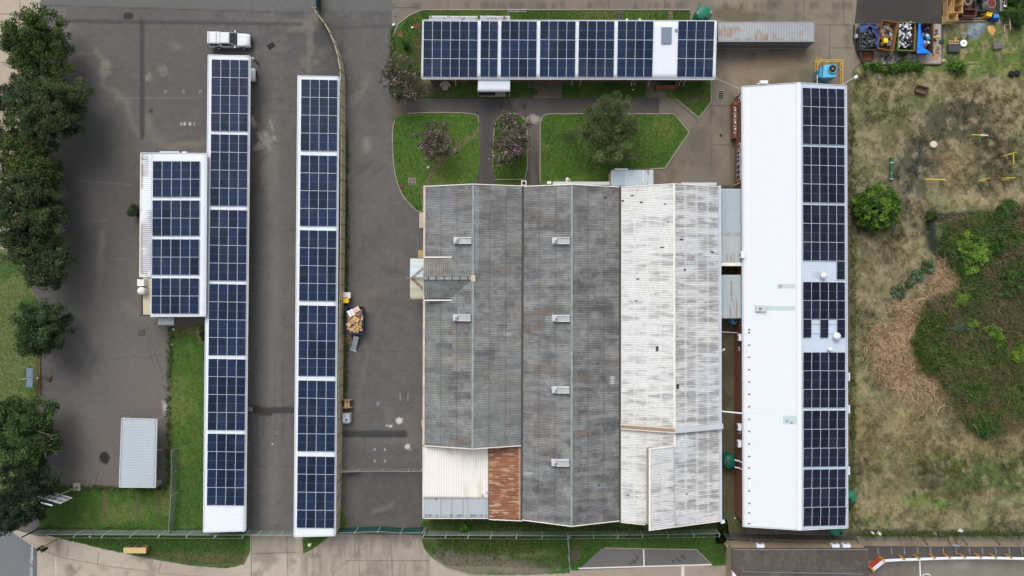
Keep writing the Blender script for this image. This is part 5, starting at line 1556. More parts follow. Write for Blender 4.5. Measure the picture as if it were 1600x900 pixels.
# ---------------------------------------------------------------- cooling tower and its rail
ct = thing('cooling_tower', 'sky blue cooling tower with round top fan at the north end of the hall', 'cooling tower', P(1286, 117, 0))
zt = 2.3
p4_ = [P(1286, 122, zt), P(1306.5, 121, zt), P(1307, 100.5, zt), P(1288, 101, zt)]
lo = [V((p.x, p.y, .25)) for p in p4_]
mb = MB(); mb.hexa(lo, p4_, BLUEP); mb.build('casing', ct, bevel=.12)
mb = MB(); cc = (lo[0] + lo[1] + lo[2] + lo[3]) / 4
for s in (-1, 1):
    mb.hexa([cc + V((s * .55 - .08, -.7, -.25)), cc + V((s * .55 + .08, -.7, -.25)), cc + V((s * .55 + .08, .7, -.25)), cc + V((s * .55 - .08, .7, -.25))], [cc + V((s * .55 - .08, -.7, 0)), cc + V((s * .55 + .08, -.7, 0)), cc + V((s * .55 + .08, .7, 0)), cc + V((s * .55 - .08, .7, 0))], DSTEEL)
mb.build('skid', ct)
mb = MB(); bb = (p4_[0] + p4_[3]) / 2 + V((-.22, -.15, -1.0)); mb.box(bb, (.4, 1.1, 1.5), mat('deep_blue_paint', C(64, 142, 178), .5, .1, 3)); mb.build('louver_box', ct, bevel=.05)
fc = P(1300, 108.4, zt)
mb = MB(); mb.lathe([(.52, 0), (.54, .02), (.54, .26), (.49, .26), (.47, .04), (.0, .04)], fc, BLUEP, 28); fr = mb.build('fan_ring', ct)
mb = MB(); mb.lathe([(.45, .05), (.45, .06), (0, .06)], fc, BLACK, 24); mb.lathe([(.12, .06), (.12, .2), (0, .22)], fc, STEEL, 12)
for i in range(6):
    t = i * math.pi / 3; d = V((math.cos(t), math.sin(t), 0)); e = V((-d.y, d.x, 0))
    mb.hexa([fc + d * .1 + e * .04 + V((0, 0, .12)), fc + d * .44 + e * .09 + V((0, 0, .10)), fc + d * .44 - e * .09 + V((0, 0, .17)), fc + d * .1 - e * .04 + V((0, 0, .15))][::-1],
            [fc + d * .1 + e * .04 + V((0, 0, .13)), fc + d * .44 + e * .09 + V((0, 0, .11)), fc + d * .44 - e * .09 + V((0, 0, .18)), fc + d * .1 - e * .04 + V((0, 0, .16))][::-1], mat('fan_blade', C(84, 58, 50), .6, .1, 4))
mb.build('fan', fr)
mb = MB(); mb.path([P(1277, 130, 1.8), P(1277, 119, 1.8), P(1281, 115, 1.7)], .05, OFFW); mb.build('pipe', ct)
rl = thing('guard_rail', 'yellow tubular guard rail around the sky blue cooling tower', 'guard rail', P(1291, 113, 0))
ring_pts = [(1271, 134), (1271, 98.5), (1310.5, 98), (1310, 134)]
mb = MB()
for h in (.55, 1.1): mb.path([P(u, v, 0) + V((0, 0, h)) for u, v in ring_pts], .045, YELLOW)
mb.build('rail', rl)
for u, v in ring_pts + [(1271, 116), (1284, 98.5), (1297, 98), (1310.3, 116), (1271, 108), (1310.3, 107)]:
    mb = MB(); mb.tube(P(u, v, 0), P(u, v, 0) + V((0, 0, 1.1)), .045, YELLOW); mb.build('post', rl)
mb = MB(); hc = P(1279, 94, 1.0); pts = [hc + V((.38 * math.cos(t), .38 * math.sin(t), 0)) for t in np.linspace(0, 6.2832, 19)]; mb.path(pts, .025, YELLOW); mb.path([hc + V((0, -.38, 0)), hc + V((0, -.6, 0)), V((hc.x, hc.y - .6, 0))], .03, YELLOW)
tag(mb.build('hose_hoop', None, hc), 'yellow ring hoop at the corner of the yellow guard rail', 'hoop')
mb = MB()
for u0 in (1256, 1261): mb.path([P(u0, 112, .02), P(u0 + 6, 132, .02)], .02, STEEL)
fl = thing('floodlight', 'white floodlight on an arm off the north-east corner of the hall', 'floodlight', P(1315, 133, 3.4))
mb = MB(); mb.path([P(1314, 133.5, 3.5), P(1335, 121, 4.3)], .05, LSTEEL); mb.build('arm', fl)
mb = MB(); mb.box(P(1337, 120.3, 4.35), (.42, .36, .22), WHITE, rz=.6); mb.build('lamp_head', fl)
mb = MB(); mb.path([P(1104, 125, 3.1), P(1120, 123, 3.2), P(1140, 131.5, 3.0), P(1158, 139.5, 3.5)], .022, LSTEEL)
tag(mb.build('overhead_cable', None, P(1130, 127, 3.1)), 'thin grey cable strung from the office corner to the brick hall', 'cable')

# ---------------------------------------------------------------- container
ctn = thing('shipping_container', 'long grey shipping container with rust stains on its roof, end on to the office', 'container', P(1197, 57, 0))
hz = 2.59
cA, cB, cC, cD = P(1121.8, 34.8, hz), P(1272.6, 34.8, hz), P(1272.6, 64.6, hz), P(1121.8, 64.6, hz)


def ctc(U, W, X, Y, ph, S, T):
    n = fbm(X, Y * .5, .8, 4, 75); n2 = fbm(X * 2.2, Y * .4, .7, 4, 76); n3 = fbm(X, Y, 3, 4, 77)
    col = np.zeros(U.shape + (3,)) + CA(160, 164, 166)
    col = mixc(col, sstep(.4, .7, n3), CA(146, 150, 154), .7); col = mixc(col, sstep(.1, -.9, ph), CA(122, 126, 130), .5)
    for x, y, rx, ry in ((1139, 50, 13, 9), (1143, 49, 6, 6), (1184, 56, 8, 9), (1202, 60, 10, 7), (1201, 61, 3, 4)):
        col = mixc(col, ell(U, W, x, y, rx, ry, .6, 0, .8, int(x), 5) * sstep(.25, .65, n2), CA(140, 106, 70), .85)
    for x in (1250, 1254): col = mixc(col, rect(U, W, x - 1, 48, x + 1, 56, .6) * (n2 > .4), CA(140, 96, 92), .6)
    col = mixc(col, rect(U, W, 1120, 60, 1275, 66, 1.5) * sstep(.5, .7, n), CA(120, 112, 100), .5)
    return col


corr('roof', cA, cB, cC, cD, ctc, M_GALV, ctn, .34, .018, 24)


def cts(U, W, X, Y, ph, S, T):
    n = fbm(X * 2, T * 2, .8, 4, 78)
    col = np.zeros(U.shape + (3,)) + CA(112, 117, 121)
    col = mixc(col, sstep(.2, -.9, ph), CA(88, 92, 97), .6); return mixc(col, sstep(.5, .8, n), CA(104, 98, 90), .4)


dn = lambda p: V((p.x, p.y, .12))
corr('side_panel', cD, cC, dn(cC), dn(cD), cts, M_GALV, ctn, .34, .025, 8)
corr('side_panel', cB, cA, dn(cA), dn(cB), cts, M_GALV, ctn, .34, .025, 4)
mb = MB()
for p, q in ((cA, cD), (cB, cC)): mb.hexa([dn(p) + V((.03 if p is cA else -.06, 0, 0)), dn(q) + V((.03 if p is cA else -.06, 0, 0)), dn(q) + V((.06 if p is cA else -.03, 0, 0)), dn(p) + V((.06 if p is cA else -.03, 0, 0))], [p + V((.03 if p is cA else -.06, 0, -.03)), q + V((.03 if p is cA else -.06, 0, -.03)), q + V((.06 if p is cA else -.03, 0, -.03)), p + V((.06 if p is cA else -.03, 0, -.03))], mat('container_grey', C(128, 132, 135), .6, .1, 3))
mb.build('door_panel', ctn)
mb = MB(); GC = mat('container_rail', C(150, 154, 157), .55, .12, 3)
for p, q in ((cA, cB), (cD, cC)): bar(mb, p + V((0, 0, -.07)), q + V((0, 0, -.07)), .10, .10, GC); bar(mb, dn(p) + V((0, 0, -.06)), dn(q) + V((0, 0, -.06)), .10, .12, GC)
for p in (cA, cB, cC, cD): mb.box((p.x, p.y, hz / 2 + .01), (.15, .15, hz + .04), GC)
mb.build('frame', ctn)

# ---------------------------------------------------------------- vehicles
CARW = mat('white_car_paint', C(212, 215, 220), .22, .015, 1, spec=.5)
CGLASS = mat('tinted_glass', C(38, 50, 62), .06, .03, 2, spec=.6)
CTRIM = mat('black_trim', C(34, 36, 44), .5, .05, 3)


def make_pickup(label, pos, rz, canopy=True):
    root = thing('pickup_truck' if canopy else 'parked_car', label, 'pickup' if canopy else 'car', pos, None, 0)
    R = Matrix.Rotation(rz, 3, 'Z'); L = lambda p: V(pos) + R @ V(p)

    def outline(x0, x1, w, wf, rr, n=5):
        """plan outline, narrower rounded nose at +x"""
        pts = []
        for cx, cy, a0, ww, r_ in ((x1 - rr * 1.5, -wf + rr, -90, wf, rr), (x1 - rr * 1.5, wf - rr, 0, wf, rr)):
            for i in range(n + 1):
                t = math.radians(a0 + 90 * i / n); pts.append((cx + r_ * 1.5 * math.cos(t), cy + r_ * math.sin(t)))
        for cx, cy, a0 in ((x0 + .12, w - .12, 90), (x0 + .12, -w + .12, 180)):
            for i in range(4):
                t = math.radians(a0 + 90 * i / 3); pts.append((cx + .12 * math.cos(t), cy + .12 * math.sin(t)))
        return pts
    mb = MB()
    lv = [(.34, -2.55, 2.52, .86, .80, .30), (.48, -2.62, 2.66, .92, .86, .34), (.80, -2.62, 2.64, .93, .85, .36), (.98, -2.60, 2.52, .91, .82, .38), (1.08, -2.58, 2.36, .87, .76, .40), (1.12, -2.5, 2.2, .80, .68, .4)]
    loops = [[L((x, y, z0)) for x, y in outline(x0, x1, w, wf, rr)] for z0, x0, x1, w, wf, rr in lv]
    for i, (lo_, hi) in enumerate(zip(loops, loops[1:])): mb.hexa(lo_, hi, CARW, (i == 0, i == len(loops) - 2))
    # bonnet crease
    for s in (-1, 1): mb.hexa([L((1.0, s * .42 - .02, 1.10)), L((2.1, s * .34 - .02, 1.10)), L((2.1, s * .34 + .02, 1.10)), L((1.0, s * .42 + .02, 1.10))], [L((1.0, s * .42 - .01, 1.15)), L((2.1, s * .34 - .01, 1.13)), L((2.1, s * .34 + .01, 1.13)), L((1.0, s * .42 + .01, 1.15))], CARW)
    body = mb.build('body', root, smooth=False)

    def frus(x0, x1, w0, X0, X1, w1, z0, z1, m, mb):
        lo_ = [(x0, -w0), (x1, -w0), (x1, w0), (x0, w0)]; hi = [(X0, -w1), (X1, -w1), (X1, w1), (X0, w1)]
        mb.hexa([L((x, y, z0)) for x, y in lo_], [L((x, y, z1)) for x, y in hi], m)
    mb = MB(); frus(-.95, 1.12, .86, -.88, .22, .69, 1.07, 1.72, CARW, mb); frus(-.88, .22, .69, -.86, .10, .62, 1.72, 1.77, CARW, mb); cab = mb.build('cabin', root)

    def face(pts, name, m=CGLASS, off=.008):
        q = [L(p) for p in pts]; n = (q[1] - q[0]).cross(q[3] - q[0]).normalized() * off
        mb = MB(); mb.hexa([p + n * .05 for p in q], [p + n for p in q], m); mb.build(name, cab)
    face([(1.06, -.80, 1.12), (1.06, .80, 1.12), (.27, .655, 1.69), (.27, -.655, 1.69)], 'windscreen')
    for s in (-1, 1):
        def fl_(x, z): return (x, s * (.86 - (z - 1.07) * .17 / .65 + .004), z)
        q = [fl_(-.80, 1.16), fl_(.05, 1.16), fl_(.05, 1.62), fl_(-.76, 1.62)]; face(q if s < 0 else q[::-1], 'side_window')
        q = [fl_(.11, 1.16), fl_(.88, 1.16), fl_(.26, 1.62), fl_(.11, 1.62)]; face(q if s < 0 else q[::-1], 'side_window')
        mb = MB(); mb.box(L((.78, s * 1.0, 1.18)), (.16, .24, .16), CARW, rz=rz); mb.build('mirror', root, bevel=.03)
        mb = MB(); mb.box(L((2.38, s * .60, .86)), (.26, .34, .14), mat('headlamp', C(214, 220, 226), .1, .03, 3, spec=.6), rz=rz - s * .5); mb.build('headlight', root, bevel=.03)
        mb = MB(); mb.box(L((-2.60, s * .8, .9)), (.06, .16, .3), REDP, rz=rz); mb.build('tail_light', root)
        for x in (-1.55, 1.62):
            mb = MB(); mb.lathe([(.10, -.12), (.36, -.12), (.39, -.08), (.39, .08), (.36, .12), (.24, .12), (.20, .08), (0, .09)], L((x, s * .82, .39)), BLACK, 20, axis=R @ V((0, s, 0))); w = mb.build('wheel', root)
            mb = MB(); mb.lathe([(.23, .10), (.22, .13), (.06, .14), (0, .14)], L((x, s * .82, .39)), LSTEEL, 16, axis=R @ V((0, s, 0))); mb.build('rim', w)
            mb = MB(); pts = [L((x + .50 * math.cos(t), s * .925, .42 + .50 * math.sin(t))) for t in np.linspace(0, math.pi, 9)]; mb.path(pts, .03, CTRIM); mb.build('wheel_arch', root)
    mb = MB(); mb.box(L((2.60, 0, .68)), (.12, 1.1, .34), CTRIM, rz=rz); mb.box(L((2.58, 0, .44)), (.2, 1.4, .14), CTRIM, rz=rz); mb.build('grille', root, bevel=.02)
    mb = MB(); mb.box(L((-2.66, 0, .5)), (.16, 1.7, .18), LSTEEL, rz=rz); mb.build('bumper', root, bevel=.03)
    if canopy:
        mb = MB(); frus(-2.55, -.97, .88, -2.50, -.91, .74, 1.10, 1.74, CARW, mb); frus(-2.50, -.91, .74, -2.40, -.93, .66, 1.74, 1.79, CARW, mb); cab = mb.build('canopy', root)
        for s in (-1, 1):
            def fc_(x, z): return (x, s * (.88 - (z - 1.10) * .14 / .64 + .004), z)
            q = [fc_(-2.38, 1.22), fc_(-1.18, 1.22), fc_(-1.22, 1.60), fc_(-2.34, 1.60)]; face(q if s < 0 else q[::-1], 'canopy_window')
        for x in (-2.3, -1.35):
            mb = MB(); mb.box(L((x, 0, 1.86)), (.06, 1.30, .03), LSTEEL, rz=rz)
            for s in (-1, 1): mb.box(L((x, s * .6, 1.82)), (.06, .05, .07), CTRIM, rz=rz)
            mb.build('roof_bar', root)
    return root


make_pickup('white canopied pickup parked above the end of the lawn side carport', P(363.5, 66.5, 0), -.015)
make_pickup('white car parked under the carport, only its nose showing', P(371.5, 119, 0), -.02, False)


# ---------------------------------------------------------------- person
def skin_body(name, joints, edges, mats_fn, parent, origin, levels=2):
    me = bpy.data.meshes.new('tmp_body'); keys = list(joints); idx = {k: i for i, k in enumerate(keys)}
    me.from_pydata([joints[k][0] for k in keys], [(idx[a_], idx[b_]) for a_, b_ in edges], [])
    o = bpy.data.objects.new('tmp_body', me); COL.objects.link(o)
    o.modifiers.new('skin', 'SKIN'); sv = me.skin_vertices[0].data
    for k in keys:
        r = joints[k][1]; sv[idx[k]].radius = (r, r) if not isinstance(r, tuple) else r
    sv[0].use_root = True
    sd = o.modifiers.new('sub', 'SUBSURF'); sd.levels = levels; sd.render_levels = levels
    dg = bpy.context.evaluated_depsgraph_get(); ev = o.evaluated_get(dg); m2 = bpy.data.meshes.new_from_object(ev)
    bpy.data.objects.remove(o); bpy.data.meshes.remove(me)
    ob, og = link_mesh(name, m2, parent, origin)
    m2.materials.clear()
    fs, mats_ = mats_fn
    for m in mats_: m2.materials.append(m)
    for p in m2.polygons: p.material_index = fs(p.center); p.use_smooth = True
    return ob


pb = P(403.5, 99.5, 0)
per = thing('person', 'person in pale cap and dark trousers standing at the carport corner', 'person', pb)
J = {'pelvis': ((0, 0, .95), (.15, .11)), 'waist': ((-.02, .02, 1.12), (.14, .10)), 'chest': ((-.05, .05, 1.34), (.17, .12)), 'neckb': ((-.07, .08, 1.48), .07), 'neck': ((-.08, .10, 1.54), .055), 'head': ((-.09, .12, 1.62), .09), 'headt': ((-.10, .13, 1.73), .075),
     'shL': ((-.10, -.12, 1.43), .07), 'elL': ((-.02, -.24, 1.20), .045), 'wrL': ((.16, -.20, 1.06), .032), 'paL': ((.22, -.17, 1.03), .036),
     'shR': ((-.06, .25, 1.43), .07), 'elR': ((-.30, .30, 1.36), .045), 'wrR': ((-.50, .26, 1.45), .032), 'paR': ((-.57, .25, 1.48), .036),
     'hiL': ((.02, -.10, .88), .10), 'knL': ((.10, -.14, .50), .065), 'anL': ((.04, -.14, .10), .045), 'toL': ((.20, -.20, .05), .045),
     'hiR': ((-.02, .10, .88), .10), 'knR': ((.02, .14, .50), .065), 'anR': ((-.06, .14, .10), .045), 'toR': ((.10, .16, .05), .045)}
E = [('pelvis', 'waist'), ('waist', 'chest'), ('chest', 'neckb'), ('neckb', 'neck'), ('neck', 'head'), ('head', 'headt'), ('chest', 'shL'), ('shL', 'elL'), ('elL', 'wrL'), ('wrL', 'paL'), ('chest', 'shR'), ('shR', 'elR'), ('elR', 'wrR'), ('wrR', 'paR'),
     ('pelvis', 'hiL'), ('hiL', 'knL'), ('knL', 'anL'), ('anL', 'toL'), ('pelvis', 'hiR'), ('hiR', 'knR'), ('knR', 'anR'), ('anR', 'toR')]
for sd_, d in (('L', V((.08, .04, -.02))), ('R', V((-.085, -.01, .02)))):
    base = V(J['pa' + sd_][0]); e = d.cross(V((0, 0, 1))).normalized()
    for i, (off, ln) in enumerate(((-.026, .85), (-.009, 1.0), (.009, .95), (.026, .78))):
        p1_ = base + e * off + d * .45 * ln; p2_ = base + e * off * 1.15 + d * ln + V((0, 0, -.018))
        J['f%s%da' % (sd_, i)] = (tuple(p1_), .0095); J['f%s%db' % (sd_, i)] = (tuple(p2_), .008)
        E += [('pa' + sd_, 'f%s%da' % (sd_, i)), ('f%s%da' % (sd_, i), 'f%s%db' % (sd_, i))]
    J['t' + sd_] = (tuple(base - e * .045 + d * .25), .0105); E.append(('pa' + sd_, 't' + sd_))
SKINM = mat('skin', C(150, 108, 84), .6, .05, 4); TROU = mat('dark_trousers', C(36, 36, 42), .9, .12, 8); SHIRT = mat('grey_pink_shirt', C(132, 104, 108), .9, .15, 8); SHOE = mat('shoes', C(24, 24, 26), .7, .1, 6)


def pf(c):
    if c.z < .13: return 3
    if c.z < .98: return 1
    if c.z > 1.50 and abs(c.x) < .3: return 0
    if c.x > .08 and c.z < 1.12: return 0
    if c.x < -.38: return 0
    return 2


skin_body('body', {k: (tuple(V(v[0])), v[1]) for k, v in J.items()}, E, (pf, [SKINM, TROU, SHIRT, SHOE]), per, pb)
hc = pb + V((-.095, .125, 1.67))
mb = MB(); mb.lathe([(.112, 0), (.115, .05), (.095, .10), (.05, .128), (0, .135)], hc, mat('pale_cap', C(228, 222, 218), .9, .05, 8), 18); mb.box(hc + V((.12, -.03, .015)), (.13, .15, .015), MATS['pale_cap']); mb.build('cap', per, smooth=True)
mb = MB(); f = hc + V((.08, -.01, -.03))
for s in (-1, 1): mb.lathe([(.011, 0), (0, .008)], f + V((.010, s * .032, .0)), BLACK, 8, axis=(1, 0, 0))
mb.hexa([f + V((.0, -.012, -.06)), f + V((.035, -.004, -.055)), f + V((.035, .004, -.055)), f + V((.0, .012, -.06))], [f + V((.0, -.006, -.0)), f + V((.008, -.003, -.0)), f + V((.008, .003, -.0)), f + V((.0, .006, -.0))], SKINM)
mb.box(f + V((.002, 0, -.085)), (.016, .045, .010), mat('lips', C(128, 74, 66), .6, .05, 4))
for s in (-1, 1): mb.box(f + V((-.075, s * .093, -.02)), (.035, .018, .06), SKINM)
mb.build('face', per)

# ---------------------------------------------------------------- boundary wall
bw = thing('boundary_wall', 'beige precast boundary wall curving away beside the long carport', 'wall', P(536, 440, 0))
gl = [(498, 24), (504, 33), (514, 46), (523, 62), (529.5, 78), (535, 96), (538.5, 118), (539.5, 150), (540, 240), (539.5, 330), (538.5, 420), (537, 520), (536, 600), (534, 700), (532.5, 770), (531, 826)]
gl2 = [gl[0]]
for p in gl[1:]:
    q = gl2[-1]; Ld = math.hypot(p[0] - q[0], p[1] - q[1]); k = max(1, round(Ld / 24.5))
    for i in range(1, k + 1): gl2.append((q[0] + (p[0] - q[0]) * i / k, q[1] + (p[1] - q[1]) * i / k))
WALLM = mat('precast_beige', C(190, 178, 152), .9, .12, 1.2, bump=.2)
mb = MB(); hw = 2.35
for p, q in zip(gl2, gl2[1:]):
    a_, b_ = P(*p), P(*q); d = (b_ - a_); n = V((-d.y, d.x, 0)).normalized() * .05
    for k in range(5):
        z0 = k * hw / 5; mb.hexa([v + V((0, 0, z0 + .004)) for v in (a_ - n, b_ - n, b_ + n, a_ + n)], [v + V((0, 0, z0 + hw / 5 - .008)) for v in (a_ - n * .9, b_ - n * .9, b_ + n * .9, a_ + n * .9)], WALLM)
mb.build('wall_panel', bw)
for p in gl2:
    c = P(*p); mb = MB(); mb.box(c + V((0, 0, hw / 2 + .06)), (.16, .16, hw + .12), mat('post_grey', C(140, 134, 118), .9, .1, 3)); mb.build('post', bw)
for p in gl2[6:]:
    c = P(*p); mb = MB(); mb.path([c + V((.02, 0, hw + .1)), c + V((-.35, -.2, hw + .45))], .025, DSTEEL); mb.build('wire_bracket', bw)
mb = MB()
for k in (.15, .33): mb.path([P(*p) + V((-.35 * (k + .1) / .45, -.2 * (k + .1) / .45, hw + k)) for p in gl2[6:]], .008, DSTEEL, n=4)
mb.build('barbed_wire', bw)


# ---------------------------------------------------------------- fences
CHAIN = netmat('chain_link', C(128, 146, 138), .30, 7.0)
SHADE = netmat('shade_net', C(22, 66, 58), .86, 9.0)


def net_fence(name, label, pts, h, netm, postm=LSTEEL, step=3.4, crank=.28, cat='fence', rails=True, wave=0.0, posts=True, group=None):
    q = [P(*p) for p in pts]; root = thing(name, label, cat, (q[0] + q[-1]) / 2, group)
    pp = []
    for a_, b_ in zip(q, q[1:]):
        k = max(1, round((b_ - a_).length / step)); pp += [a_.lerp(b_, i / k) for i in range(k)]
    pp.append(q[-1])
    mb = MB()
    for a_, b_ in zip(pp, pp[1:]):
        for i in range(4):
            p0, p1_ = a_.lerp(b_, i / 4), a_.lerp(b_, (i + 1) / 4)
            s0 = V((0, -wave * math.sin(math.pi * i / 4), 0)); s1 = V((0, -wave * math.sin(math.pi * (i + 1) / 4), 0))
            mb.poly([p0 + V((0, 0, .03)), p1_ + V((0, 0, .03)), p1_ + s1 + V((0, 0, h)), p0 + s0 + V((0, 0, h))], netm)
    mb.build('net' if netm is SHADE else 'wire_mesh', root)
    if posts:
        for p in pp:
            mb = MB(); mb.tube(p, p + V((0, 0, h + .05)), .035, postm)
            if crank: mb.tube(p + V((0, 0, h + .05)), p + V((-.12, -crank, h + .05 + crank)), .03, postm)
            mb.build('post', root)
    if rails:
        mb = MB(); mb.path([p + V((0, 0, h)) for p in pp], .014, postm)
        if crank: mb.path([p + V((-.12, -crank, h + .05 + crank)) for p in pp], .008, postm, n=4)
        mb.build('top_wire', root)
    return root


net_fence('chain_link_fence', 'chain link fence along the bottom of the side lawn', [(58, 826.5), (90, 827), (390, 828)], 1.9, CHAIN, step=3.6)
net_fence('chain_link_fence', 'chain link fence running up the side lawn beside the shelter', [(277, 700), (276, 770), (272, 827)], 1.5, CHAIN, crank=0, step=3.6)
gt = net_fence('sliding_gate', 'low mesh gate closing the lane between the two carports', [(392, 828.5), (461, 829.5)], 1.7, CHAIN, cat='gate', crank=0, step=1.4, postm=LSTEEL)
net_fence('shade_net_fence', 'dark green shade net fence closing the yard beside the factory', [(526, 824.5), (560, 823.5), (595, 822), (630, 824.5), (664, 823)], 1.9, SHADE, crank=.1, wave=.12)
net_fence('chain_link_fence', 'chain link fence along the rough lawn below the rusty factory roof', [(667, 823), (664.5, 828.5), (768, 829), (886, 829.5)], 1.8, CHAIN, step=3.4)
net_fence('chain_link_fence', 'chain link fence behind the grey parking bay below the whitewashed roof', [(888, 829), (1000, 828), (1118, 826)], 1.8, CHAIN, step=3.6)
net_fence('chain_link_fence', 'chain link fence running down to the road beside the parking bay', [(886, 831), (887, 848), (888, 868), (889.5, 884)], 1.9, CHAIN, step=3.4, crank=0)
net_fence('chain_link_fence', 'wire fence with leaning posts between the field and the bottom parking', [(1130, 833), (1240, 836), (1344, 838), (1500, 838), (1700, 839)], 1.9, netmat('thin_wire', C(92, 92, 90), .10, 7.0), step=3.6, crank=.3, postm=STEEL)
yg = net_fence('yard_fence', 'low steel railing fence crossing the yard beside the factory', [(536, 733.5), (562, 732.5), (600, 732), (640, 732.5), (660, 732)], 1.35, netmat('bars', C(140, 136, 130), .12, 6.0), step=2.4, crank=0, postm=LSTEEL)
mb = MB(); bar(mb, P(536, 733, 0) + V((0, -.06, .15)), P(560, 732.5, 0) + V((0, -.06, .15)), .04, 1.1, mat('zinc_sheet', C(140, 148, 156), .5, .1, 3)); mb.build('panel', yg)
dg_ = thing('gate', 'pair of yellow green gate leaves in the fence below the rusty roof', 'gate', P(785, 829, 0))
for x0, x1 in ((768, 784), (786, 803)):
    mb = MB()
    for h in (.3, .9, 1.5): bar(mb, P(x0, 829.8, 0) + V((0, -.05, h)), P(x1, 829.8, 0) + V((0, -.05, h)), .05, .06, mat('lime_paint', C(150, 150, 70), .6, .15, 3))
    for x in (x0, x1): mb.tube(P(x, 829.8, 0) + V((0, -.05, 0)), P(x, 829.8, 0) + V((0, -.05, 1.6)), .035, MATS['lime_paint'])
    mb.build('gate_leaf', dg_)
# dark gate leaf at the head of the curved wall
hg = thing('gate', 'dark green gate leaf standing at the top end of the curved wall', 'gate', P(497, 12, 0))
mb = MB(); q0, q1 = P(501, 23, 0), P(501, -14, 0)
bar(mb, q0, q1, .08, 2.1, mat('dark_green_sheet', C(24, 62, 54), .6, .12, 3)); mb.build('gate_leaf', hg)
mb = MB()
for q in (q0, q1): mb.box(q + V((.0, .0, 1.15)), (.14, .14, 2.3), STEEL)
mb.build('post', hg)

# ---------------------------------------------------------------- open skips and what lies in them
def open_box(name, label, cat, u, v, lx, ly, h, rz, m, inner=None, taper=.06, th=.05, floor=.12, group=None, rim=True):
    """open-topped steel bin; u, v is the middle of its rim in the photograph"""
    c = P(u, v, h); c.z = 0; root = thing(name, label, cat, c, group)
    R = Matrix.Rotation(rz, 3, 'Z'); inner = inner or m

    def ring(ax, ay, z_): return [c + R @ V((sx * ax, sy * ay, z_)) for sx, sy in ((-1, -1), (1, -1), (1, 1), (-1, 1))]
    X, Y = lx / 2, ly / 2
    mb = MB(); b0, t0 = ring(X * (1 - taper), Y * (1 - taper), .08), ring(X, Y, h)
    mb.hexa(b0, t0, m, (True, False))
    b1, t1_ = ring(X * (1 - taper) - th, Y * (1 - taper) - th, floor), ring(X - th, Y - th, h)
    i = len(mb.v); mb.v += b1 + t1_; k = mb.mi(inner)
    for j in range(4): mb.f.append((i + j, i + 4 + j, i + 4 + (j + 1) % 4, i + (j + 1) % 4)); mb.m.append(k)
    mb.f.append((i, i + 1, i + 2, i + 3)); mb.m.append(k)
    for j in range(4):
        mb.poly([t0[j], t0[(j + 1) % 4], t1_[(j + 1) % 4], t1_[j]], m)
    mb.build('shell', root)
    if rim:
        mb = MB(); tr = ring(X + .03, Y + .03, h)
        for j in range(4): bar(mb, tr[j], tr[(j + 1) % 4], .10, .07, m)
        mb.build('rim', root)
        mb = MB()
        for s in (-1, 1):
            for f_ in (-.55, 0, .55):
                p0 = c + R @ V((s * (X * (1 - taper) + .03), f_ * Y, .1)); p1_ = c + R @ V((s * (X + .03), f_ * Y, h)); mb.tube(p0, p1_, .05, m, n=4)
        for sx in (-1, 1):
            for sy in (-1, 1): mb.box(c + R @ V((sx * X * .8, sy * Y * .8, .04)), (.2, .2, .08), m, rz=rz)
        mb.build('stiffener', root)
    return root


def heap(name, label, cat, u, v, zc, lx, ly, rz, mats_, n, smin, smax, dome=.25, flat=.4, seed=1, sink=.3):
    rr = random.Random(seed); c = P(u, v, zc); R = Matrix.Rotation(rz, 3, 'Z'); mb = MB()
    for i in range(n):
        x, y = rr.uniform(-.5, .5), rr.uniform(-.5, .5); d = max(0, 1 - (2 * x) ** 2) * max(0, 1 - (2 * y) ** 2)
        s = rr.uniform(smin, smax)
        mb.box(c + R @ V((x * lx, y * ly, dome * d + rr.uniform(-sink, .0))), (s * rr.uniform(.6, 1.3), s * rr.uniform(.5, 1.2), s * rr.uniform(flat * .5, flat * 1.5)), rr.choice(mats_), rr.uniform(0, 3.1), rr.uniform(-.5, .5), rr.uniform(-.5, .5))
    return stuff(mb.build(name, None, c), label, cat)


CARD = mat('cardboard', C(204, 168, 124), .9, .14, 3); CARD2 = mat('dark_cardboard', C(170, 132, 94), .9, .14, 3); CARD3 = mat('pale_cardboard', C(224, 198, 164), .9, .1, 3); PAPER = mat('white_card', C(232, 232, 234), .8, .05, 3); LILAC = mat('lilac_card', C(160, 146, 176), .8, .15, 4)
SKN = open_box('skip_bin', 'navy skip full of cardboard beside the boundary wall', 'skip', 554.5, 500.5, 2.05, 3.35, 1.35, 0.02, NAVY)
heap('cardboard_waste', 'flattened and crumpled cardboard boxes heaped in the navy skip', 'cardboard', 554.5, 501, 1.25, 1.5, 2.65, 0, [CARD, CARD, CARD2, CARD3, LILAC, RUST], 170, .22, .62, .28, .25, 3, .35)
for i, (u, v, sx, sy, rz, m, lb) in enumerate(((548.5, 489, .75, .85, .5, PAPER, 'big white sheet of card lying on the cardboard heap'), (557, 483.5, .75, .6, .5, CARD3, 'pale carton at the top edge of the cardboard heap'), (556, 499, .85, .55, -.5, CARD, 'long brown carton across the middle of the cardboard heap'), (545, 507, .5, .5, .7, CARD, 'small brown carton at the wall side of the cardboard heap'))):
    mb = MB(); c = P(u, v, 1.68); mb.box(c, (sx, sy, .22 if i else .08), m, rz, .12, .1); mb.box(c + V((0, 0, .115 if i else .045)), (sx * .08, sy * .98, .004), mat('parcel_tape', C(176, 140, 96), .5, .05, 3), rz, .12, .1)
    tag(mb.build('carton' if i else 'card_sheet', None, c), lb, 'carton' if i else 'card')


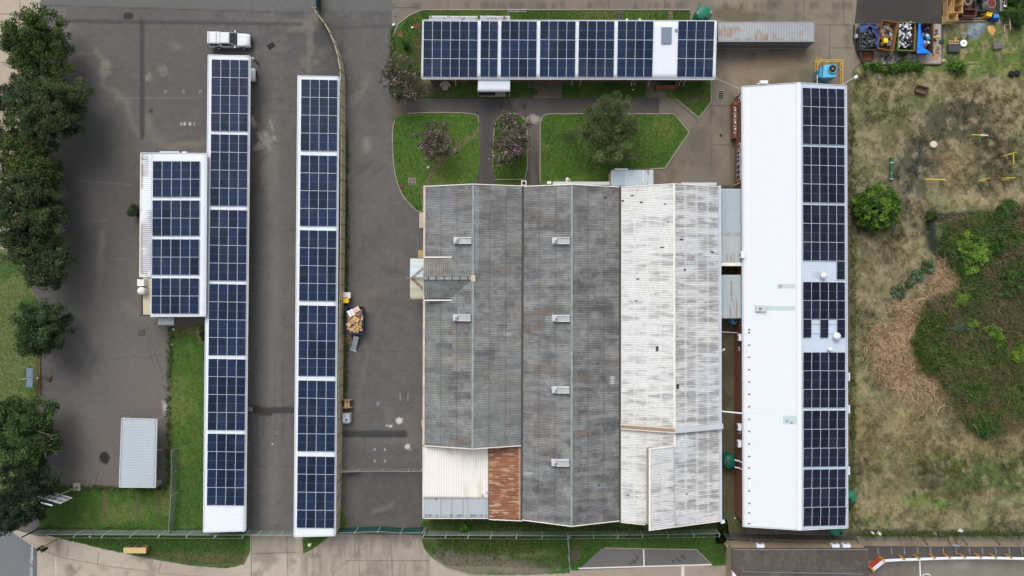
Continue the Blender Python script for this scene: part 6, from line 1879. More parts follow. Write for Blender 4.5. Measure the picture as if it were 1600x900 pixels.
def wheeled_bin(label, u, v, m, lidm, s=(.95, .78, .95), rz=0):
    c = P(u, v, s[2]); c.z = 0; root = thing('waste_bin', label, 'bin', c)
    mb = MB(); mb.hexa([c + V((x * s[0] * .42, y * s[1] * .42, .08)) for x, y in ((-1, -1), (1, -1), (1, 1), (-1, 1))], [c + V((x * s[0] * .48, y * s[1] * .48, s[2] - .08)) for x, y in ((-1, -1), (1, -1), (1, 1), (-1, 1))], m); mb.build('bin_body', root)
    mb = MB(); mb.box(c + V((0, 0, s[2] - .04)), (s[0], s[1], .09), lidm); mb.box(c + V((s[0] * .5, 0, s[2] - .1)), (.06, s[1] * .7, .06), lidm); mb.build('lid', root, bevel=.03)
    for y in (-1, 1):
        mb = MB(); mb.lathe([(.09, -.03), (.09, .03)], c + V((-s[0] * .38, y * s[1] * .4, .09)), BLACK, 12, axis=(0, 1, 0)); mb.build('wheel', root)
    return root


wheeled_bin('white lidded bin beside the boundary wall above the cardboard skip', 541.5, 461.5, OFFW, OFFW)
wheeled_bin('bright yellow lidded bin beside the boundary wall above the cardboard skip', 539, 469, YELLOW, mat('lemon_lid', C(246, 206, 40), .45, .06, 3), (.9, .75, .95))


def pallet(label, u, v, sx, sy, rz, m=OLDWOOD, h=.14, z0=0.0, tilt=0.0, group=None):
    c = P(u, v, z0); root = thing('pallet', label, 'pallet', c, group); R = Matrix.Rotation(rz, 3, 'Z') @ Matrix.Rotation(tilt, 3, 'Y')
    mb = MB()
    for i in range(7):
        x = (-.5 + (i + .5) / 7) * sx; mb.box(c + R @ V((x, 0, h - .011)), (sx / 7 * .72, sy, .022), m, rz, tilt)
    mb.build('deck_board', root)
    mb = MB()
    for s in (-.46, 0, .46): mb.box(c + R @ V((0, s * sy, h / 2 - .01)), (sx, .09, h - .045), m, rz, tilt)
    mb.build('bearer', root)
    return root


pallet('weathered pallet on the tarmac just below the cardboard skip', 544.5, 529.5, 1.05, 1.2, 0)
pallet('slatted timber pallet leaning on the factory wall beside the west lawn', 661, 344, 1.0, 1.95, 0, mat('pale_timber', C(200, 190, 166), .85, .2, 5), .14, .8, -.5)
pallet('empty pallet on end against the factory wall above the canopy', 659.5, 397, .95, .95, 0, WOOD, .14, .35, -.4)
rm = thing('steel_steps', 'narrow galvanised steel steps standing below the cardboard skip', 'steps', P(553.5, 537, 0))
a_, b_ = P(557, 525.5, 1.0), P(552, 547, .0)
mb = MB(); d = (b_ - a_)
n_ = V((-d.y, d.x, 0)).normalized() * .28
for s in (-1, 1): bar(mb, a_ + n_ * s, b_ + n_ * s + V((0, 0, .02)), .05, .12, LSTEEL)
mb.build('stringer', rm)
mb = MB()
for i in range(8):
    p = a_.lerp(b_, (i + .5) / 8); mb.box(p + V((0, 0, .06)), (.54, .20, .03), mat('tread_plate', C(142, 152, 160), .5, .1, 4), math.atan2(n_.y, n_.x))
mb.build('tread', rm)
mb = MB(); mb.path([a_ + n_, V((a_.x + n_.x, a_.y + n_.y, 0))], .04, STEEL); mb.path([a_ - n_, V((a_.x - n_.x, a_.y - n_.y, 0))], .04, STEEL); bar(mb, b_ + n_ * 1.5 + V((0, 0, .03)), b_ - n_ * 1.5 + V((0, 0, .03)), .22, .05, LSTEEL); mb.build('support', rm)
cr = thing('cable_reel', 'wooden cable reel lying on its side against the boundary wall', 'cable reel', P(542.5, 630.5, 0))
c = P(542.5, 630.5, .66)
for s in (-1, 1):
    mb = MB(); mb.lathe([(.66, -.03), (.66, .03), (.07, .03)], c + V((0, s * .48, 0)), OLDWOOD, 26, axis=(0, 1, 0)); mb.build('flange', cr)
mb = MB()
for i in range(14):
    t = i * 2 * math.pi / 14; mb.box(c + V((.36 * math.cos(t), 0, .36 * math.sin(t))), (.15, .93, .03), WOOD if i % 3 else OLDWOOD, 0, -t + math.pi / 2)
mb.build('barrel', cr)
ib = thing('caged_tank', 'caged grey plastic tank with fittings on a pallet by the boundary wall', 'caged tank', P(542, 653, 0))
c = P(542.3, 652.5, .5); c.z = 0
mb = MB(); mb.box(c + V((0, 0, .60)), (.92, 1.1, .90), mat('tank_plastic', C(172, 180, 190), .5, .1, 3)); mb.build('tank_body', ib, bevel=.06)
mb = MB()
for h in (.25, .6, 1.06):
    r_ = [c + V((x * .5, y * .6, h)) for x, y in ((-1, -1), (1, -1), (1, 1), (-1, 1), (-1, -1))]; mb.path(r_, .02, LSTEEL, n=5)
for i in range(5):
    for s in (-1, 1):
        mb.tube(c + V((-.5 + i * .25, s * .6, .12)), c + V((-.5 + i * .25, s * .6, 1.06)), .015, LSTEEL, n=5); mb.tube(c + V((s * .5, -.6 + i * .3, .12)), c + V((s * .5, -.6 + i * .3, 1.06)), .015, LSTEEL, n=5)
for s in (-.3, .3): mb.tube(c + V((-.5, s, 1.08)), c + V((.5, s, 1.08)), .025, LSTEEL)
mb.build('cage', ib)
mb = MB(); mb.lathe([(.14, 0), (.14, .05), (0, .05)], c + V((.05, -.2, 1.05)), BLACK, 14); mb.lathe([(.09, 0), (.09, .05), (0, .05)], c + V((-.2, .3, 1.05)), mat('bluish_cap', C(96, 116, 150), .5, .1, 3), 12); mb.build('cap', ib)
mb = MB(); mb.box(c + V((0, 0, .06)), (1.0, 1.2, .12), OLDWOOD); mb.build('pallet_base', ib)
mb = MB(); mb.path([c + V((.1, -.6, .3)), c + V((.0, -.75, .3)), c + V((.15, -.9, .25))], .05, mat('valve_ochre', C(170, 150, 110), .6, .1, 3)); mb.build('valve', ib)
for (u, v, s, rz) in ((661.5, 660, .5, .3), (660.5, 679, .45, .1)):
    pass
mb = MB(); c = P(661.8, 661, 1.0); mb.box(c, (.35, .9, .9), CARD2, .1); mb.box(c + V((-.02, 0, .46)), (.34, .86, .02), CARD, .1); tag(mb.build('timber_stack', None, c), 'brown timber pieces stacked against the factory wall near the dark tar strip', 'timber')

SLB = 4 * .004
S1 = open_box('skip_bin', 'black skip of rubble half covered by a crumpled dark blue tarpaulin', 'skip', 1356.5, 58, 2.0, 3.2, 1.25, -.02, DSTEEL)
heap('rubble', 'black rubble and metal offcuts filling the tarpaulin covered skip', 'rubble', 1356, 60, 1.15, 1.8, 2.5, 0, [BLACK, DSTEEL, DSTEEL, STEEL, mat('slag', C(58, 64, 64), .9, .2, 6)], 260, .08, .26, .18, .6, 5, .15)
S2 = open_box('skip_bin', 'rusty brown skip set askew, timber scraps inside', 'skip', 1387, 55.5, 1.95, 3.6, 1.25, -.17, mat('brown_skip', C(128, 88, 58), .85, .25, 4))
heap('scrap', 'timber and pipe scraps lying in the rusty askew skip', 'scrap', 1386, 53, .75, 1.4, 2.7, -.17, [OLDWOOD, RUST, DRUST, CARD2, DSTEEL, STEEL], 46, .2, .75, .1, .25, 6, .35)
mb = MB(); c = P(1383, 64, 1.0); mb.box(c, (.5, .55, .4), mat('bright_yellow', C(244, 204, 20), .5, .05, 3)); mb.box(c + V((0, 0, .21)), (.36, .4, .03), MATS['bright_yellow']); tag(mb.build('plastic_crate', None, c, bevel=.04), 'bright yellow plastic crate inside the rusty askew skip', 'crate')
S3 = open_box('skip_bin', 'green sided skip heaped with white bags', 'skip', 1416.5, 57, 2.05, 3.5, 1.2, -.05, mat('skip_green', C(98, 124, 66), .7, .2, 4), DRUST)
heap('bagged_waste', 'crumpled white and black bags heaped in the green sided skip', 'bags', 1415, 54, 1.15, 1.5, 3.0, 0, [PAPER, PAPER, mat('grey_bag', C(186, 186, 194), .6, .1, 4), BLACK, mat('navy_bag', C(40, 42, 60), .6, .1, 4), BLACK], 300, .12, .34, .32, .5, 8, .25)
S4 = open_box('skip_bin', 'dark brown skip draped on one side with a bright blue tarpaulin', 'skip', 1444, 59, 2.1, 3.7, 1.2, .0, DRUST)
heap('scrap', 'mixed blue and white scraps lying in the bright tarpaulin skip', 'scrap', 1448, 57, .7, .9, 2.4, 0, [BLUEP, PAPER, mat('scrap_blue', C(40, 86, 170), .6, .1, 4), DRUST, REDP], 46, .12, .4, .15, .5, 9, .3)


for u, v, lx, ly, sd_ in ((1463, 66, 1.6, 3.0, 21), (1398, 90, 3.4, 1.2, 22), (1499, 66, 2.4, 1.4, 23), (1530, 14, 3.4, 2.0, 24)):
    heap('scrap', {21: 'broken boards and blocks strewn at the right end of the skip slab', 22: 'small dark scraps strewn over the middle of the skip slab', 23: 'timber offcuts strewn around the grid topped pallet', 24: 'dark odds and ends between the drum and the steel boxes'}[sd_], 'scrap', u, v, .16, lx, ly, .2, [OLDWOOD, CARD2, DRUST, DSTEEL] if sd_ in (21, 23) else [DSTEEL, BLACK, DRUST, STEEL], 26, .1, .5, .05, .2, sd_, .12)


def cloth(name, label, cat, outline_fn, nx, ny, m, seed, amp, origin):
    xs_, ys_ = np.meshgrid(np.linspace(0, 1, nx), np.linspace(0, 1, ny)); pts = np.array([[outline_fn(s, t) for s in xs_[0]] for t in ys_[:, 0]])
    X, Y, Z = pts[..., 0], pts[..., 1], pts[..., 2]; Z = Z + amp * (fbm(X + seed, Y, .5, 4, seed) - .3)
    X = X + amp * .5 * (fbm(X, Y, .4, 3, seed + 3) - .5); Y = Y + amp * .5 * (fbm(X, Y, .4, 3, seed + 5) - .5)
    o = gridmesh(name, X, Y, Z, np.ones(X.shape + (3,)), m, None, origin, True); md = o.modifiers.new('sheet', 'SOLIDIFY'); md.thickness = .012
    return tag(o, label, cat)


TARP = mat('tarp_bright_blue', C(22, 118, 226), .55, .07, 2); TARPD = mat('tarp_dark_blue', C(52, 72, 124), .7, .22, 3)


def tarp4(s, t):
    u0 = 1431.5 + 0 * t; y = 37 + t * 46.5; wid = 4.5 + 6.5 * sstep(.1, .75, t) + 11 * sstep(.78, .98, t)
    zz_ = 1.32 - (s < .04) * .5; p = P(u0 + s * wid + (1 - t) * 3.0, y, zz_ + .18 * math.sin(s * 3.1)); return (p.x, p.y, p.z)


def tarp1(s, t):
    # gathered along the top rim, one tail down the right side
    if s < .62:
        q = s / .62; u = 1341.5 + 29 * q; v0 = 37.5 + 1.5 * math.sin(q * 9); u += (t - .5) * 2; v = v0 + t * (10 + 4 * math.sin(q * 7 + 1) - 5 * (q - .4) ** 2); zz_ = 1.40 - .3 * (1 - t)
    else:
        q = (s - .62) / .38; u = 1370.5 + 3 * math.sin(q * 3) - t * (8 - 5 * q + 2 * math.sin(q * 11)); v = 44 + q * 33; zz_ = 1.15 + .3 * t
    p = P(u, v, zz_); return (p.x, p.y, p.z)


cloth('tarpaulin', 'bright blue tarpaulin draped over the side of the dark brown skip', 'tarpaulin', tarp4, 20, 60, TARP, 4, .10, P(1440, 60, 1.3))
cloth('tarpaulin', 'crumpled dark blue tarpaulin bunched over the rim of the rubble skip', 'tarpaulin', tarp1, 80, 22, TARPD, 9, .42, P(1356, 45, 1.3))
open_box('scrap_tray', 'small shallow rusty tray below the rubble skip', 'tray', 1357, 87, 1.35, 1.15, .35, .05, mat('rust_tray', C(132, 84, 52), .9, .3, 5), taper=.02, rim=False)
mb = MB(); c = P(1338, 57, .3); mb.box(c, (.36, .5, .5), mat('pale_block', C(186, 196, 202), .7, .1, 3), .1); mb.box(c + V((0, 0, .26)), (.2, .3, .03), LSTEEL); tag(mb.build('bollard', None, c), 'short pale block bollard at the left edge of the skip slab', 'bollard')
for u, lb in ((1390.5, 'left of two small steel trestles lying on the skip slab'), (1422, 'right of two small steel trestles lying on the skip slab')):
    c = P(u, 93.5, .02); root = thing('steel_trestle', lb, 'trestle', c, 'steel trestles on the slab')
    mb = MB(); mb.path([c + V((-.7, .03, .4)), c + V((.7, .08, .4))], .035, DSTEEL); mb.build('top_rail', root)
    mb = MB()
    for s in (-.15, .1): mb.path([c + V((s, .05, .4)), c + V((s - .25, -.4, 0))], .025, DSTEEL)
    mb.build('leg', root)
mb = MB()
q = [(1334, 40), (1333, 60), (1338, 80), (1346, 96), (1352, 101), (1400, 102), (1471, 101)]
for p, w in zip(q, q[1:]): bar(mb, P(*p), P(*w), .16, .22, mat('dark_kerb', C(74, 62, 54), .9, .15, 4))
structure(mb.build('slab_kerb'))

# ---------------------------------------------------------------- storage corner at the top right
def wooden_crate(label, u, v, lx, ly, h, rz, m=WOOD):
    root = open_box('wooden_crate', label, 'crate', u, v, lx, ly, h, rz, m, mat('pale_ply', C(216, 184, 132), .85, .12, 4), .0, .035, .10, 'wooden crates by the driveway', False)
    c = worig(root); R = Matrix.Rotation(rz, 3, 'Z')
    for sx in (-1, 1):
        for sy in (-1, 1): MB().box(c + R @ V((sx * (lx / 2 - .02), sy * (ly / 2 - .02), h / 2 + .03)), (.10, .10, h), m, rz).build('corner_post', root)
    mb = MB()
    for z0 in (.2, h - .12):
        for s in (-1, 1): mb.box(c + R @ V((0, s * (ly / 2 + .016), z0)), (lx, .03, .12), m, rz); mb.box(c + R @ V((s * (lx / 2 + .016), 0, z0)), (.03, ly, .12), m, rz)
    mb.build('batten', root)
    return root


wooden_crate('open wooden crate nearest the gravel heap, lowest of the crate row', 1489, 25.5, 1.25, 1.0, 1.35, .04)
wooden_crate('middle open wooden crate of the row beside the dark driveway', 1497.5, 13.5, 1.15, .95, 1.35, .0)
wooden_crate('tall brownish wooden crate cut by the top edge of the photo', 1498, 2, 1.2, 1.0, 1.35, .0, mat('red_timber', C(188, 144, 102), .85, .18, 4))
wooden_crate('narrow wooden crate behind the row, against the dark driveway', 1484, 9, .55, 1.6, 1.0, .0, mat('brown_timber', C(172, 140, 100), .85, .18, 4))
storage_ground = sheet('storage_floor', [(1470, -60), (1590, -60), (1590, 0), (1566, 34), (1470, 35)], 5 * .004, lambda U, W, X, Y: mixc(np.zeros(U.shape + (3,)) + CA(66, 58, 52), sstep(.4, .7, fbm(X, Y, 2, 4, 3)), CA(92, 82, 70), .7), M_DIRT, .4, .2)


def pipe_ring(label, u, v, r, h, m, inner, th):
    c = P(u, v, h); c.z = 0; root = thing('concrete_pipe', label, 'pipe', c)
    mb = MB(); mb.lathe([(r, 0), (r, h), (r - th, h), (r - th, .05)], c, m, 32); mb.build('pipe_shell', root, smooth=False)
    mb = MB(); mb.lathe([(r - th - .004, .06), (r - th - .004, h - .02)], c, inner, 32)
    for i, p in enumerate(mb.f): mb.f[i] = p[::-1]
    mb.build('lining', root); return root


pipe_ring('big grey drum standing open, red inside, beside the ladder', 1549.5, 5, .56, 1.6, mat('drum_grey', C(140, 140, 128), .8, .14, 3), mat('drum_red', C(110, 46, 42), .8, .15, 3), .06)
pipe_ring('short tan pipe section with a dark mouth beside the wooden crates', 1512.5, 1.5, .50, 1.1, mat('pipe_tan', C(150, 132, 106), .85, .18, 4), BLACK, .14)
open_box('steel_box', 'reddish steel box with worn top beside the lowest wooden crate', 'steel box', 1514, 20, 1.7, .8, .8, .0, mat('red_steel', C(104, 66, 58), .8, .25, 4), rim=True, taper=.0)
open_box('steel_box', 'dark steel bin between the tan pipe and the grey drum', 'steel box', 1530, 8, .9, 1.4, .7, .0, DSTEEL, taper=.0)
mb = MB(); c = P(1517.5, 31, .1)
for i in range(3): mb.box(c + V((0, -.17 + i * .17, .05)), (3.9, .14, .12), OLDWOOD if i != 1 else DSTEEL, .015)
for i in range(4): mb.box(c + V((-1.7 + i * 1.1, 0, -.03)), (.1, .6, .08), OLDWOOD)
tag(mb.build('timber_rack', None, c), 'long narrow timber frame lying below the reddish steel box', 'timber')
c = P(1546, 22, .9); yb_ = thing('tool_chest', 'bright yellow lidded chest beside the big grey drum', 'chest', c * V((1, 1, 0)))
mb = MB(); mb.box((c.x, c.y, .42), (.62, .5, .84), mat('amber_paint', C(206, 150, 30), .6, .12, 3), -.3); mb.build('chest_body', yb_)
mb = MB(); mb.box((c.x, c.y, .88), (.68, .54, .08), MATS['bright_yellow'], -.3); mb.build('lid', yb_, bevel=.02)
mb = MB(); mb.path([P(1536, 22, .4), P(1542, 20.5, .7)], .04, OLDWOOD); mb.box(P(1538, 21.5, .3), (.9, .12, .06), MATS['amber_paint'], .3); mb.build('handle', yb_)
c = P(1557, 25, .95); bb_ = thing('plastic_bin', 'blue plastic bin with lighter blue lid at the corner of the storage floor', 'bin', P(1550, 30, 0))
mb = MB(); c0 = P(1550, 30.5, 0); mb.hexa([c0 + V((x, y, .03)) for x, y in ((-.45, -.35), (.5, -.35), (.5, .35), (-.45, .35))], [V((c.x + x, c.y + y, .9)) for x, y in ((-.38, -.28), (.38, -.28), (.38, .28), (-.38, .28))], mat('mid_blue_plastic', C(24, 72, 140), .5, .08, 3)); mb.build('bin_body', bb_)
mb = MB(); mb.box((c.x, c.y, .93), (.66, .42, .07), mat('light_blue_plastic', C(42, 148, 214), .5, .06, 3)); mb.build('lid', bb_, bevel=.02)
ld = thing('ladder', 'dark steel ladder lying flat beside the big grey drum', 'ladder', P(1559.5, 3, 0))
mb = MB()
for x in (1557.8, 1561.4): bar(mb, P(x, -12, .3), P(x, 17, .3), .05, .07, DSTEEL)
mb.build('rail', ld); mb = MB()
for i in range(15): bar(mb, P(1557.8, -11 + i * 1.9, .33), P(1561.4, -11 + i * 1.9, .33), .03, .03, DSTEEL)
mb.build('rung', ld)
mb = MB()
for b_ in range(3):
    q = [P(1563.5 + b_ * 2.3, -10, .02), P(1563.5 + b_ * 2.3, 20, .02), P(1560.5 + b_ * 2.0, 37, .02)]; mb.path(q, .09, mat('grey_pipe', C(150, 154, 154), .7, .15, 3))
tag(mb.build('pipe_bundle', None, P(1566, 10, .1)), 'bundle of three long grey pipes beside the ladder', 'pipes')
sg = thing('sign_board', 'white board with red marks lying beside the grey pipes', 'sign', P(1571, 5, .5))
mb = MB(); mb.box(P(1571, 5, .55), (.34, .95, .03), PAPER, -.12); mb.build('board', sg)
mb = MB(); c = P(1571, 5, .575)
for i in range(3): mb.box(c + V((.01, .28 - i * .24, 0)), (.18, .12, .006), REDP, -.12)
mb.build('red_mark', sg)
mb = MB(); mb.box(P(1572, 8, .26), (.06, .06, .52), STEEL); mb.box(P(1570, 3, .26), (.06, .06, .52), STEEL); mb.build('leg', sg)
tr = thing('timber_trestle', 'pale timber trestle frame standing in the grass at the right edge', 'trestle', P(1576, 38, 0))
mb = MB(); mb.path([P(1577, 22, .9), P(1579, 46, .9)], .05, WOOD); mb.path([P(1570, 38, .5), P(1569, 49, .5)], .045, WOOD); mb.build('leg', tr)
mb = MB(); mb.path([P(1568, 39.5, .55), P(1582, 38, .55)], .06, mat('pinkish_timber', C(150, 120, 110), .85, .1, 3)); mb.path([P(1574, 22.5, .85), P(1581, 22, .85)], .03, WOOD); mb.build('cross_bar', tr)
mb = MB(); mb.tube(P(1582, 37.5, .2), P(1587, 38, .2), .2, BLACK, n=14); mb.tube(P(1587, 38, .2), P(1589, 38, .2), .12, OFFW, n=12); tag(mb.build('gas_bottle', None, P(1585, 38, .2)), 'black bottle with white cap lying at the end of the timber trestle', 'bottle')
# grid topped pallet box with a white reel
pg = thing('grid_pallet', 'dark grid topped pallet with timber frame in the grass below the gravel heap', 'pallet', P(1491, 73, 0))
c = P(1491.5, 75, .45); c.z = 0
mb = MB(); mb.box(c + V((0, 0, .22)), (1.5, .95, .4), DSTEEL, .0); mb.build('pallet_base', pg)
mb = MB()
for i in range(9): mb.box(c + V((-.7 + i * .175, 0, .44)), (.06, .95, .04), mat('grid_grey', C(84, 88, 94), .7, .12, 4))
for i in range(6): mb.box(c + V((0, -.42 + i * .168, .45)), (1.5, .05, .03), MATS['grid_grey'])
mb.build('grid_deck', pg)
mb = MB()
for y in (-.0, .3): mb.box(c + V((0, .62 + y, .3)), (1.3, .09, .16), WOOD)
for x in (-.6, -.2, .2, .6): mb.box(c + V((x, .77, .3)), (.08, .3, .12), WOOD)
mb.build('timber_frame', pg)
c = P(1505.5, 67.5, .3); wr = thing('cable_reel', 'small white reel lying beside the dark grid topped pallet', 'reel', c * V((1, 1, 0)))
mb = MB(); mb.lathe([(.12, -.28), (.44, -.28), (.44, -.22), (.2, -.22), (.2, .0), (.44, .0), (.44, .06), (.09, .06), (.09, 0)], c, PAPER, 26); mb.build('spool', wr)
mb = MB(); mb.lathe([(.085, .0), (.085, .065), (0, .066)], c, BLACK, 12); mb.build('hub', wr)
mb = MB(); c = P(1558, 72, .3); mb.box(c, (1.15, .8, .6), mat('grey_stone', C(112, 106, 102), .9, .15, 3, bump=.4), .15); mb.box(c + V((.1, .1, .31)), (.9, .5, .06), MATS['grey_stone'], .15); tag(mb.build('stone_block', None, c, bevel=.06), 'single grey stone block in the grass below the sand heap', 'stone')


def mound(name, label, cat, poly, h, c0, c1, m, seed, step=.12):
    """a tipped heap: raised where the outline is far away"""
    pw = [P(*q) for q in poly]; xs_ = [p.x for p in pw]; ys_ = [p.y for p in pw]
    X, Y = np.meshgrid(np.arange(min(xs_) - .2, max(xs_) + .2, step), np.arange(min(ys_) - .2, max(ys_) + .2, step)); d = np.full(X.shape, 1e9); ins = np.zeros(X.shape, bool)
    for a_, b_ in zip(pw, pw[1:] + pw[:1]):
        t = np.clip(((X - a_.x) * (b_.x - a_.x) + (Y - a_.y) * (b_.y - a_.y)) / ((b_.x - a_.x) ** 2 + (b_.y - a_.y) ** 2), 0, 1)
        d = np.minimum(d, np.hypot(X - a_.x - t * (b_.x - a_.x), Y - a_.y - t * (b_.y - a_.y)))
        cond = (a_.y > Y) != (b_.y > Y); ins ^= cond & (X < (b_.x - a_.x) * (Y - a_.y) / ((b_.y - a_.y) if abs(b_.y - a_.y) > 1e-9 else 1e-9) + a_.x)
    d = np.where(ins, d, -d); n = fbm(X, Y, .8, 5, seed)
    Z = .03 + np.clip(d + (n - .5) * .5, -.3, 1.2) * h; Z = np.where(d < -.15, -.05, Z); cols = np.zeros(X.shape + (3,)) + CA(*c0); cols = mixc(cols, sstep(.35, .7, fbm(X, Y, .5, 4, seed + 3)), CA(*c1), .8)
    return stuff(gridmesh(name, X, Y, Z, cols, m, None, P(*poly[0])), label, cat)


mound('gravel_heap', 'spread heap of blue grey gravel beside the sand heap', 'gravel', [(1510, 36), (1542, 36), (1538, 52), (1528, 62), (1516, 65), (1504, 58), (1500, 53), (1512, 46)], .28, (128, 138, 144), (104, 116, 124), M_DIRT, 12)
mound('sand_heap', 'small heap of orange sand beside the gravel', 'sand', [(1544, 40), (1552, 40), (1558, 50), (1553, 57), (1547, 61), (1543, 54), (1541, 47)], .35, (206, 166, 110), (188, 146, 92), M_DIRT, 13)
for (u, v, s, lb) in ((1464, 58, .55, 'largest of the pale broken blocks at the corner of the skip slab'), (1459, 59, .35, 'small broken block left of the largest one at the slab corner'), (1473.5, 95, .35, 'single pale stone beside the lower corner of the skip slab')):
    mb = MB(); c = P(u, v, .1); mb.box(c, (s * 1.4, s, .22), mat('broken_block', C(190, 166, 130), .9, .14, 3), random.uniform(0, 1)); mb.box(c + V((.06, .04, .13)), (s * .8, s * .6, .08), MATS['broken_block'], .4); tag(mb.build('broken_block', None, c, bevel=.04), lb, 'block')

# ---------------------------------------------------------------- field odds and ends
fcart = open_box('rusty_trough', 'rusty open trough lying tilted in the dry grass of the field', 'trough', 1440.5, 140.5, 1.45, .85, .5, -.28, DRUST, mat('trough_inside', C(116, 92, 78), .9, .2, 4))
for (u, v, lb) in ((1581, 115.5, 'left of the two black tyres at the right edge of the field'), (1589.5, 114.5, 'right of the two black tyres at the right edge of the field')):
    c = P(u, v, .22); root = thing('tyre', lb, 'tyre', c * V((1, 1, 0)), 'tyres at the field edge')
    mb = MB(); mb.lathe([(.20, -.16), (.36, -.17), (.41, -.1), (.41, .1), (.36, .17), (.20, .16), (.2, -.16)], c, BLACK, 24, axis=(.35, .25, 1)); mb.build('casing', root, smooth=True)
c = P(1457.5, 226, .2); dr = thing('concrete_disc', 'round cream manhole ring standing in the dark weeds of the field', 'manhole', c * V((1, 1, 0)))
mb = MB(); mb.lathe([(.44, -.2), (.44, .2), (.40, .25), (.0, .26)], c, mat('cream_concrete', C(204, 196, 180), .85, .12, 3), 28); mb.build('ring', dr)
mb = MB(); mb.box(c + V((.06, -.05, .27)), (.2, .16, .03), MATS['cream_concrete'], .5); mb.build('lid_handle', dr)
gb = thing('green_roller', 'long green banded pipe lying in the field beside the round bush', 'pipe', P(1393, 262, 0))
c0, c1 = P(1393.5, 244.5, .25), P(1392.5, 281, .25)
mb = MB(); mb.tube(c0, c1, .22, mat('roller_green', C(44, 92, 62), .55, .12, 3), n=16); mb.build('barrel', gb)
for t, m in ((.27, OFFW), (.97, OFFW), (.02, ORANGE), (.74, mat('dull_yellow', C(150, 140, 60), .6, .1, 3)), (.55, DSTEEL)):
    p = c0.lerp(c1, t); mb = MB(); mb.tube(p - (c1 - c0) * .014, p + (c1 - c0) * .014, .228, m, n=16); mb.build('band', gb)
POLEY = mat('pole_yellow', C(196, 172, 48), .6, .14, 4); POLER = mat('pole_red', C(110, 44, 38), .7, .16, 4); POLEW = mat('pole_white', C(226, 226, 230), .5, .04, 3); POLEG = mat('pole_green', C(44, 128, 84), .6, .1, 3)


def play_bar(label, p0, p1, m, h=.8, r=.05, parts=None):
    a_, b_ = P(*p0, h), P(*p1, h); root = thing('play_bar', label, 'play bar', (a_ + b_) / 2 * V((1, 1, 0)), 'coloured play bars in the field')
    for s, (q0, q1, mm) in enumerate(parts or [(0, 1, m)]):
        mb = MB(); mb.tube(a_.lerp(b_, q0), a_.lerp(b_, q1), r, mm); mb.build('bar', root)
    for p in (a_.lerp(b_, .04), a_.lerp(b_, .96)):
        mb = MB(); mb.tube(V((p.x, p.y, .05)), p, r * .8, m); mb.build('leg', root)
    return root


play_bar('yellow and white play bar crossed by a red and green one', (1518, 210.5), (1543.5, 211.5), POLEY, .9, .075, [(0, .5, POLEY), (.5, 1, POLEW)])
play_bar('red and green play bar crossed by a yellow and white one', (1531.5, 199), (1530.5, 223), POLER, .75, .05, [(0, .5, POLER), (.5, 1, POLEG)])
play_bar('dull red play bar below the cream manhole ring', (1449.5, 247), (1477, 249), mat('pole_pink', C(148, 92, 74), .7, .14, 4))
play_bar('long bright yellow play bar in the weeds, leftmost of the yellow ones', (1446.5, 280), (1477.5, 280.8), mat('pole_bright', C(214, 188, 60), .6, .1, 3), .8, .075)
play_bar('thin yellow play bar left of the dark red bar in the lower row', (1529.5, 282.5), (1547, 278), POLEY)
play_bar('dark red play bar between the two yellow ones of the lower row', (1548, 282), (1564, 278.5), POLER, .6)
play_bar('upper thin yellow play bar at the right end of the lower row', (1566, 278.5), (1587, 277.2), POLEY)
play_bar('lower slanting yellow play bar at the right end of the lower row', (1567, 281.5), (1584, 278.3), POLEY, .6, .04)
play_bar('slanting yellow play bar at the top of the right hand frame', (1568, 243.5), (1588, 237.8), POLEY)
play_bar('upright yellow play bar joining the right hand frame', (1583.4, 239.5), (1583.6, 257), POLEY, .85)
play_bar('dark red slanting play bar at the foot of the right hand frame', (1567.5, 263), (1586, 258), POLER)
mb = MB(); pts = [P(1537 + 24 * math.sin(t) + 6 * t, 196 - 17 * math.sin(t * .75) + t * 14, .05) for t in np.linspace(0, 3.0, 26)]
pts = [P(u, v, .06) for u, v in ((1541, 187), (1544, 182), (1551, 179), (1560, 180), (1568, 187), (1574, 197), (1577, 208), (1577, 220), (1572, 228))]
mb.path(pts, .035, DSTEEL); tag(mb.build('hose', None, pts[4]), 'black hose curving through the dry grass at the right of the field', 'hose')
for (u, v, r_, m, lb) in ((1363.5, 832.5, .22, PAPER, 'small white bag dropped beside the bottom fence near the hall'), (1374, 834, .38, PAPER, 'white sheet of board lying against the bottom fence'), (1501, 829.5, .4, PAPER, 'white sheet of board in the dry grass above the bottom parking'), (1461, 834, .4, OLDWOOD, 'brown stone at the gutter above the bottom parking')):
    mb = MB(); c = P(u, v, .15); mb.box(c, (r_ * 1.6, r_, .07 if r_ > .3 else .2), m, -.6, .15, .1); mb.box(c + V((.05, 0, .05)), (r_ * .7, r_ * .5, .07), m, .4, .1)
    tag(mb.build('litter_board' if r_ > .3 else 'litter_bag', None, c), lb, 'litter')
st = thing('road_sign', 'pale blue flat sign lying on black struts above the parking guard rail', 'sign', P(1491, 848, 0))
mb = MB(); q = [P(1489, 853, 1.2), P(1499.5, 854.5, 1.2), P(1496, 851.2, 1.3), P(1487, 850.5, 1.3)]; mb.hexa(q, [p + V((0, 0, .04)) for p in q], mat('sign_blue_grey', C(150, 176, 190), .5, .05, 3)); mb.build('board', st)
mb = MB()
for x in (1485, 1496): mb.path([P(x - 4, 842, 0), P(x, 850, 1.25)], .06, BLACK)
mb.path([P(1484, 851.5, 1.15), P(1502, 854.6, 1.15)], .05, BLACK); mb.build('strut', st)
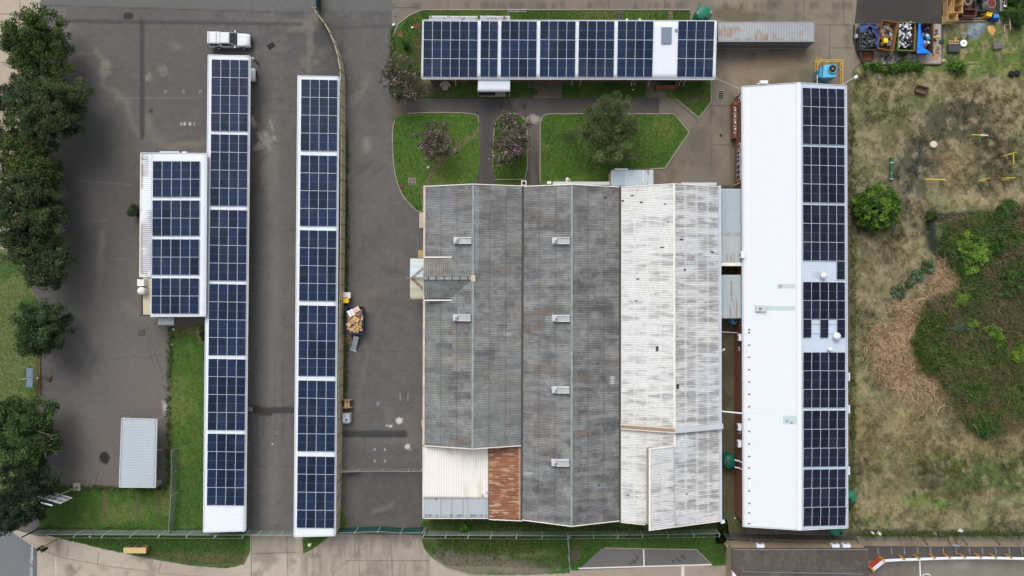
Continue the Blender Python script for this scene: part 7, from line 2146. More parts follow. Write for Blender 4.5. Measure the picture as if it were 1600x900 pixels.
for x in (1449, 1511, 1562):
    mb = MB(); mb.path([P(x - 7, 843.5, 0), P(x, 850.5, 1.6)], .05, BLACK); mb.box(P(x, 850.5, 1.62), (.16, .16, .06), BLACK)
    tag(mb.build('strut_post', None, P(x - 7, 843.5, 0)), {1449: 'leftmost of the three black posts leaning over the soil bank', 1511: 'middle black post of three, just right of the pale blue sign', 1562: 'rightmost of the three black posts leaning over the soil bank'}[x], 'post', 'black posts along the soil bank')

# ---------------------------------------------------------------- parking guard rail
gr = thing('guard_rail', 'white guard rail on orange posts along the bottom right parking', 'guard rail', P(1490, 870, 0))
rp = [(1382, 875.7), (1408, 874.3), (1435, 873.5), (1460, 872.4), (1483, 871.8), (1506, 871.6), (1532, 871.4), (1556, 871.6), (1579, 872), (1620, 873), (1700, 875)]
mb = MB()
for p, q in zip(rp, rp[1:]): bar(mb, P(*p, 1.05), P(*q, 1.05), .30, .09, WHITE)
mb.build('rail', gr)
for x, y in ((1412.5, 874), (1436, 873.2), (1460.5, 872.2), (1484, 871.6), (1507.5, 871.3), (1532.5, 871.2), (1556, 871.4), (1580, 871.8)):
    t = P(x, y, 1.12); mb = MB(); mb.hexa([V((t.x - .2, t.y - .0, 0)), V((t.x + .12, t.y - .0, 0)), V((t.x + .12, t.y + .14, 0)), V((t.x - .2, t.y + .14, 0))], [V((t.x - .18, t.y - .02, 1.25)), V((t.x + .10, t.y - .02, 1.25)), V((t.x + .10, t.y + .12, 1.25)), V((t.x - .18, t.y + .12, 1.25))], ORANGE); mb.build('post', gr)
rb = thing('road_barrier', 'red and white barrier with orange ends at the left end of the guard rail', 'barrier', P(1370, 880, 0))
a_, b_ = P(1363, 890, .95), P(1381, 876, .95)
mb = MB(); bar(mb, a_, b_, .42, .10, WHITE); bar(mb, a_ + V((-.0, .0, .10)), b_ + V((0, 0, .10)), .10, .05, LSTEEL); mb.build('top', rb)
mb = MB(); d = (b_ - a_).normalized(); n_ = V((-d.y, d.x, 0)); bar(mb, a_ + n_ * .24 + V((0, 0, -.9)), b_ + n_ * .24 + V((0, 0, -.9)), .05, .98, mat('barrier_red', C(178, 70, 52), .6, .1, 3)); mb.build('side_panel', rb)
for p in (a_, b_):
    mb = MB(); mb.box((p.x, p.y, .55), (.24, .62, 1.1), ORANGE, math.atan2(d.y, d.x)); mb.build('end_post', rb)
for x, y in ((1404.5, 872), (1466, 869), (1496.5, 868), (1558.5, 868), (1591, 868.6)):
    pass

# ---------------------------------------------------------------- left side furniture
bb = thing('billboard', 'grey framed billboard seen from behind on a leaning looking steel pole', 'billboard', P(121, 761.5, 0))
z0, z1 = 3.3, 5.4
B0, B1 = P(77.5, 769, z0), P(112.5, 778.8, z0)
d = (B1 - B0); n_ = V((d.y, -d.x, 0)).normalized()
mb = MB(); mb.hexa([B0, B1, B1 + n_ * .06, B0 + n_ * .06][::-1], [v + V((0, 0, z1 - z0)) for v in (B0, B1, B1 + n_ * .06, B0 + n_ * .06)][::-1], mat('board_back', C(128, 128, 132), .7, .15, 3)); mb.build('board', bb)
mb = MB()
for t in (0, .25, .5, .75, 1):
    p = B0.lerp(B1, t) - n_ * .05; mb.tube(p, p + V((0, 0, z1 - z0)), .05, LSTEEL, n=6)
for h in (.05, 1.0, 2.05): mb.path([B0 - n_ * .08 + V((0, 0, h)), B1 - n_ * .08 + V((0, 0, h))], .045, LSTEEL)
mb.build('frame', bb)
mb = MB(); c = (B0 + B1) / 2 - n_ * .14; mb.tube((c.x, c.y, 0), (c.x, c.y, z1 - .2), .10, mat('pole_grey', C(120, 134, 130), .6, .1, 3), n=10); mb.box((c.x, c.y, .15), (.9, .9, .3), CONCRETE); mb.build('pole', bb)
mb = MB(); e0, e1 = P(64, 785, 5.5), P(82, 790, 5.5); mb.path([e0, e1], .08, WHITE); mb.path([e0.lerp(e1, .2), (B0.lerp(B1, .35)) + V((0, 0, z1 - z0))], .04, DRUST); mb.path([e0.lerp(e1, .8), (B0.lerp(B1, .6)) + V((0, 0, z1 - z0))], .04, DRUST); mb.build('tube_lamp', bb)
bx = thing('beige_cabinet', 'long beige lidded cabinet in the grass between the bottom fence and the pavement', 'cabinet', P(215, 855, 0))
q = [P(193.5, 864, 1.15), P(227.5, 864, 1.15), P(227.5, 856.5, 1.15), P(193.5, 856.5, 1.15)]
mb = MB(); mb.hexa([V((p.x, p.y, .05)) for p in q], [p - V((0, 0, .1)) for p in q], mat('cabinet_brown', C(128, 108, 72), .7, .15, 4)); mb.build('cabinet_body', bx)
mb = MB(); mb.hexa([p + V((.05 * s, .05 * t, -.1)) for p, s, t in zip(q, (-1, 1, 1, -1), (-1, -1, 1, 1))], [p + V((.05 * s, .05 * t, 0)) for p, s, t in zip(q, (-1, 1, 1, -1), (-1, -1, 1, 1))], mat('cabinet_beige', C(196, 176, 122), .6, .06, 3)); mb.build('lid', bx)
mb = MB()
for t in (.25, .6): p = q[3].lerp(q[2], t); mb.box((p.x, p.y + .03, .6), (.5, .03, .7), DSTEEL)
mb.path([P(201, 849, .1), P(237, 849, .1)], .03, DSTEEL); mb.build('door', bx)
tl = thing('traffic_light', 'yellow pole with black signal heads and small sign at the street corner', 'traffic light', P(88.5, 843, 0))
c = P(88.5, 843, 0); mb = MB(); mb.tube(c, c + V((0, 0, 3.0)), .07, mat('signal_yellow', C(206, 150, 34), .5, .1, 3), n=10); mb.tube(c, c + V((0, 0, .25)), .14, STEEL, n=10); mb.build('pole', tl)
for dx, dy, zz_ in ((-.22, -.05, 2.75), (.18, -.28, 2.6)):
    mb = MB(); mb.box(c + V((dx, dy, zz_)), (.34, .34, .95), BLACK, .4); hd = mb.build('signal_head', tl, bevel=.03)
    for k, m in enumerate((REDP, ORANGE, GREENT)):
        mb = MB(); mb.lathe([(.10, 0), (.11, .10), (.09, .02), (0, .02)], c + V((dx, dy, zz_ + .3 - .3 * k)) + V((-.066, -.157, 0)) * 1.08, m if k != 1 else ORANGE, 14, axis=(-.39, -.92, 0)); mb.build('lens', hd)
mb = MB(); mb.box(c + V((.0, -.1, 1.55)), (.34, .04, .5), PAPER, .5); mb.box(c + V((.0, -.125, 1.55)), (.14, .02, .44), mat('purple_sign', C(110, 62, 110), .5, .05, 3), .5); mb.build('sign_plate', tl)
mb = MB(); c = P(60.5, 826, 0); mb.tube(c, c + V((0, 0, 2.9)), .09, BLACK, r1=.07, n=10); mb.lathe([(.10, 2.9), (.08, 3.0), (0, 3.02)], c, BLACK, 10); mb.tube(c, c + V((0, 0, .2)), .15, DSTEEL, n=10)
tag(mb.build('bollard_pole', None, c), 'tall black pole at the street corner beside the dark conifer', 'pole')
pn = thing('flat_panel', 'blue grey split panel on a post in the roadside grass', 'panel', P(58, 591, 0))
mb = MB()
for y0, y1 in ((575, 589.3), (590.3, 605)):
    q = [P(41, y1, 1.45), P(50.8, y1, 1.35), P(51, y0, 1.35), P(41.5, y0, 1.45)]; mb.hexa([p - V((0, 0, .05)) for p in q], q, mat('panel_bluegrey', C(112, 128, 152), .45, .06, 3))
mb.build('board', pn)
mb = MB(); mb.tube(P(57.5, 591, 0), P(46, 590, 1.3), .05, STEEL); mb.path([P(30, 593, 1.6), P(52, 590, 1.25)], .03, LSTEEL); mb.build('post', pn)
mb = MB(); c = P(59, 591, .1); mb.box(c, (.2, .2, .2), PAPER); mb.box(c + V((0, 0, .11)), (.12, .12, .03), LSTEEL); tag(mb.build('marker_block', None, c), 'tiny white marker block beside the blue grey split panel', 'marker')
mb = MB(); bar(mb, P(63, 560, 0), P(63.5, 628, 0), .16, .14, mat('rust_kerb', C(104, 78, 56), .9, .15, 3)); structure(mb.build('brown_kerb'))
mb = MB(); c = P(76, 591.5, .12); mb.lathe([(.34, -.12), (.38, .0), (.3, .12), (.12, .16), (0, .15)], c, mat('brown_stump', C(98, 74, 58), .95, .2, 4, bump=.5), 14); mb.lathe([(.2, .15), (.18, .2), (0, .2)], c + V((-.05, .05, 0)), DRUST, 10); tag(mb.build('tree_stump', None, c), 'low brown tree stump at the edge of the left yard', 'stump')
# hatch covers and drains (each a lid in a frame)
def hatch(label, u, v, sx, sy, rz, m, frame=DSTEEL, name='drain_cover', leaf=1):
    c = P(u, v, 0); root = thing(name, label, 'drain cover', c)
    mb = MB(); mb.box(c + V((0, 0, .022)), (sx, sy, .044), frame, rz); mb.build('frame', root)
    R = Matrix.Rotation(rz, 3, 'Z')
    for i in range(leaf):
        mb = MB(); off = R @ V(((i - (leaf - 1) / 2) * sx / leaf, 0, 0)); mb.box(c + off + V((0, 0, .05)), (sx / leaf * .86, sy * .88, .03), m, rz)
        for k in range(3): mb.box(c + off + R @ V((0, (-.25 + .25 * k) * sy, .07)), (sx / leaf * .7, .05, .012), frame, rz)
        mb.build('lid', root)
    return root


hatch('double leaf dark hatch cover set askew in the tarmac right of the pickup', 423.5, 71.5, .95, .62, -2.6, BLACK, mat('hatch_black', C(40, 40, 42), .8, .1, 4), leaf=2)
hatch('small square drain cover in the lane between the carports', 433.5, 677, .5, .5, 0, BLACK, CONCRETE)
hatch('white square vent block beside the dark tar patch in the lane', 391.5, 639.5, .55, .5, 0, BLACK, OFFW)
hatch('dark double drain grate in the concrete right of the office', 1126.5, 148.5, .75, 1.15, 0, BLACK, CONCRETE, leaf=1)
hatch('brown square cover in the concrete left of the office lawn', 618, 22, .65, .7, 0, mat('brown_cover', C(82, 72, 66), .8, .1, 3), STEEL)
hatch('small brown cover in the concrete path beside the brick hall', 1126.5, 211.5, .3, .3, 0, BLACK, DRUST)
hatch('square framed cover in the corner of the west lawn', 644, 283, .95, .85, 0, mat('grey_cover', C(96, 86, 82), .8, .1, 3), CONCRETE)
hatch('reddish cover at the kerb of the west lawn', 628, 291, .55, .6, 0, mat('red_cover', C(104, 76, 62), .8, .1, 3), DRUST)
hatch('red brick cover in the grass near the office corner', 651, 42, .65, .6, 0, mat('brick_cover', C(132, 80, 62), .8, .1, 3), DRUST)
hatch('concrete framed gully below the office wall', 829, 132, .65, .75, 0, BLACK, CONCRETE)
hatch('brown cover in the short path below the office', 837, 145, .5, .55, 0, MATS['brown_cover'], DRUST)
hatch('dark grey cover in the bare earth at the office corner', 662, 144, .65, .55, 0, MATS['brown_cover'], DSTEEL)
hatch('brown concrete cover in the grass beside the parking bay', 898, 867, 1.0, 1.15, 0, MATS['brown_cover'], mat('brown_conc', C(112, 98, 86), .9, .1, 3))
hatch('concrete cover on the grass strip beside the factory wall', 661, 314, .45, 1.35, 0, mat('tan_cover', C(124, 112, 90), .8, .1, 3), DSTEEL)
hatch('square brown stain cover beside the store awning', 221, 519.5, .85, .75, 0, mat('worn_cover', C(92, 82, 74), .9, .15, 3), DSTEEL)
# round stone bench
sb = thing('stone_bench', 'round concrete seat with a curved backrest in the office lawn', 'seat', P(695, 136, 0))
c = P(695.5, 136, .4); c.z = 0
mb = MB(); mb.lathe([(.36, 0), (.36, .34), (.43, .36), (.43, .42), (0, .43)], c, CONCRETE, 26); mb.build('seat', sb)
mb = MB()
for i in range(7):
    t = math.radians(28 + i * 20.5); mb.box(c + V((.62 * math.cos(t), .58 * math.sin(t), .28)), (.24, .26, .5), mat('pale_stone', C(192, 188, 180), .9, .12, 3), t)
mb.build('backrest', sb)
bs = thing('rail_frame', 'grey tubular rail frame standing in the grass behind the office', 'rail', P(808, 17, 0))
mb = MB()
for h, o_ in ((1.0, 0), (.5, .0)): mb.path([P(795, 20, 0) + V((0, o_, h)), P(822.5, 20.5, 0) + V((0, o_, h))], .03, LSTEEL)
mb.build('rail', bs); mb = MB()
for x in (795, 804, 813, 822.5): mb.tube(P(x, 20.3, 0), P(x, 20.3, 0) + V((0, 0, 1.0)), .03, LSTEEL)
mb.tube(P(794, 25.5, 0), P(793.6, 11, 1.0), .03, LSTEEL); mb.build('post', bs)
bn = thing('rail_frame', 'short dark rail on two pale posts behind the office', 'rail', P(988, 31, 0))
mb = MB(); bar(mb, P(980, 31.5, 1.0), P(999, 31.8, 1.0), .12, .14, DSTEEL); mb.build('rail', bn); mb = MB()
for x in (979.5, 999.5): mb.tube(P(x, 33, 0), P(x, 31.5, 1.15), .08, OFFW); mb.lathe([(.15, 0), (.16, .08), (0, .12)], P(x, 31.2, 1.15), OFFW, 14)
mb.build('post', bn)
for u, v, r_, m, lb in ((615, 39.5, .2, OFFW, 'white kerb stone at the corner of the office lawn'), (644.5, 43.5, .16, OFFW, 'pair of little white pegs beside the red brick cover'), (989, 140.5, .12, OFFW, 'tiny white cap in the grass above the feathery tree'), (669, 262, .16, OFFW, 'small white peg in the west lawn'), (271.5, 514.5, .16, OFFW, 'small white peg at the corner of the side lawn'), (269, 538.5, .1, OFFW, 'tiny white peg at the edge of the side lawn'), (141, 838, .12, OFFW, 'tiny white ball by the bottom fence'), (426, 694, .1, OFFW, 'tiny white cap in the lane below the drain cover'), (337, 837, .14, OFFW, 'tiny white bag at the bottom fence under the carport'), (484, 851, .24, OFFW, 'crumpled white bag on the little grass corner at the lane mouth'), (1148, 809.5, .1, OFFW, 'tiny white stub beside the south end of the brick hall'), (991, 131, .24, mat('ochre_pot', C(150, 128, 56), .8, .15, 4), 'round ochre drum lid under the office eaves')):
    mb = MB(); c = P(u, v, 0); mb.lathe([(r_ * .8, 0), (r_, r_ * .6), (r_ * .7, r_ * 1.2), (0, r_ * 1.3)], c, m, 10); mb.box(c + V((r_ * .6, r_ * .4, r_ * .4)), (r_, r_ * .7, r_ * .6), m, .5)
    tag(mb.build('small_marker', None, c), lb, 'marker')
mb = MB(); c = P(1139, 565, .6); mb.path([P(1127, 549, 3.6), P(1131, 546, 3.7)], .05, WHITE); mb.lathe([(.12, 0), (.13, .1), (0, .14)], P(1131, 546, 3.65), WHITE, 12); tag(mb.build('wall_lamp', None, P(1127, 549, 3.6)), 'small white lamp on the factory eaves facing the brick hall', 'lamp')
mb = MB(); c = P(1129, 815, 4.0); mb.box(c, (.5, .34, .3), WHITE, .3); mb.box(c + V((-.2, .1, -.1)), (.3, .1, .1), STEEL); tag(mb.build('gutter_head', None, c), 'white gutter end box at the south-east corner of the whitewashed roof', 'gutter box')
# ================================================================ VEGETATION
LEAF = leafmat('leaf')
BARK = mat('bark', C(86, 72, 58), .95, .25, 5, bump=.5)
GBARK = mat('pale_bark', C(132, 120, 104), .95, .2, 5, bump=.4)


def leaf_arrays(cen, nrm_bias, size, aspect, cols, seed, fold=.25):
    """one four-cornered leaf per row of cen"""
    g = np.random.default_rng(seed); n = len(cen)
    d = g.normal(size=(n, 3)); d[:, 2] = np.abs(d[:, 2]) + nrm_bias; d /= np.linalg.norm(d, axis=1)[:, None]
    t = g.normal(size=(n, 3)); t -= (t * d).sum(1)[:, None] * d; t /= np.linalg.norm(t, axis=1)[:, None]
    b = np.cross(d, t); s = size * g.uniform(.6, 1.35, n)[:, None]
    c0 = cen - t * s * .5; c2 = cen + t * s * .5
    c1 = cen + b * s * aspect * .5 - d * s * fold * .3; c3 = cen - b * s * aspect * .5 - d * s * fold * .3
    v = np.stack([c0, c1, c2, c3], 1).reshape(-1, 3); f = np.arange(4 * n).reshape(-1, 4)
    return v, f, np.repeat(cols, 4, 0)


def crown_points(blobs, nclump, nleaf, clump_r, seed, top_bias=.35, shell=.55):
    """leaves gathered in clumps spread over a few overlapping ellipsoids"""
    g = np.random.default_rng(seed); vol = np.array([b[3] * b[4] for b in blobs]); vol = vol / vol.sum()
    pts = []; cid = []; k = 0
    for (x, y, z_, rx, ry, rz), w in zip(blobs, vol):
        m = max(3, int(round(nclump * w)))
        d = g.normal(size=(m, 3)); d[:, 2] += top_bias; d /= np.linalg.norm(d, axis=1)[:, None]
        rr = g.uniform(shell, 1.0, m)[:, None]
        cc = np.array([x, y, z_]) + d * rr * np.array([rx, ry, rz])
        for c in cc:
            R = clump_r * g.uniform(.6, 1.45); q = int(nleaf * g.uniform(.6, 1.4) * (R / clump_r) ** 1.5)
            o = g.normal(size=(q, 3)); o /= np.linalg.norm(o, axis=1)[:, None]; o *= (g.uniform(0, 1, q) ** .45)[:, None]
            o[:, 2] *= .75
            pts.append(c + o * R); cid.append(np.full(q, k)); k += 1
    return np.concatenate(pts), np.concatenate(cid)


def tint(n, cid, pal, seed, spread=.18, hue=.10):
    g = np.random.default_rng(seed); k = cid.max() + 1
    pal = np.array([C(*p) for p in pal]); ci = g.integers(0, len(pal), k); mixv = g.uniform(0, 1, k)[:, None]
    base = pal[ci] * mixv + pal[g.integers(0, len(pal), k)] * (1 - mixv); base = base * g.uniform(1 - spread, 1 + spread, k)[:, None]
    return base[cid] * g.uniform(1 - spread, 1 + spread, n)[:, None] * (1 + g.normal(0, hue, (n, 3)))


def limbs(mb, base, heads, r, m, seed, fork=.35):
    rr = random.Random(seed); base = V(base)
    cx = sum((V(h) for h in heads), V((0, 0, 0))) / len(heads); f = base.lerp(cx, fork); f.x = base.x + (cx.x - base.x) * .3; f.y = base.y + (cx.y - base.y) * .3
    mid = base.lerp(f, .5) + V((rr.uniform(-.12, .12), rr.uniform(-.12, .12), 0))
    mb.tube(base - V((0, 0, .05)), base + V((0, 0, .25)), r * 1.5, m, r * 1.08, 10); mb.tube(base + V((0, 0, .25)), mid, r * 1.08, m, r * .9, 10); mb.tube(mid, f, r * .9, m, r * .75, 10)
    for h in heads:
        h = V(h); q = f.lerp(h, .5) + V((rr.uniform(-.3, .3), rr.uniform(-.3, .3), rr.uniform(0, .4))); mb.tube(f, q, r * .5, m, r * .32, 7); mb.tube(q, h, r * .32, m, r * .12, 6)
        for _ in range(3):
            e = h + V((rr.uniform(-1, 1), rr.uniform(-1, 1), rr.uniform(.1, .7))); mb.tube(q.lerp(h, rr.uniform(.2, .9)), e, r * .12, m, r * .04, 5)
    return mb


def tree(name, label, root_px, blobs_px, ztop, pal, seed, nclump=90, nleaf=95, clump=.62, leaf=.24, aspect=.55, r=.22, group=None, bark=BARK, cat='tree', shell=.5, extra=None, bias=.5, zbase=None, spread=.18):
    base = P(*root_px, 0); root = thing(name, label, cat, base, group)
    blobs = []
    if name == 'shade_tree' or name == 'conifer': nclump = int(nclump * 2.0)
    for u, v, ru, rv in blobs_px:
        zz_ = ztop * .62; c = P(u, v, zz_); blobs.append((c.x, c.y, zz_, ru * .096, rv * .096, ztop * .36))
    pts, cid = crown_points(blobs, nclump, nleaf, clump, seed, shell=shell)
    zb = ztop * .22 if zbase is None else zbase
    keep = pts[:, 2] > zb; pts, cid = pts[keep], cid[keep]
    v, f, c = leaf_arrays(pts, bias, leaf, aspect, np.clip(tint(len(pts), cid, pal, seed + 1, spread), .002, 1), seed + 2)
    fastmesh('crown', v, f, c, LEAF, root)
    limbs(MB(), base, [V((b[0], b[1], b[2] - b[5] * .1)) for b in blobs], r, bark, seed).build('trunk', root)
    if extra: extra(root, blobs, pts)
    return root


DARK = [(58, 72, 46), (74, 90, 54), (48, 61, 40), (90, 104, 62), (64, 80, 50)]
OLIVE = [(66, 88, 44), (88, 104, 52), (50, 72, 40), (104, 116, 58), (60, 80, 44)]
GT = 'trees along the left side of the yard'


def bare_twigs(root, blobs, pts):
    mb = MB(); rr = random.Random(5)
    for i in range(16):
        c = P(74 + rr.uniform(-8, 8), 690 + rr.uniform(-12, 14), 4.6 + rr.uniform(0, .6)); q = c + V((rr.uniform(-1.1, 1.1), rr.uniform(-1.0, 1.0), rr.uniform(.0, .5)))
        mb.tube(c, q, .035, GBARK, .012, 5); mb.tube(c.lerp(q, .5), q + V((rr.uniform(-.6, .6), rr.uniform(-.6, .6), .1)), .02, GBARK, .008, 5)
    mb.build('bare_twigs', root)


tree('shade_tree', 'northernmost shade tree of the left row, crown bright green', (62, 70), [(52, 62, 34, 36), (72, 48, 26, 30), (74, 88, 30, 26), (28, 62, 20, 26), (46, 96, 22, 16)], 7.5, [(64, 86, 46), (82, 104, 52), (52, 72, 41), (98, 116, 58), (60, 80, 45)], 11, 140, group=GT)
tree('shade_tree', 'broad dark shade tree whose limb reaches toward the parking area', (75, 165), [(80, 160, 36, 34), (110, 150, 26, 22), (88, 190, 34, 22), (58, 128, 28, 26), (112, 170, 18, 20), (48, 178, 22, 26), (70, 208, 28, 14)], 8.0, DARK, 12, 140, group=GT)
tree('shade_tree', 'small grey green tree sprig hanging over the pavement, beside the broad dark tree', (15, 160), [(14, 150, 16, 14), (8, 168, 12, 12), (28, 158, 14, 12)], 5.0, [(64, 82, 58), (82, 98, 70), (52, 70, 50)], 13, 34, 80, .5, .22, group=GT, r=.12)
tree('shade_tree', 'yellow flecked shade tree third from the top of the left row', (40, 240), [(30, 235, 34, 30), (58, 246, 26, 30), (22, 212, 26, 20), (46, 268, 34, 22), (70, 268, 18, 16), (10, 262, 18, 22)], 7.0, OLIVE, 14, 130, group=GT)
tree('shade_tree', 'large dark shade tree in the middle of the left row', (48, 325), [(36, 325, 36, 38), (66, 318, 30, 32), (18, 345, 26, 32), (74, 345, 24, 22), (44, 288, 34, 18), (10, 310, 18, 24)], 8.0, DARK, 15, 140, group=GT)
tree('shade_tree', 'dark shade tree just above the roadside grass gap', (60, 400), [(28, 385, 24, 22), (50, 360, 34, 16), (58, 395, 34, 32), (84, 408, 24, 26), (40, 372, 30, 20), (72, 432, 28, 18)], 7.2, DARK, 16, 120, group=GT)
tree('shade_tree', 'separate rounded shade tree above the blue grey split panel', (62, 512), [(56, 505, 28, 28), (80, 520, 24, 24), (60, 535, 26, 18), (84, 494, 14, 16)], 6.5, [(52, 74, 44), (66, 90, 52), (42, 62, 38), (78, 102, 56)], 17, 100, group=GT)
tree('shade_tree', 'shade tree with grey bare twigs beside the lower left yard', (36, 670), [(28, 660, 32, 32), (58, 650, 24, 24), (40, 700, 36, 24), (66, 690, 20, 24), (12, 636, 18, 14)], 7.0, [(54, 78, 42), (72, 100, 52), (44, 64, 38), (86, 108, 58)], 18, 130, group=GT, extra=bare_twigs)
tree('conifer', 'dark conifer at the street corner below the left row of trees', (48, 775), [(36, 785, 34, 28), (20, 806, 24, 18), (62, 760, 22, 20), (40, 738, 34, 16)], 7.5, [(34, 52, 36), (42, 62, 40), (30, 44, 32), (52, 70, 42)], 19, 130, 100, .55, .26, .35, r=.2)


def blossom(n, seed, pal, r=.11):
    def f(root, blobs, pts):
        g = np.random.default_rng(seed); out = []
        top = pts[pts[:, 2] > np.percentile(pts[:, 2], 45)]
        for c in top[g.integers(0, len(top), n)]:
            q = g.integers(2, 7); out.append(c + np.array([0, 0, .12]) + g.normal(0, .09, (q, 3)))
        cid = np.concatenate([np.full(len(o), i) for i, o in enumerate(out)]); pp = np.concatenate(out)
        v, fa, c = leaf_arrays(pp, 1.2, r, .9, np.clip(tint(len(pp), cid, pal, seed, .15, .04), .01, 1), seed + 3); fastmesh('blossom', v, fa, c, LEAF, root)
    return f


PINK = [(166, 140, 146), (148, 120, 130), (190, 168, 174), (132, 108, 116)]
MYR = [(86, 84, 66), (76, 80, 58), (98, 92, 74), (86, 92, 62), (80, 74, 62)]
tree('crape_myrtle', 'crape myrtle with sparse pale blossom overhanging the driveway kerb', (632, 128), [(626, 112, 26, 24), (640, 134, 18, 20), (612, 122, 18, 18), (630, 146, 16, 12)], 4.6, MYR, 21, 90, 80, .45, .16, .6, r=.09, group='pink flowering crape myrtles', bark=GBARK, extra=blossom(130, 5, [(196, 162, 172), (176, 142, 150), (210, 184, 188)], .10), shell=.4)
tree('crape_myrtle', 'round pink crape myrtle on the west lawn', (683, 228), [(680, 220, 26, 25), (668, 212, 18, 18), (694, 230, 18, 18), (680, 238, 22, 14)], 4.6, MYR, 22, 90, 80, .45, .16, .6, r=.09, group='pink flowering crape myrtles', bark=GBARK, extra=blossom(330, 6, PINK, .10), shell=.4)
tree('crape_myrtle', 'tallest and pinkest crape myrtle, on the island between the two paths', (797, 232), [(798, 208, 28, 26), (792, 238, 28, 24), (806, 228, 26, 24), (796, 190, 18, 14)], 5.2, MYR, 23, 130, 80, .48, .16, .6, r=.10, group='pink flowering crape myrtles', bark=GBARK, extra=blossom(520, 7, PINK, .10), shell=.4)
FEA = [(98, 110, 68), (84, 96, 60), (118, 128, 80), (74, 86, 54), (104, 120, 66)]
tree('feathery_tree', 'tall feathery grey green tree between the office and the east lawn', (945, 212), [(960, 160, 26, 18), (950, 190, 30, 26), (974, 204, 22, 26), (924, 215, 28, 20), (966, 236, 26, 20), (905, 208, 20, 12), (938, 248, 26, 14), (930, 180, 18, 14)], 6.5, FEA, 24, 230, 80, .62, .34, .16, r=.14, shell=.25, bias=.2)


def ball(name, label, u, v, r, h, pal, seed, n=140, leaf=.26, cat='bush', group=None, nleaf=70, clump=.4, aspect=.6, fn=None):
    rr0 = random.Random(seed + 9)
    base = P(u, v, 0); base = P(800 + (u - 800) * .985, 450 + (v - 450) * .985, 0); root = thing(name, label, cat, base, group)
    c = P(u, v, h * .5); pts, cid = crown_points([(c.x, c.y, h * .45, r * .080, r * .080, h * .5)] if name != 'bush' else [(c.x + rr0.uniform(-.5, .5) * r * .09, c.y + rr0.uniform(-.5, .5) * r * .09, h * .4, r * .07 * rr0.uniform(.5, 1.1), r * .07 * rr0.uniform(.5, 1.1), h * .5) for _ in range(4)], n, nleaf, clump, seed, shell=.75, top_bias=.3)
    pts[:, 2] = np.abs(pts[:, 2]) + .05; vv, f, cc = leaf_arrays(pts, .9, leaf, aspect, np.clip(tint(len(pts), cid, pal, seed + 1, .2), .002, 1), seed + 2); fastmesh('foliage', vv, f, cc, LEAF, root)
    mb = MB(); rr = random.Random(seed)
    for i in range(6):
        t = i * 1.05; e = V((c.x + math.cos(t) * r * .045, c.y + math.sin(t) * r * .045, h * .6)); mb.tube(base - V((0, 0, .04)), e, .06, BARK, .025, 6)
    mb.build('stem', root)
    if fn: fn(root, None, pts)
    return root


ball('round_bush', 'large round bright green bush beside the dark panels, alone in the field', 1370.5, 324, 34, 3.4, [(62, 92, 34), (80, 112, 38), (108, 140, 50), (50, 76, 30), (70, 100, 36)], 31, 260, .30, 'bush', None, 70, .42, .6)
ball('wall_shrub', 'small dark shrub growing against the rusted edge of the square store', 211, 331, 8, 2.2, [(50, 78, 44), (64, 94, 52), (42, 66, 40)], 32, 22, .2, 'shrub', None, 60, .35)
ball('dark_shrub', 'dark shrub squeezed between side lawn and carport', 319, 524, 6, 1.2, [(46, 56, 42), (60, 70, 52), (40, 44, 40)], 33, 20, .18, 'shrub', None, 50, .3)
ball('small_shrub', 'small dark shrub in the grass above the leftmost crape myrtle', 633.5, 71, 4.5, .9, [(44, 74, 34), (56, 88, 40)], 34, 12, .16, 'shrub', None, 40, .25)
ball('small_shrub', 'pale variegated sprig beside the dark shrub of the side lawn', 313, 515, 5, .7, [(150, 142, 96), (120, 120, 76), (176, 166, 120)], 35, 14, .16, 'shrub', None, 36, .26)
ball('small_shrub', 'bright green weed bush at the fence below the white lean-to roof', 725, 826, 6, 1.0, [(70, 110, 40), (84, 126, 46)], 36, 14, .18, 'shrub', None, 40, .28)
HYD = [(78, 106, 58), (96, 124, 68), (64, 90, 50), (112, 116, 76)]
BLU = [(150, 160, 196), (128, 140, 182), (170, 176, 204)]
for u, v, r, lb in ((1404, 456, 9.5, 'lower left blue flowering hydrangea beside the straw'), (1433, 431, 9, 'middle blue flowering hydrangea of the clump'), (1449, 416, 10, 'upper right blue flowering hydrangea by the dark ditch'), (1420, 442, 6, 'smallest hydrangea, between the lower left and middle ones')):
    ball('hydrangea', lb, u, v, r, .7, HYD, int(u), 20, .17, 'hydrangea', 'blue hydrangeas', 50, .3, .7, blossom(int(r * 1.6), int(u), BLU, .10))

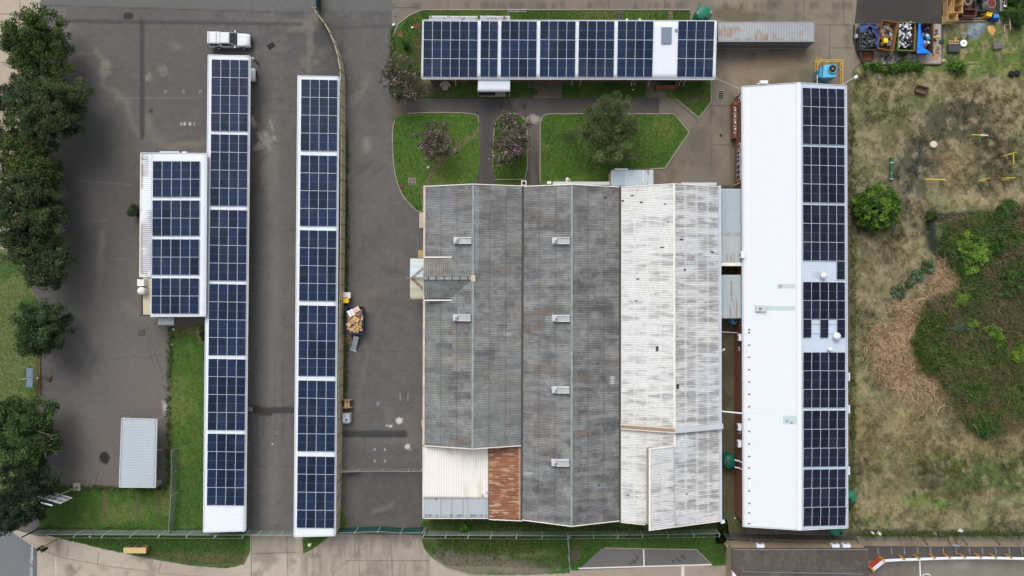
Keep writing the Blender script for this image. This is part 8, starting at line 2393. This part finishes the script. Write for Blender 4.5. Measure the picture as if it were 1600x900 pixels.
YG = [(94, 128, 44), (112, 146, 54), (78, 106, 40), (128, 158, 66)]
MG = [(66, 96, 40), (82, 114, 48), (54, 82, 38)]
for i, (u, v, r, h, pal, lb) in enumerate(((1528, 392, 26, 2.0, YG, 'biggest yellow green bush in the bramble patch'), (1500, 468, 12, 1.5, YG, 'yellow green bush at the inner edge of the straw'), (1516, 505, 9, 1.2, YG, 'small yellow green bush in the middle of the brambles'), (1549, 526, 16, 1.5, YG, 'rounded yellow green bush right of the small middle one'),
                                       (1592, 552, 13, 1.5, YG, 'yellow green bush at the right edge of the photo, lower'), (1510, 362, 12, 1.2, YG, 'low yellow green bush just above the biggest one'), (1562, 385, 16, 1.6, MG, 'mid green bush right of the biggest yellow green one'), (1585, 445, 22, 1.6, MG, 'dark mid green bush at the right edge of the brambles'),
                                       (1495, 515, 15, 1.3, [(84, 104, 74), (102, 122, 92), (70, 90, 62)], 'grey green bush beside the bramble hollow'), (1460, 560, 22, .9, MG, 'low green bush at the lower left of the brambles'), (1440, 540, 14, .8, [(70, 92, 40), (90, 108, 48)], 'low olive bush against the straw'), (1540, 660, 20, 1.1, [(56, 92, 40), (72, 110, 46)], 'green bush at the southern tip of the brambles'),
                                       (1570, 335, 16, 1.0, [(58, 88, 40), (74, 104, 48)], 'green bush at the upper ditch bend'), (1455, 337, 8, .6, MG, 'small green bush at the ditch corner'))):
    ball('bush', lb, u, v, r, h, pal, 300 + i, int(10 + r * r * .16), .22, 'bush', 'bushes in the bramble patch', 60, .36)


def px_in(poly, u, v):
    ins = np.zeros(u.shape, bool)
    for (x0, y0), (x1, y1) in zip(poly, poly[1:] + poly[:1]):
        c = (y0 > v) != (y1 > v); ins ^= c & (u < (x1 - x0) * (v - y0) / ((y1 - y0) if abs(y1 - y0) > 1e-9 else 1e-9) + x0)
    return ins


def to_world(u, v): return (u - 800) * H * KX, (450 - v) * H * KX


# bramble mass
BR_POLY = [(1470, 345), (1600, 325), (1680, 320), (1680, 650), (1600, 655), (1575, 672), (1530, 682), (1500, 650), (1480, 620), (1470, 590), (1440, 575), (1425, 545), (1432, 500), (1450, 470), (1490, 455), (1500, 430), (1485, 415), (1468, 385)]
g = np.random.default_rng(77); n = 17000
u = g.uniform(1420, 1680, n); v = g.uniform(320, 685, n); sg = np.where(g.uniform(0, 1, n) < .35, 9, 3); k = px_in(BR_POLY, u + g.normal(0, 1, n) * sg, v + g.normal(0, 1, n) * sg); u, v = u[k], v[k]
x, y = to_world(u, v); ht = .25 + 1.3 * fbm(x, y, 2.6, 4, 501) ** 1.3; kind = fbm(x, y, 2.2, 4, 502) + .25 * fbm(x, y, .7, 3, 503)
pal = np.where((kind < .55)[:, None], CA(74, 102, 48), np.where((kind < .67)[:, None], CA(100, 116, 60), np.where((kind < .78)[:, None], CA(96, 98, 62), CA(124, 112, 84))))
br_ = ell(u, v, 1560, 480, 60, 60, .6, 0, .9, 9)[:, None] * .6; pal = pal * (1 - br_) + CA(112, 102, 78) * br_
west = (1 - sstep(1440, 1500, u)) * sstep(480, 520, v); pal = pal * (1 - west[:, None] * .7) + CA(66, 92, 36) * west[:, None] * .7
q = 16; cen = np.repeat(np.stack([x, y, ht], 1), q, 0) + g.normal(0, 1, (len(x) * q, 3)) * np.array([.20, .20, .16]); cen[:, 2] = np.maximum(cen[:, 2], .1)
cc = np.repeat(pal, q, 0) * g.uniform(.65, 1.35, (len(cen), 1)) * (1 + g.normal(0, .08, (len(cen), 3)))
vv, ff, c3 = leaf_arrays(cen, .5, .2, .45, np.clip(cc, .002, 1), 78)
stuff(fastmesh('brambles', vv, ff, c3, LEAF, None, P(1540, 500)), 'tangled olive green bramble thicket in the right of the field', 'brambles')


def blades(name, u, v, hmin, hmax, wid, cols, seed, lean=.9, origin=(0, 0, 0), z0=.02):
    g = np.random.default_rng(seed); n = len(u); x, y = to_world(u, v); h = g.uniform(hmin, hmax, n); t = g.uniform(0, 6.283, n); le = h * lean * g.uniform(.2, 1.4, n)
    dx, dy = np.cos(t), np.sin(t); w = wid * g.uniform(.6, 1.4, n); b = np.stack([x, y, np.full(n, z0)], 1); side = np.stack([-dy * w, dx * w, np.zeros(n)], 1); d = np.stack([dx * le, dy * le, h], 1)
    mid = b + d * np.array([.45, .45, .65]); tip = b + d
    vs = np.stack([b - side, b + side, mid + side * .8, tip, mid - side * .8], 1).reshape(-1, 3); i = np.arange(n)[:, None] * 5
    return fastmesh(name, vs, np.concatenate([i + np.array([[0, 1, 2, 4]]), i + np.array([[4, 2, 3, 3]])])[:, :4] if False else np.concatenate([i + np.array([[0, 1, 2, 4]])]), np.repeat(cols, 5, 0), LEAF, None, origin) if False else _blades(name, vs, i, cols, origin)


def _blades(name, vs, i, cols, origin):
    f3 = np.concatenate([i + np.array([[0, 1, 2]]), i + np.array([[0, 2, 4]]), i + np.array([[4, 2, 3]])])
    return fastmesh(name, vs, f3, np.repeat(cols, 5, 0), LEAF, None, origin)


# dry field grass in tufts
def tufts(n, q, u0, u1, v0, v1, seed, spread=2.2):
    g = np.random.default_rng(seed); u = g.uniform(u0, u1, n); v = g.uniform(v0, v1, n)
    return np.repeat(u, q) + g.normal(0, spread, n * q), np.repeat(v, q) + g.normal(0, spread, n * q), np.repeat(np.arange(n), q), g


u, v, cid, g = tufts(5200, 18, 1334, 1700, 40, 832, 81)
bald = sstep(.42, .58, fbm(*to_world(u, v), 4.5, 4, 505)); k = (g.uniform(0, 1, len(u)) < .12 + .88 * bald) & ~px_in(BR_POLY, u, v) & ~((u < 1475) & (v < 112)) & (u > 1332) & (v > 42) & (v < 832)
u, v, cid = u[k], v[k], cid[k]; x, y = to_world(u, v); base = field_col(u, v, x, y); tn = g.uniform(.75, 1.45, 5200)[cid][:, None]
stuff(blades('field_grass', u, v, .10, .38, .028, np.clip(base * tn * g.uniform(.8, 1.25, (len(u), 1)), .002, 1), 82, 1.4, P(1450, 450), .08), 'tufts of dry and green grass across the field', 'grass')
# lawns: short blades over the mown turf, longer along their edges
areas = [([(613, 184), (742, 176), (750, 186), (750, 290), (664, 290), (661, 335), (636, 314), (622, 292), (614, 255)], 4200), ([(772, 285), (772, 196), (784, 179), (812, 179), (824, 196), (822, 285)], 1700), ([(846, 285), (846, 192), (856, 180), (1053, 180), (1074, 207), (1038, 261), (957, 264)], 7000),
         ([(614, 150), (614, 60), (640, 26), (660, 18), (660, 150)], 2400), ([(660, 130), (1010, 130), (1010, 151), (640, 151)], 2600), ([(1044, 130), (1109, 130), (1109, 158), (1091, 182), (1056, 152)], 1100), ([(660, 17), (1078, 17), (1078, 30), (660, 30)], 2200),
         ([(268, 514), (318, 508), (318, 826), (60, 826), (76, 764), (262, 764), (266, 640)], 13000), ([(62, 832), (388, 834), (380, 880), (300, 882), (170, 858), (80, 838)], 6500), ([(660, 816), (886, 816), (888, 888), (700, 884), (662, 852)], 8500), ([(890, 816), (1134, 816), (1138, 850), (1130, 880), (1108, 878), (1088, 856), (944, 855), (906, 886), (892, 888)], 5200),
         ([(-40, 398), (30, 402), (60, 480), (60, 700), (30, 800), (-40, 790)], 6500), ([(472, 836), (516, 836), (476, 862)], 400), ([(531, 792), (543, 818), (531, 826)], 160)]
U_, V_ = [], []; g = np.random.default_rng(90)
for poly, n in areas:
    us, vs_ = [p[0] for p in poly], [p[1] for p in poly]; a_ = (max(us) - min(us)) * (max(vs_) - min(vs_)); m = int(n * 2.6)
    u = g.uniform(min(us), max(us), m); v = g.uniform(min(vs_), max(vs_), m); k = px_in(poly, u, v); U_.append(u[k]); V_.append(v[k])
u, v = np.concatenate(U_), np.concatenate(V_); x, y = to_world(u, v); rough = (v > 812) | (u < 64)
base = np.where(rough[:, None], verge_col(u, v, x, y), lawn_col(u, v, x, y)); long_ = fbm(x, y, 2.0, 3, 91)
k = ~((np.abs(u - 163) < 3) | (np.abs(u - 216) < 3) | (np.abs(u - 248) < 3)) | (v < 762) | (v > 806); u, v, base = u[k], v[k], base[k]
stuff(blades('lawn_grass', u, v, .05, .15, .022, np.clip(base * g.uniform(.75, 1.45, (len(u), 1)), .002, 1), 92, 1.0, P(800, 450), .02), 'short green grass blades over the mown lawns and verges', 'grass')
# ragged weeds along walls, kerbs and the factory's south side
runs = [([(541, 200), (542, 450), (540, 620)], 420, 1.2), ([(664, 816), (760, 820), (890, 818), (1010, 834), (1120, 818)], 900, 4), ([(60, 828), (390, 830)], 420, 1.5), ([(690, 842), (760, 850), (830, 846)], 900, 9), ([(1330, 180), (1332, 400), (1331, 820)], 500, 2.5), ([(64, 762), (186, 763), (262, 763)], 260, 1.5), ([(266, 512), (264, 640), (262, 760)], 200, 1.5), ([(613, 40), (613, 150)], 120, 1),
        ([(1345, 834), (1600, 834)], 420, 3)]
U_, V_ = [], []
for pts, n, sp in runs:
    L_ = [math.hypot(b_[0] - a_[0], b_[1] - a_[1]) for a_, b_ in zip(pts, pts[1:])]; t = g.uniform(0, sum(L_), n); cum = np.concatenate([[0], np.cumsum(L_)])
    U_.append(np.repeat(np.interp(t, cum, [p[0] for p in pts]) + g.normal(0, sp, n), 6) + g.normal(0, 1.2, n * 6)); V_.append(np.repeat(np.interp(t, cum, [p[1] for p in pts]) + g.normal(0, sp, n), 6) + g.normal(0, 1.2, n * 6))
u, v = np.concatenate(U_), np.concatenate(V_); wp = np.array([C(70, 98, 40), C(86, 108, 48), C(112, 112, 66), C(58, 84, 36)])
stuff(blades('weeds', u, v, .12, .40, .03, wp[g.integers(0, 4, len(u))] * g.uniform(.8, 1.25, (len(u), 1)), 93, 1.2, P(800, 820)), 'ragged weeds along walls, fences and kerbs', 'weeds')


# cut reeds lying in a swathe
def reeds(name, label, poly, n, seed, lmin, lmax, w, pal, z0, z1, origin):
    g = np.random.default_rng(seed); us, vs_ = [p[0] for p in poly], [p[1] for p in poly]
    u = g.uniform(min(us) - 12, max(us) + 12, n); v = g.uniform(min(vs_) - 12, max(vs_) + 12, n); sg = np.where(g.uniform(0, 1, n) < .4, 11.0, 4.0); k = px_in(poly, u + g.normal(0, 1, n) * sg, v + g.normal(0, 1, n) * sg) & (fbm(*to_world(u, v), 1.6, 4, seed + 9) > g.uniform(.28, .58, n)); u, v = u[k], v[k]; x, y = to_world(u, v); n = len(x)
    t = fbm(x, y, 3.0, 3, seed) * 9 + g.normal(0, .95, n); L = g.uniform(lmin, lmax, n); bend = g.normal(0, .5, n); z_ = z0 + (z1 - z0) * g.uniform(0, 1, n) * (0.4 + fbm(x, y, 1.5, 3, seed + 1)); V5 = []
    px_, py_ = x.copy(), y.copy(); ww = w * g.uniform(.6, 1.3, n) * np.where(g.uniform(0, 1, n) < .14, 2.0, 1.0)
    for s in range(4):
        a_ = t + bend * (s - 1.5); sx_, sy_ = -np.sin(a_) * ww * (1 - .18 * s), np.cos(a_) * ww * (1 - .18 * s); zz_ = z_ + .10 * np.sin(s * 1.3 + t); V5 += [np.stack([px_ - sx_, py_ - sy_, zz_], 1), np.stack([px_ + sx_, py_ + sy_, zz_], 1)]
        px_, py_ = px_ + np.cos(a_) * L / 3, py_ + np.sin(a_) * L / 3
    vs3 = np.stack(V5, 1).reshape(-1, 3); i = np.arange(n)[:, None] * 8; f = np.concatenate([i + np.array([[2 * s, 2 * s + 1, 2 * s + 3, 2 * s + 2]]) for s in range(3)])
    pal = np.array([C(*p) for p in pal]); c = pal[g.integers(0, len(pal), n)] * g.uniform(.75, 1.25, (n, 1))
    return stuff(fastmesh(name, vs3, f, np.repeat(c, 8, 0), LEAF, None, origin), label, 'reeds')


REED = [(198, 172, 140), (182, 156, 124), (220, 194, 158), (160, 130, 98), (200, 168, 128), (138, 112, 84), (108, 94, 68)]
reeds('cut_reeds', 'swathe of cut orange tan reeds curving along the bramble patch', [(1466, 410), (1490, 430), (1492, 446), (1480, 458), (1455, 462), (1440, 478), (1430, 510), (1424, 545), (1440, 570), (1470, 588), (1482, 615), (1470, 628), (1440, 628), (1410, 615), (1385, 600), (1368, 580), (1362, 545), (1358, 520), (1372, 515), (1390, 510), (1394, 482), (1410, 472), (1435, 462), (1455, 442), (1458, 420)], 26000, 61, .5, 2.6, .018, REED, .10, .42, P(1410, 530))
reeds('cut_reeds', 'thin scatter of pale dry stalks across the lower field', [(1345, 610), (1440, 625), (1500, 640), (1600, 640), (1600, 700), (1540, 712), (1470, 700), (1420, 730), (1380, 740), (1350, 700)], 2600, 62, .4, 1.4, .022, [(176, 156, 118), (156, 136, 100), (140, 124, 90)], .12, .3, P(1470, 680))
reeds('cut_reeds', 'pale straw around the yellow play bars in the weeds', [(1475, 232), (1510, 235), (1515, 280), (1500, 300), (1475, 290), (1462, 270)], 1400, 63, .3, .9, .02, [(172, 150, 112), (150, 130, 96), (134, 118, 84)], .1, .25, P(1490, 262))
reeds('cut_reeds', 'dead brown stems among the brambles', BR_POLY, 3200, 64, .5, 1.8, .02, [(122, 104, 78), (104, 90, 70), (140, 122, 92), (92, 80, 64)], .6, 1.5, P(1560, 480))
# creeper hedge below the skip slab
g = np.random.default_rng(65); n = 330; u = np.concatenate([g.uniform(1350, 1462, 260), g.uniform(1466, 1500, 70)]); v = 106 + 2.5 * np.sin(u * .11) + g.normal(0, 2.4, n) * (.5 + fbm(u, u * 0, 9, 3, 3)); x, y = to_world(u, v); k = fbm(x, y, 1.3, 3, 67) > .42; u, v, x, y = u[k], v[k], x[k], y[k]; n = len(u)
q = 26; cen = np.repeat(np.stack([x, y, g.uniform(.15, .6, n)], 1), q, 0) + g.normal(0, .16, (n * q, 3)); cen[:, 2] = np.abs(cen[:, 2]) + .03
pal = np.array([C(70, 104, 38), C(92, 130, 46), C(56, 82, 34)]); c = np.repeat(pal[g.integers(0, 3, n)], q, 0) * g.uniform(.7, 1.35, (n * q, 1))
vv, ff, c3 = leaf_arrays(cen, .7, .19, .7, c, 66); stuff(fastmesh('creeper', vv, ff, c3, LEAF, None, P(1420, 106)), 'strip of bright green creeper below the concrete skip slab', 'creeper')
# leafy clumps at the right edge behind the storage corner
ball('bush', 'tall leafy bush behind the storage corner at the upper right edge', 1592, 14, 20, 1.6, MG, 401, 60, .22, 'bush', None, 60, .4)
ball('bush', 'dark leafy bush touching the top edge, right of the white sign board', 1582, -6, 12, 1.4, [(52, 70, 40), (66, 84, 48)], 402, 34, .22, 'bush', None, 60, .4)

# ================================================================ CAMERA AND LIGHT
cd = bpy.data.cameras.new('camera'); cam = bpy.data.objects.new('camera', cd); COL.objects.link(cam)
cam.location = (0, 0, H); cam.rotation_euler = (0, 0, 0); cd.sensor_width = 36; cd.lens = 24; cd.clip_start = .5; cd.clip_end = 2000
scene.camera = cam
SUN_EL, SUN_AZ = 50.0, 342.0          # a veiled sun in the north
w = bpy.data.worlds.new('World'); scene.world = w; w.use_nodes = True; nt = w.node_tree; nt.nodes.clear()
out = nt.nodes.new('ShaderNodeOutputWorld'); bg = nt.nodes.new('ShaderNodeBackground'); sk = nt.nodes.new('ShaderNodeTexSky')
sk.sky_type = 'NISHITA'; sk.sun_disc = False; sk.sun_elevation = math.radians(SUN_EL); sk.sun_rotation = math.radians(SUN_AZ); sk.dust_density = 4.0; sk.air_density = 1.0; sk.ozone_density = 1.0
hs = nt.nodes.new('ShaderNodeHueSaturation'); hs.inputs['Saturation'].default_value = .30
nt.links.new(sk.outputs[0], hs.inputs['Color']); nt.links.new(hs.outputs[0], bg.inputs[0]); bg.inputs[1].default_value = .15; nt.links.new(bg.outputs[0], out.inputs[0])
sd = bpy.data.lights.new('sun', 'SUN'); so = bpy.data.objects.new('sun', sd); COL.objects.link(so)
sd.energy = .85; sd.angle = math.radians(34); sd.color = (1.0, .98, .96)
az = math.radians(SUN_AZ); el = math.radians(SUN_EL); sdir = V((math.sin(az) * math.cos(el), math.cos(az) * math.cos(el), math.sin(el)))
so.rotation_euler = sdir.to_track_quat('Z', 'Y').to_euler(); so.location = sdir * 120
vs = scene.view_settings; vs.view_transform = 'Standard'; vs.look = 'None'; vs.exposure = 0.42; vs.gamma = 1.0; vs.use_curve_mapping = False
scene.cycles.max_bounces = 6; scene.cycles.diffuse_bounces = 3; scene.cycles.transparent_max_bounces = 12; scene.cycles.use_denoising = True
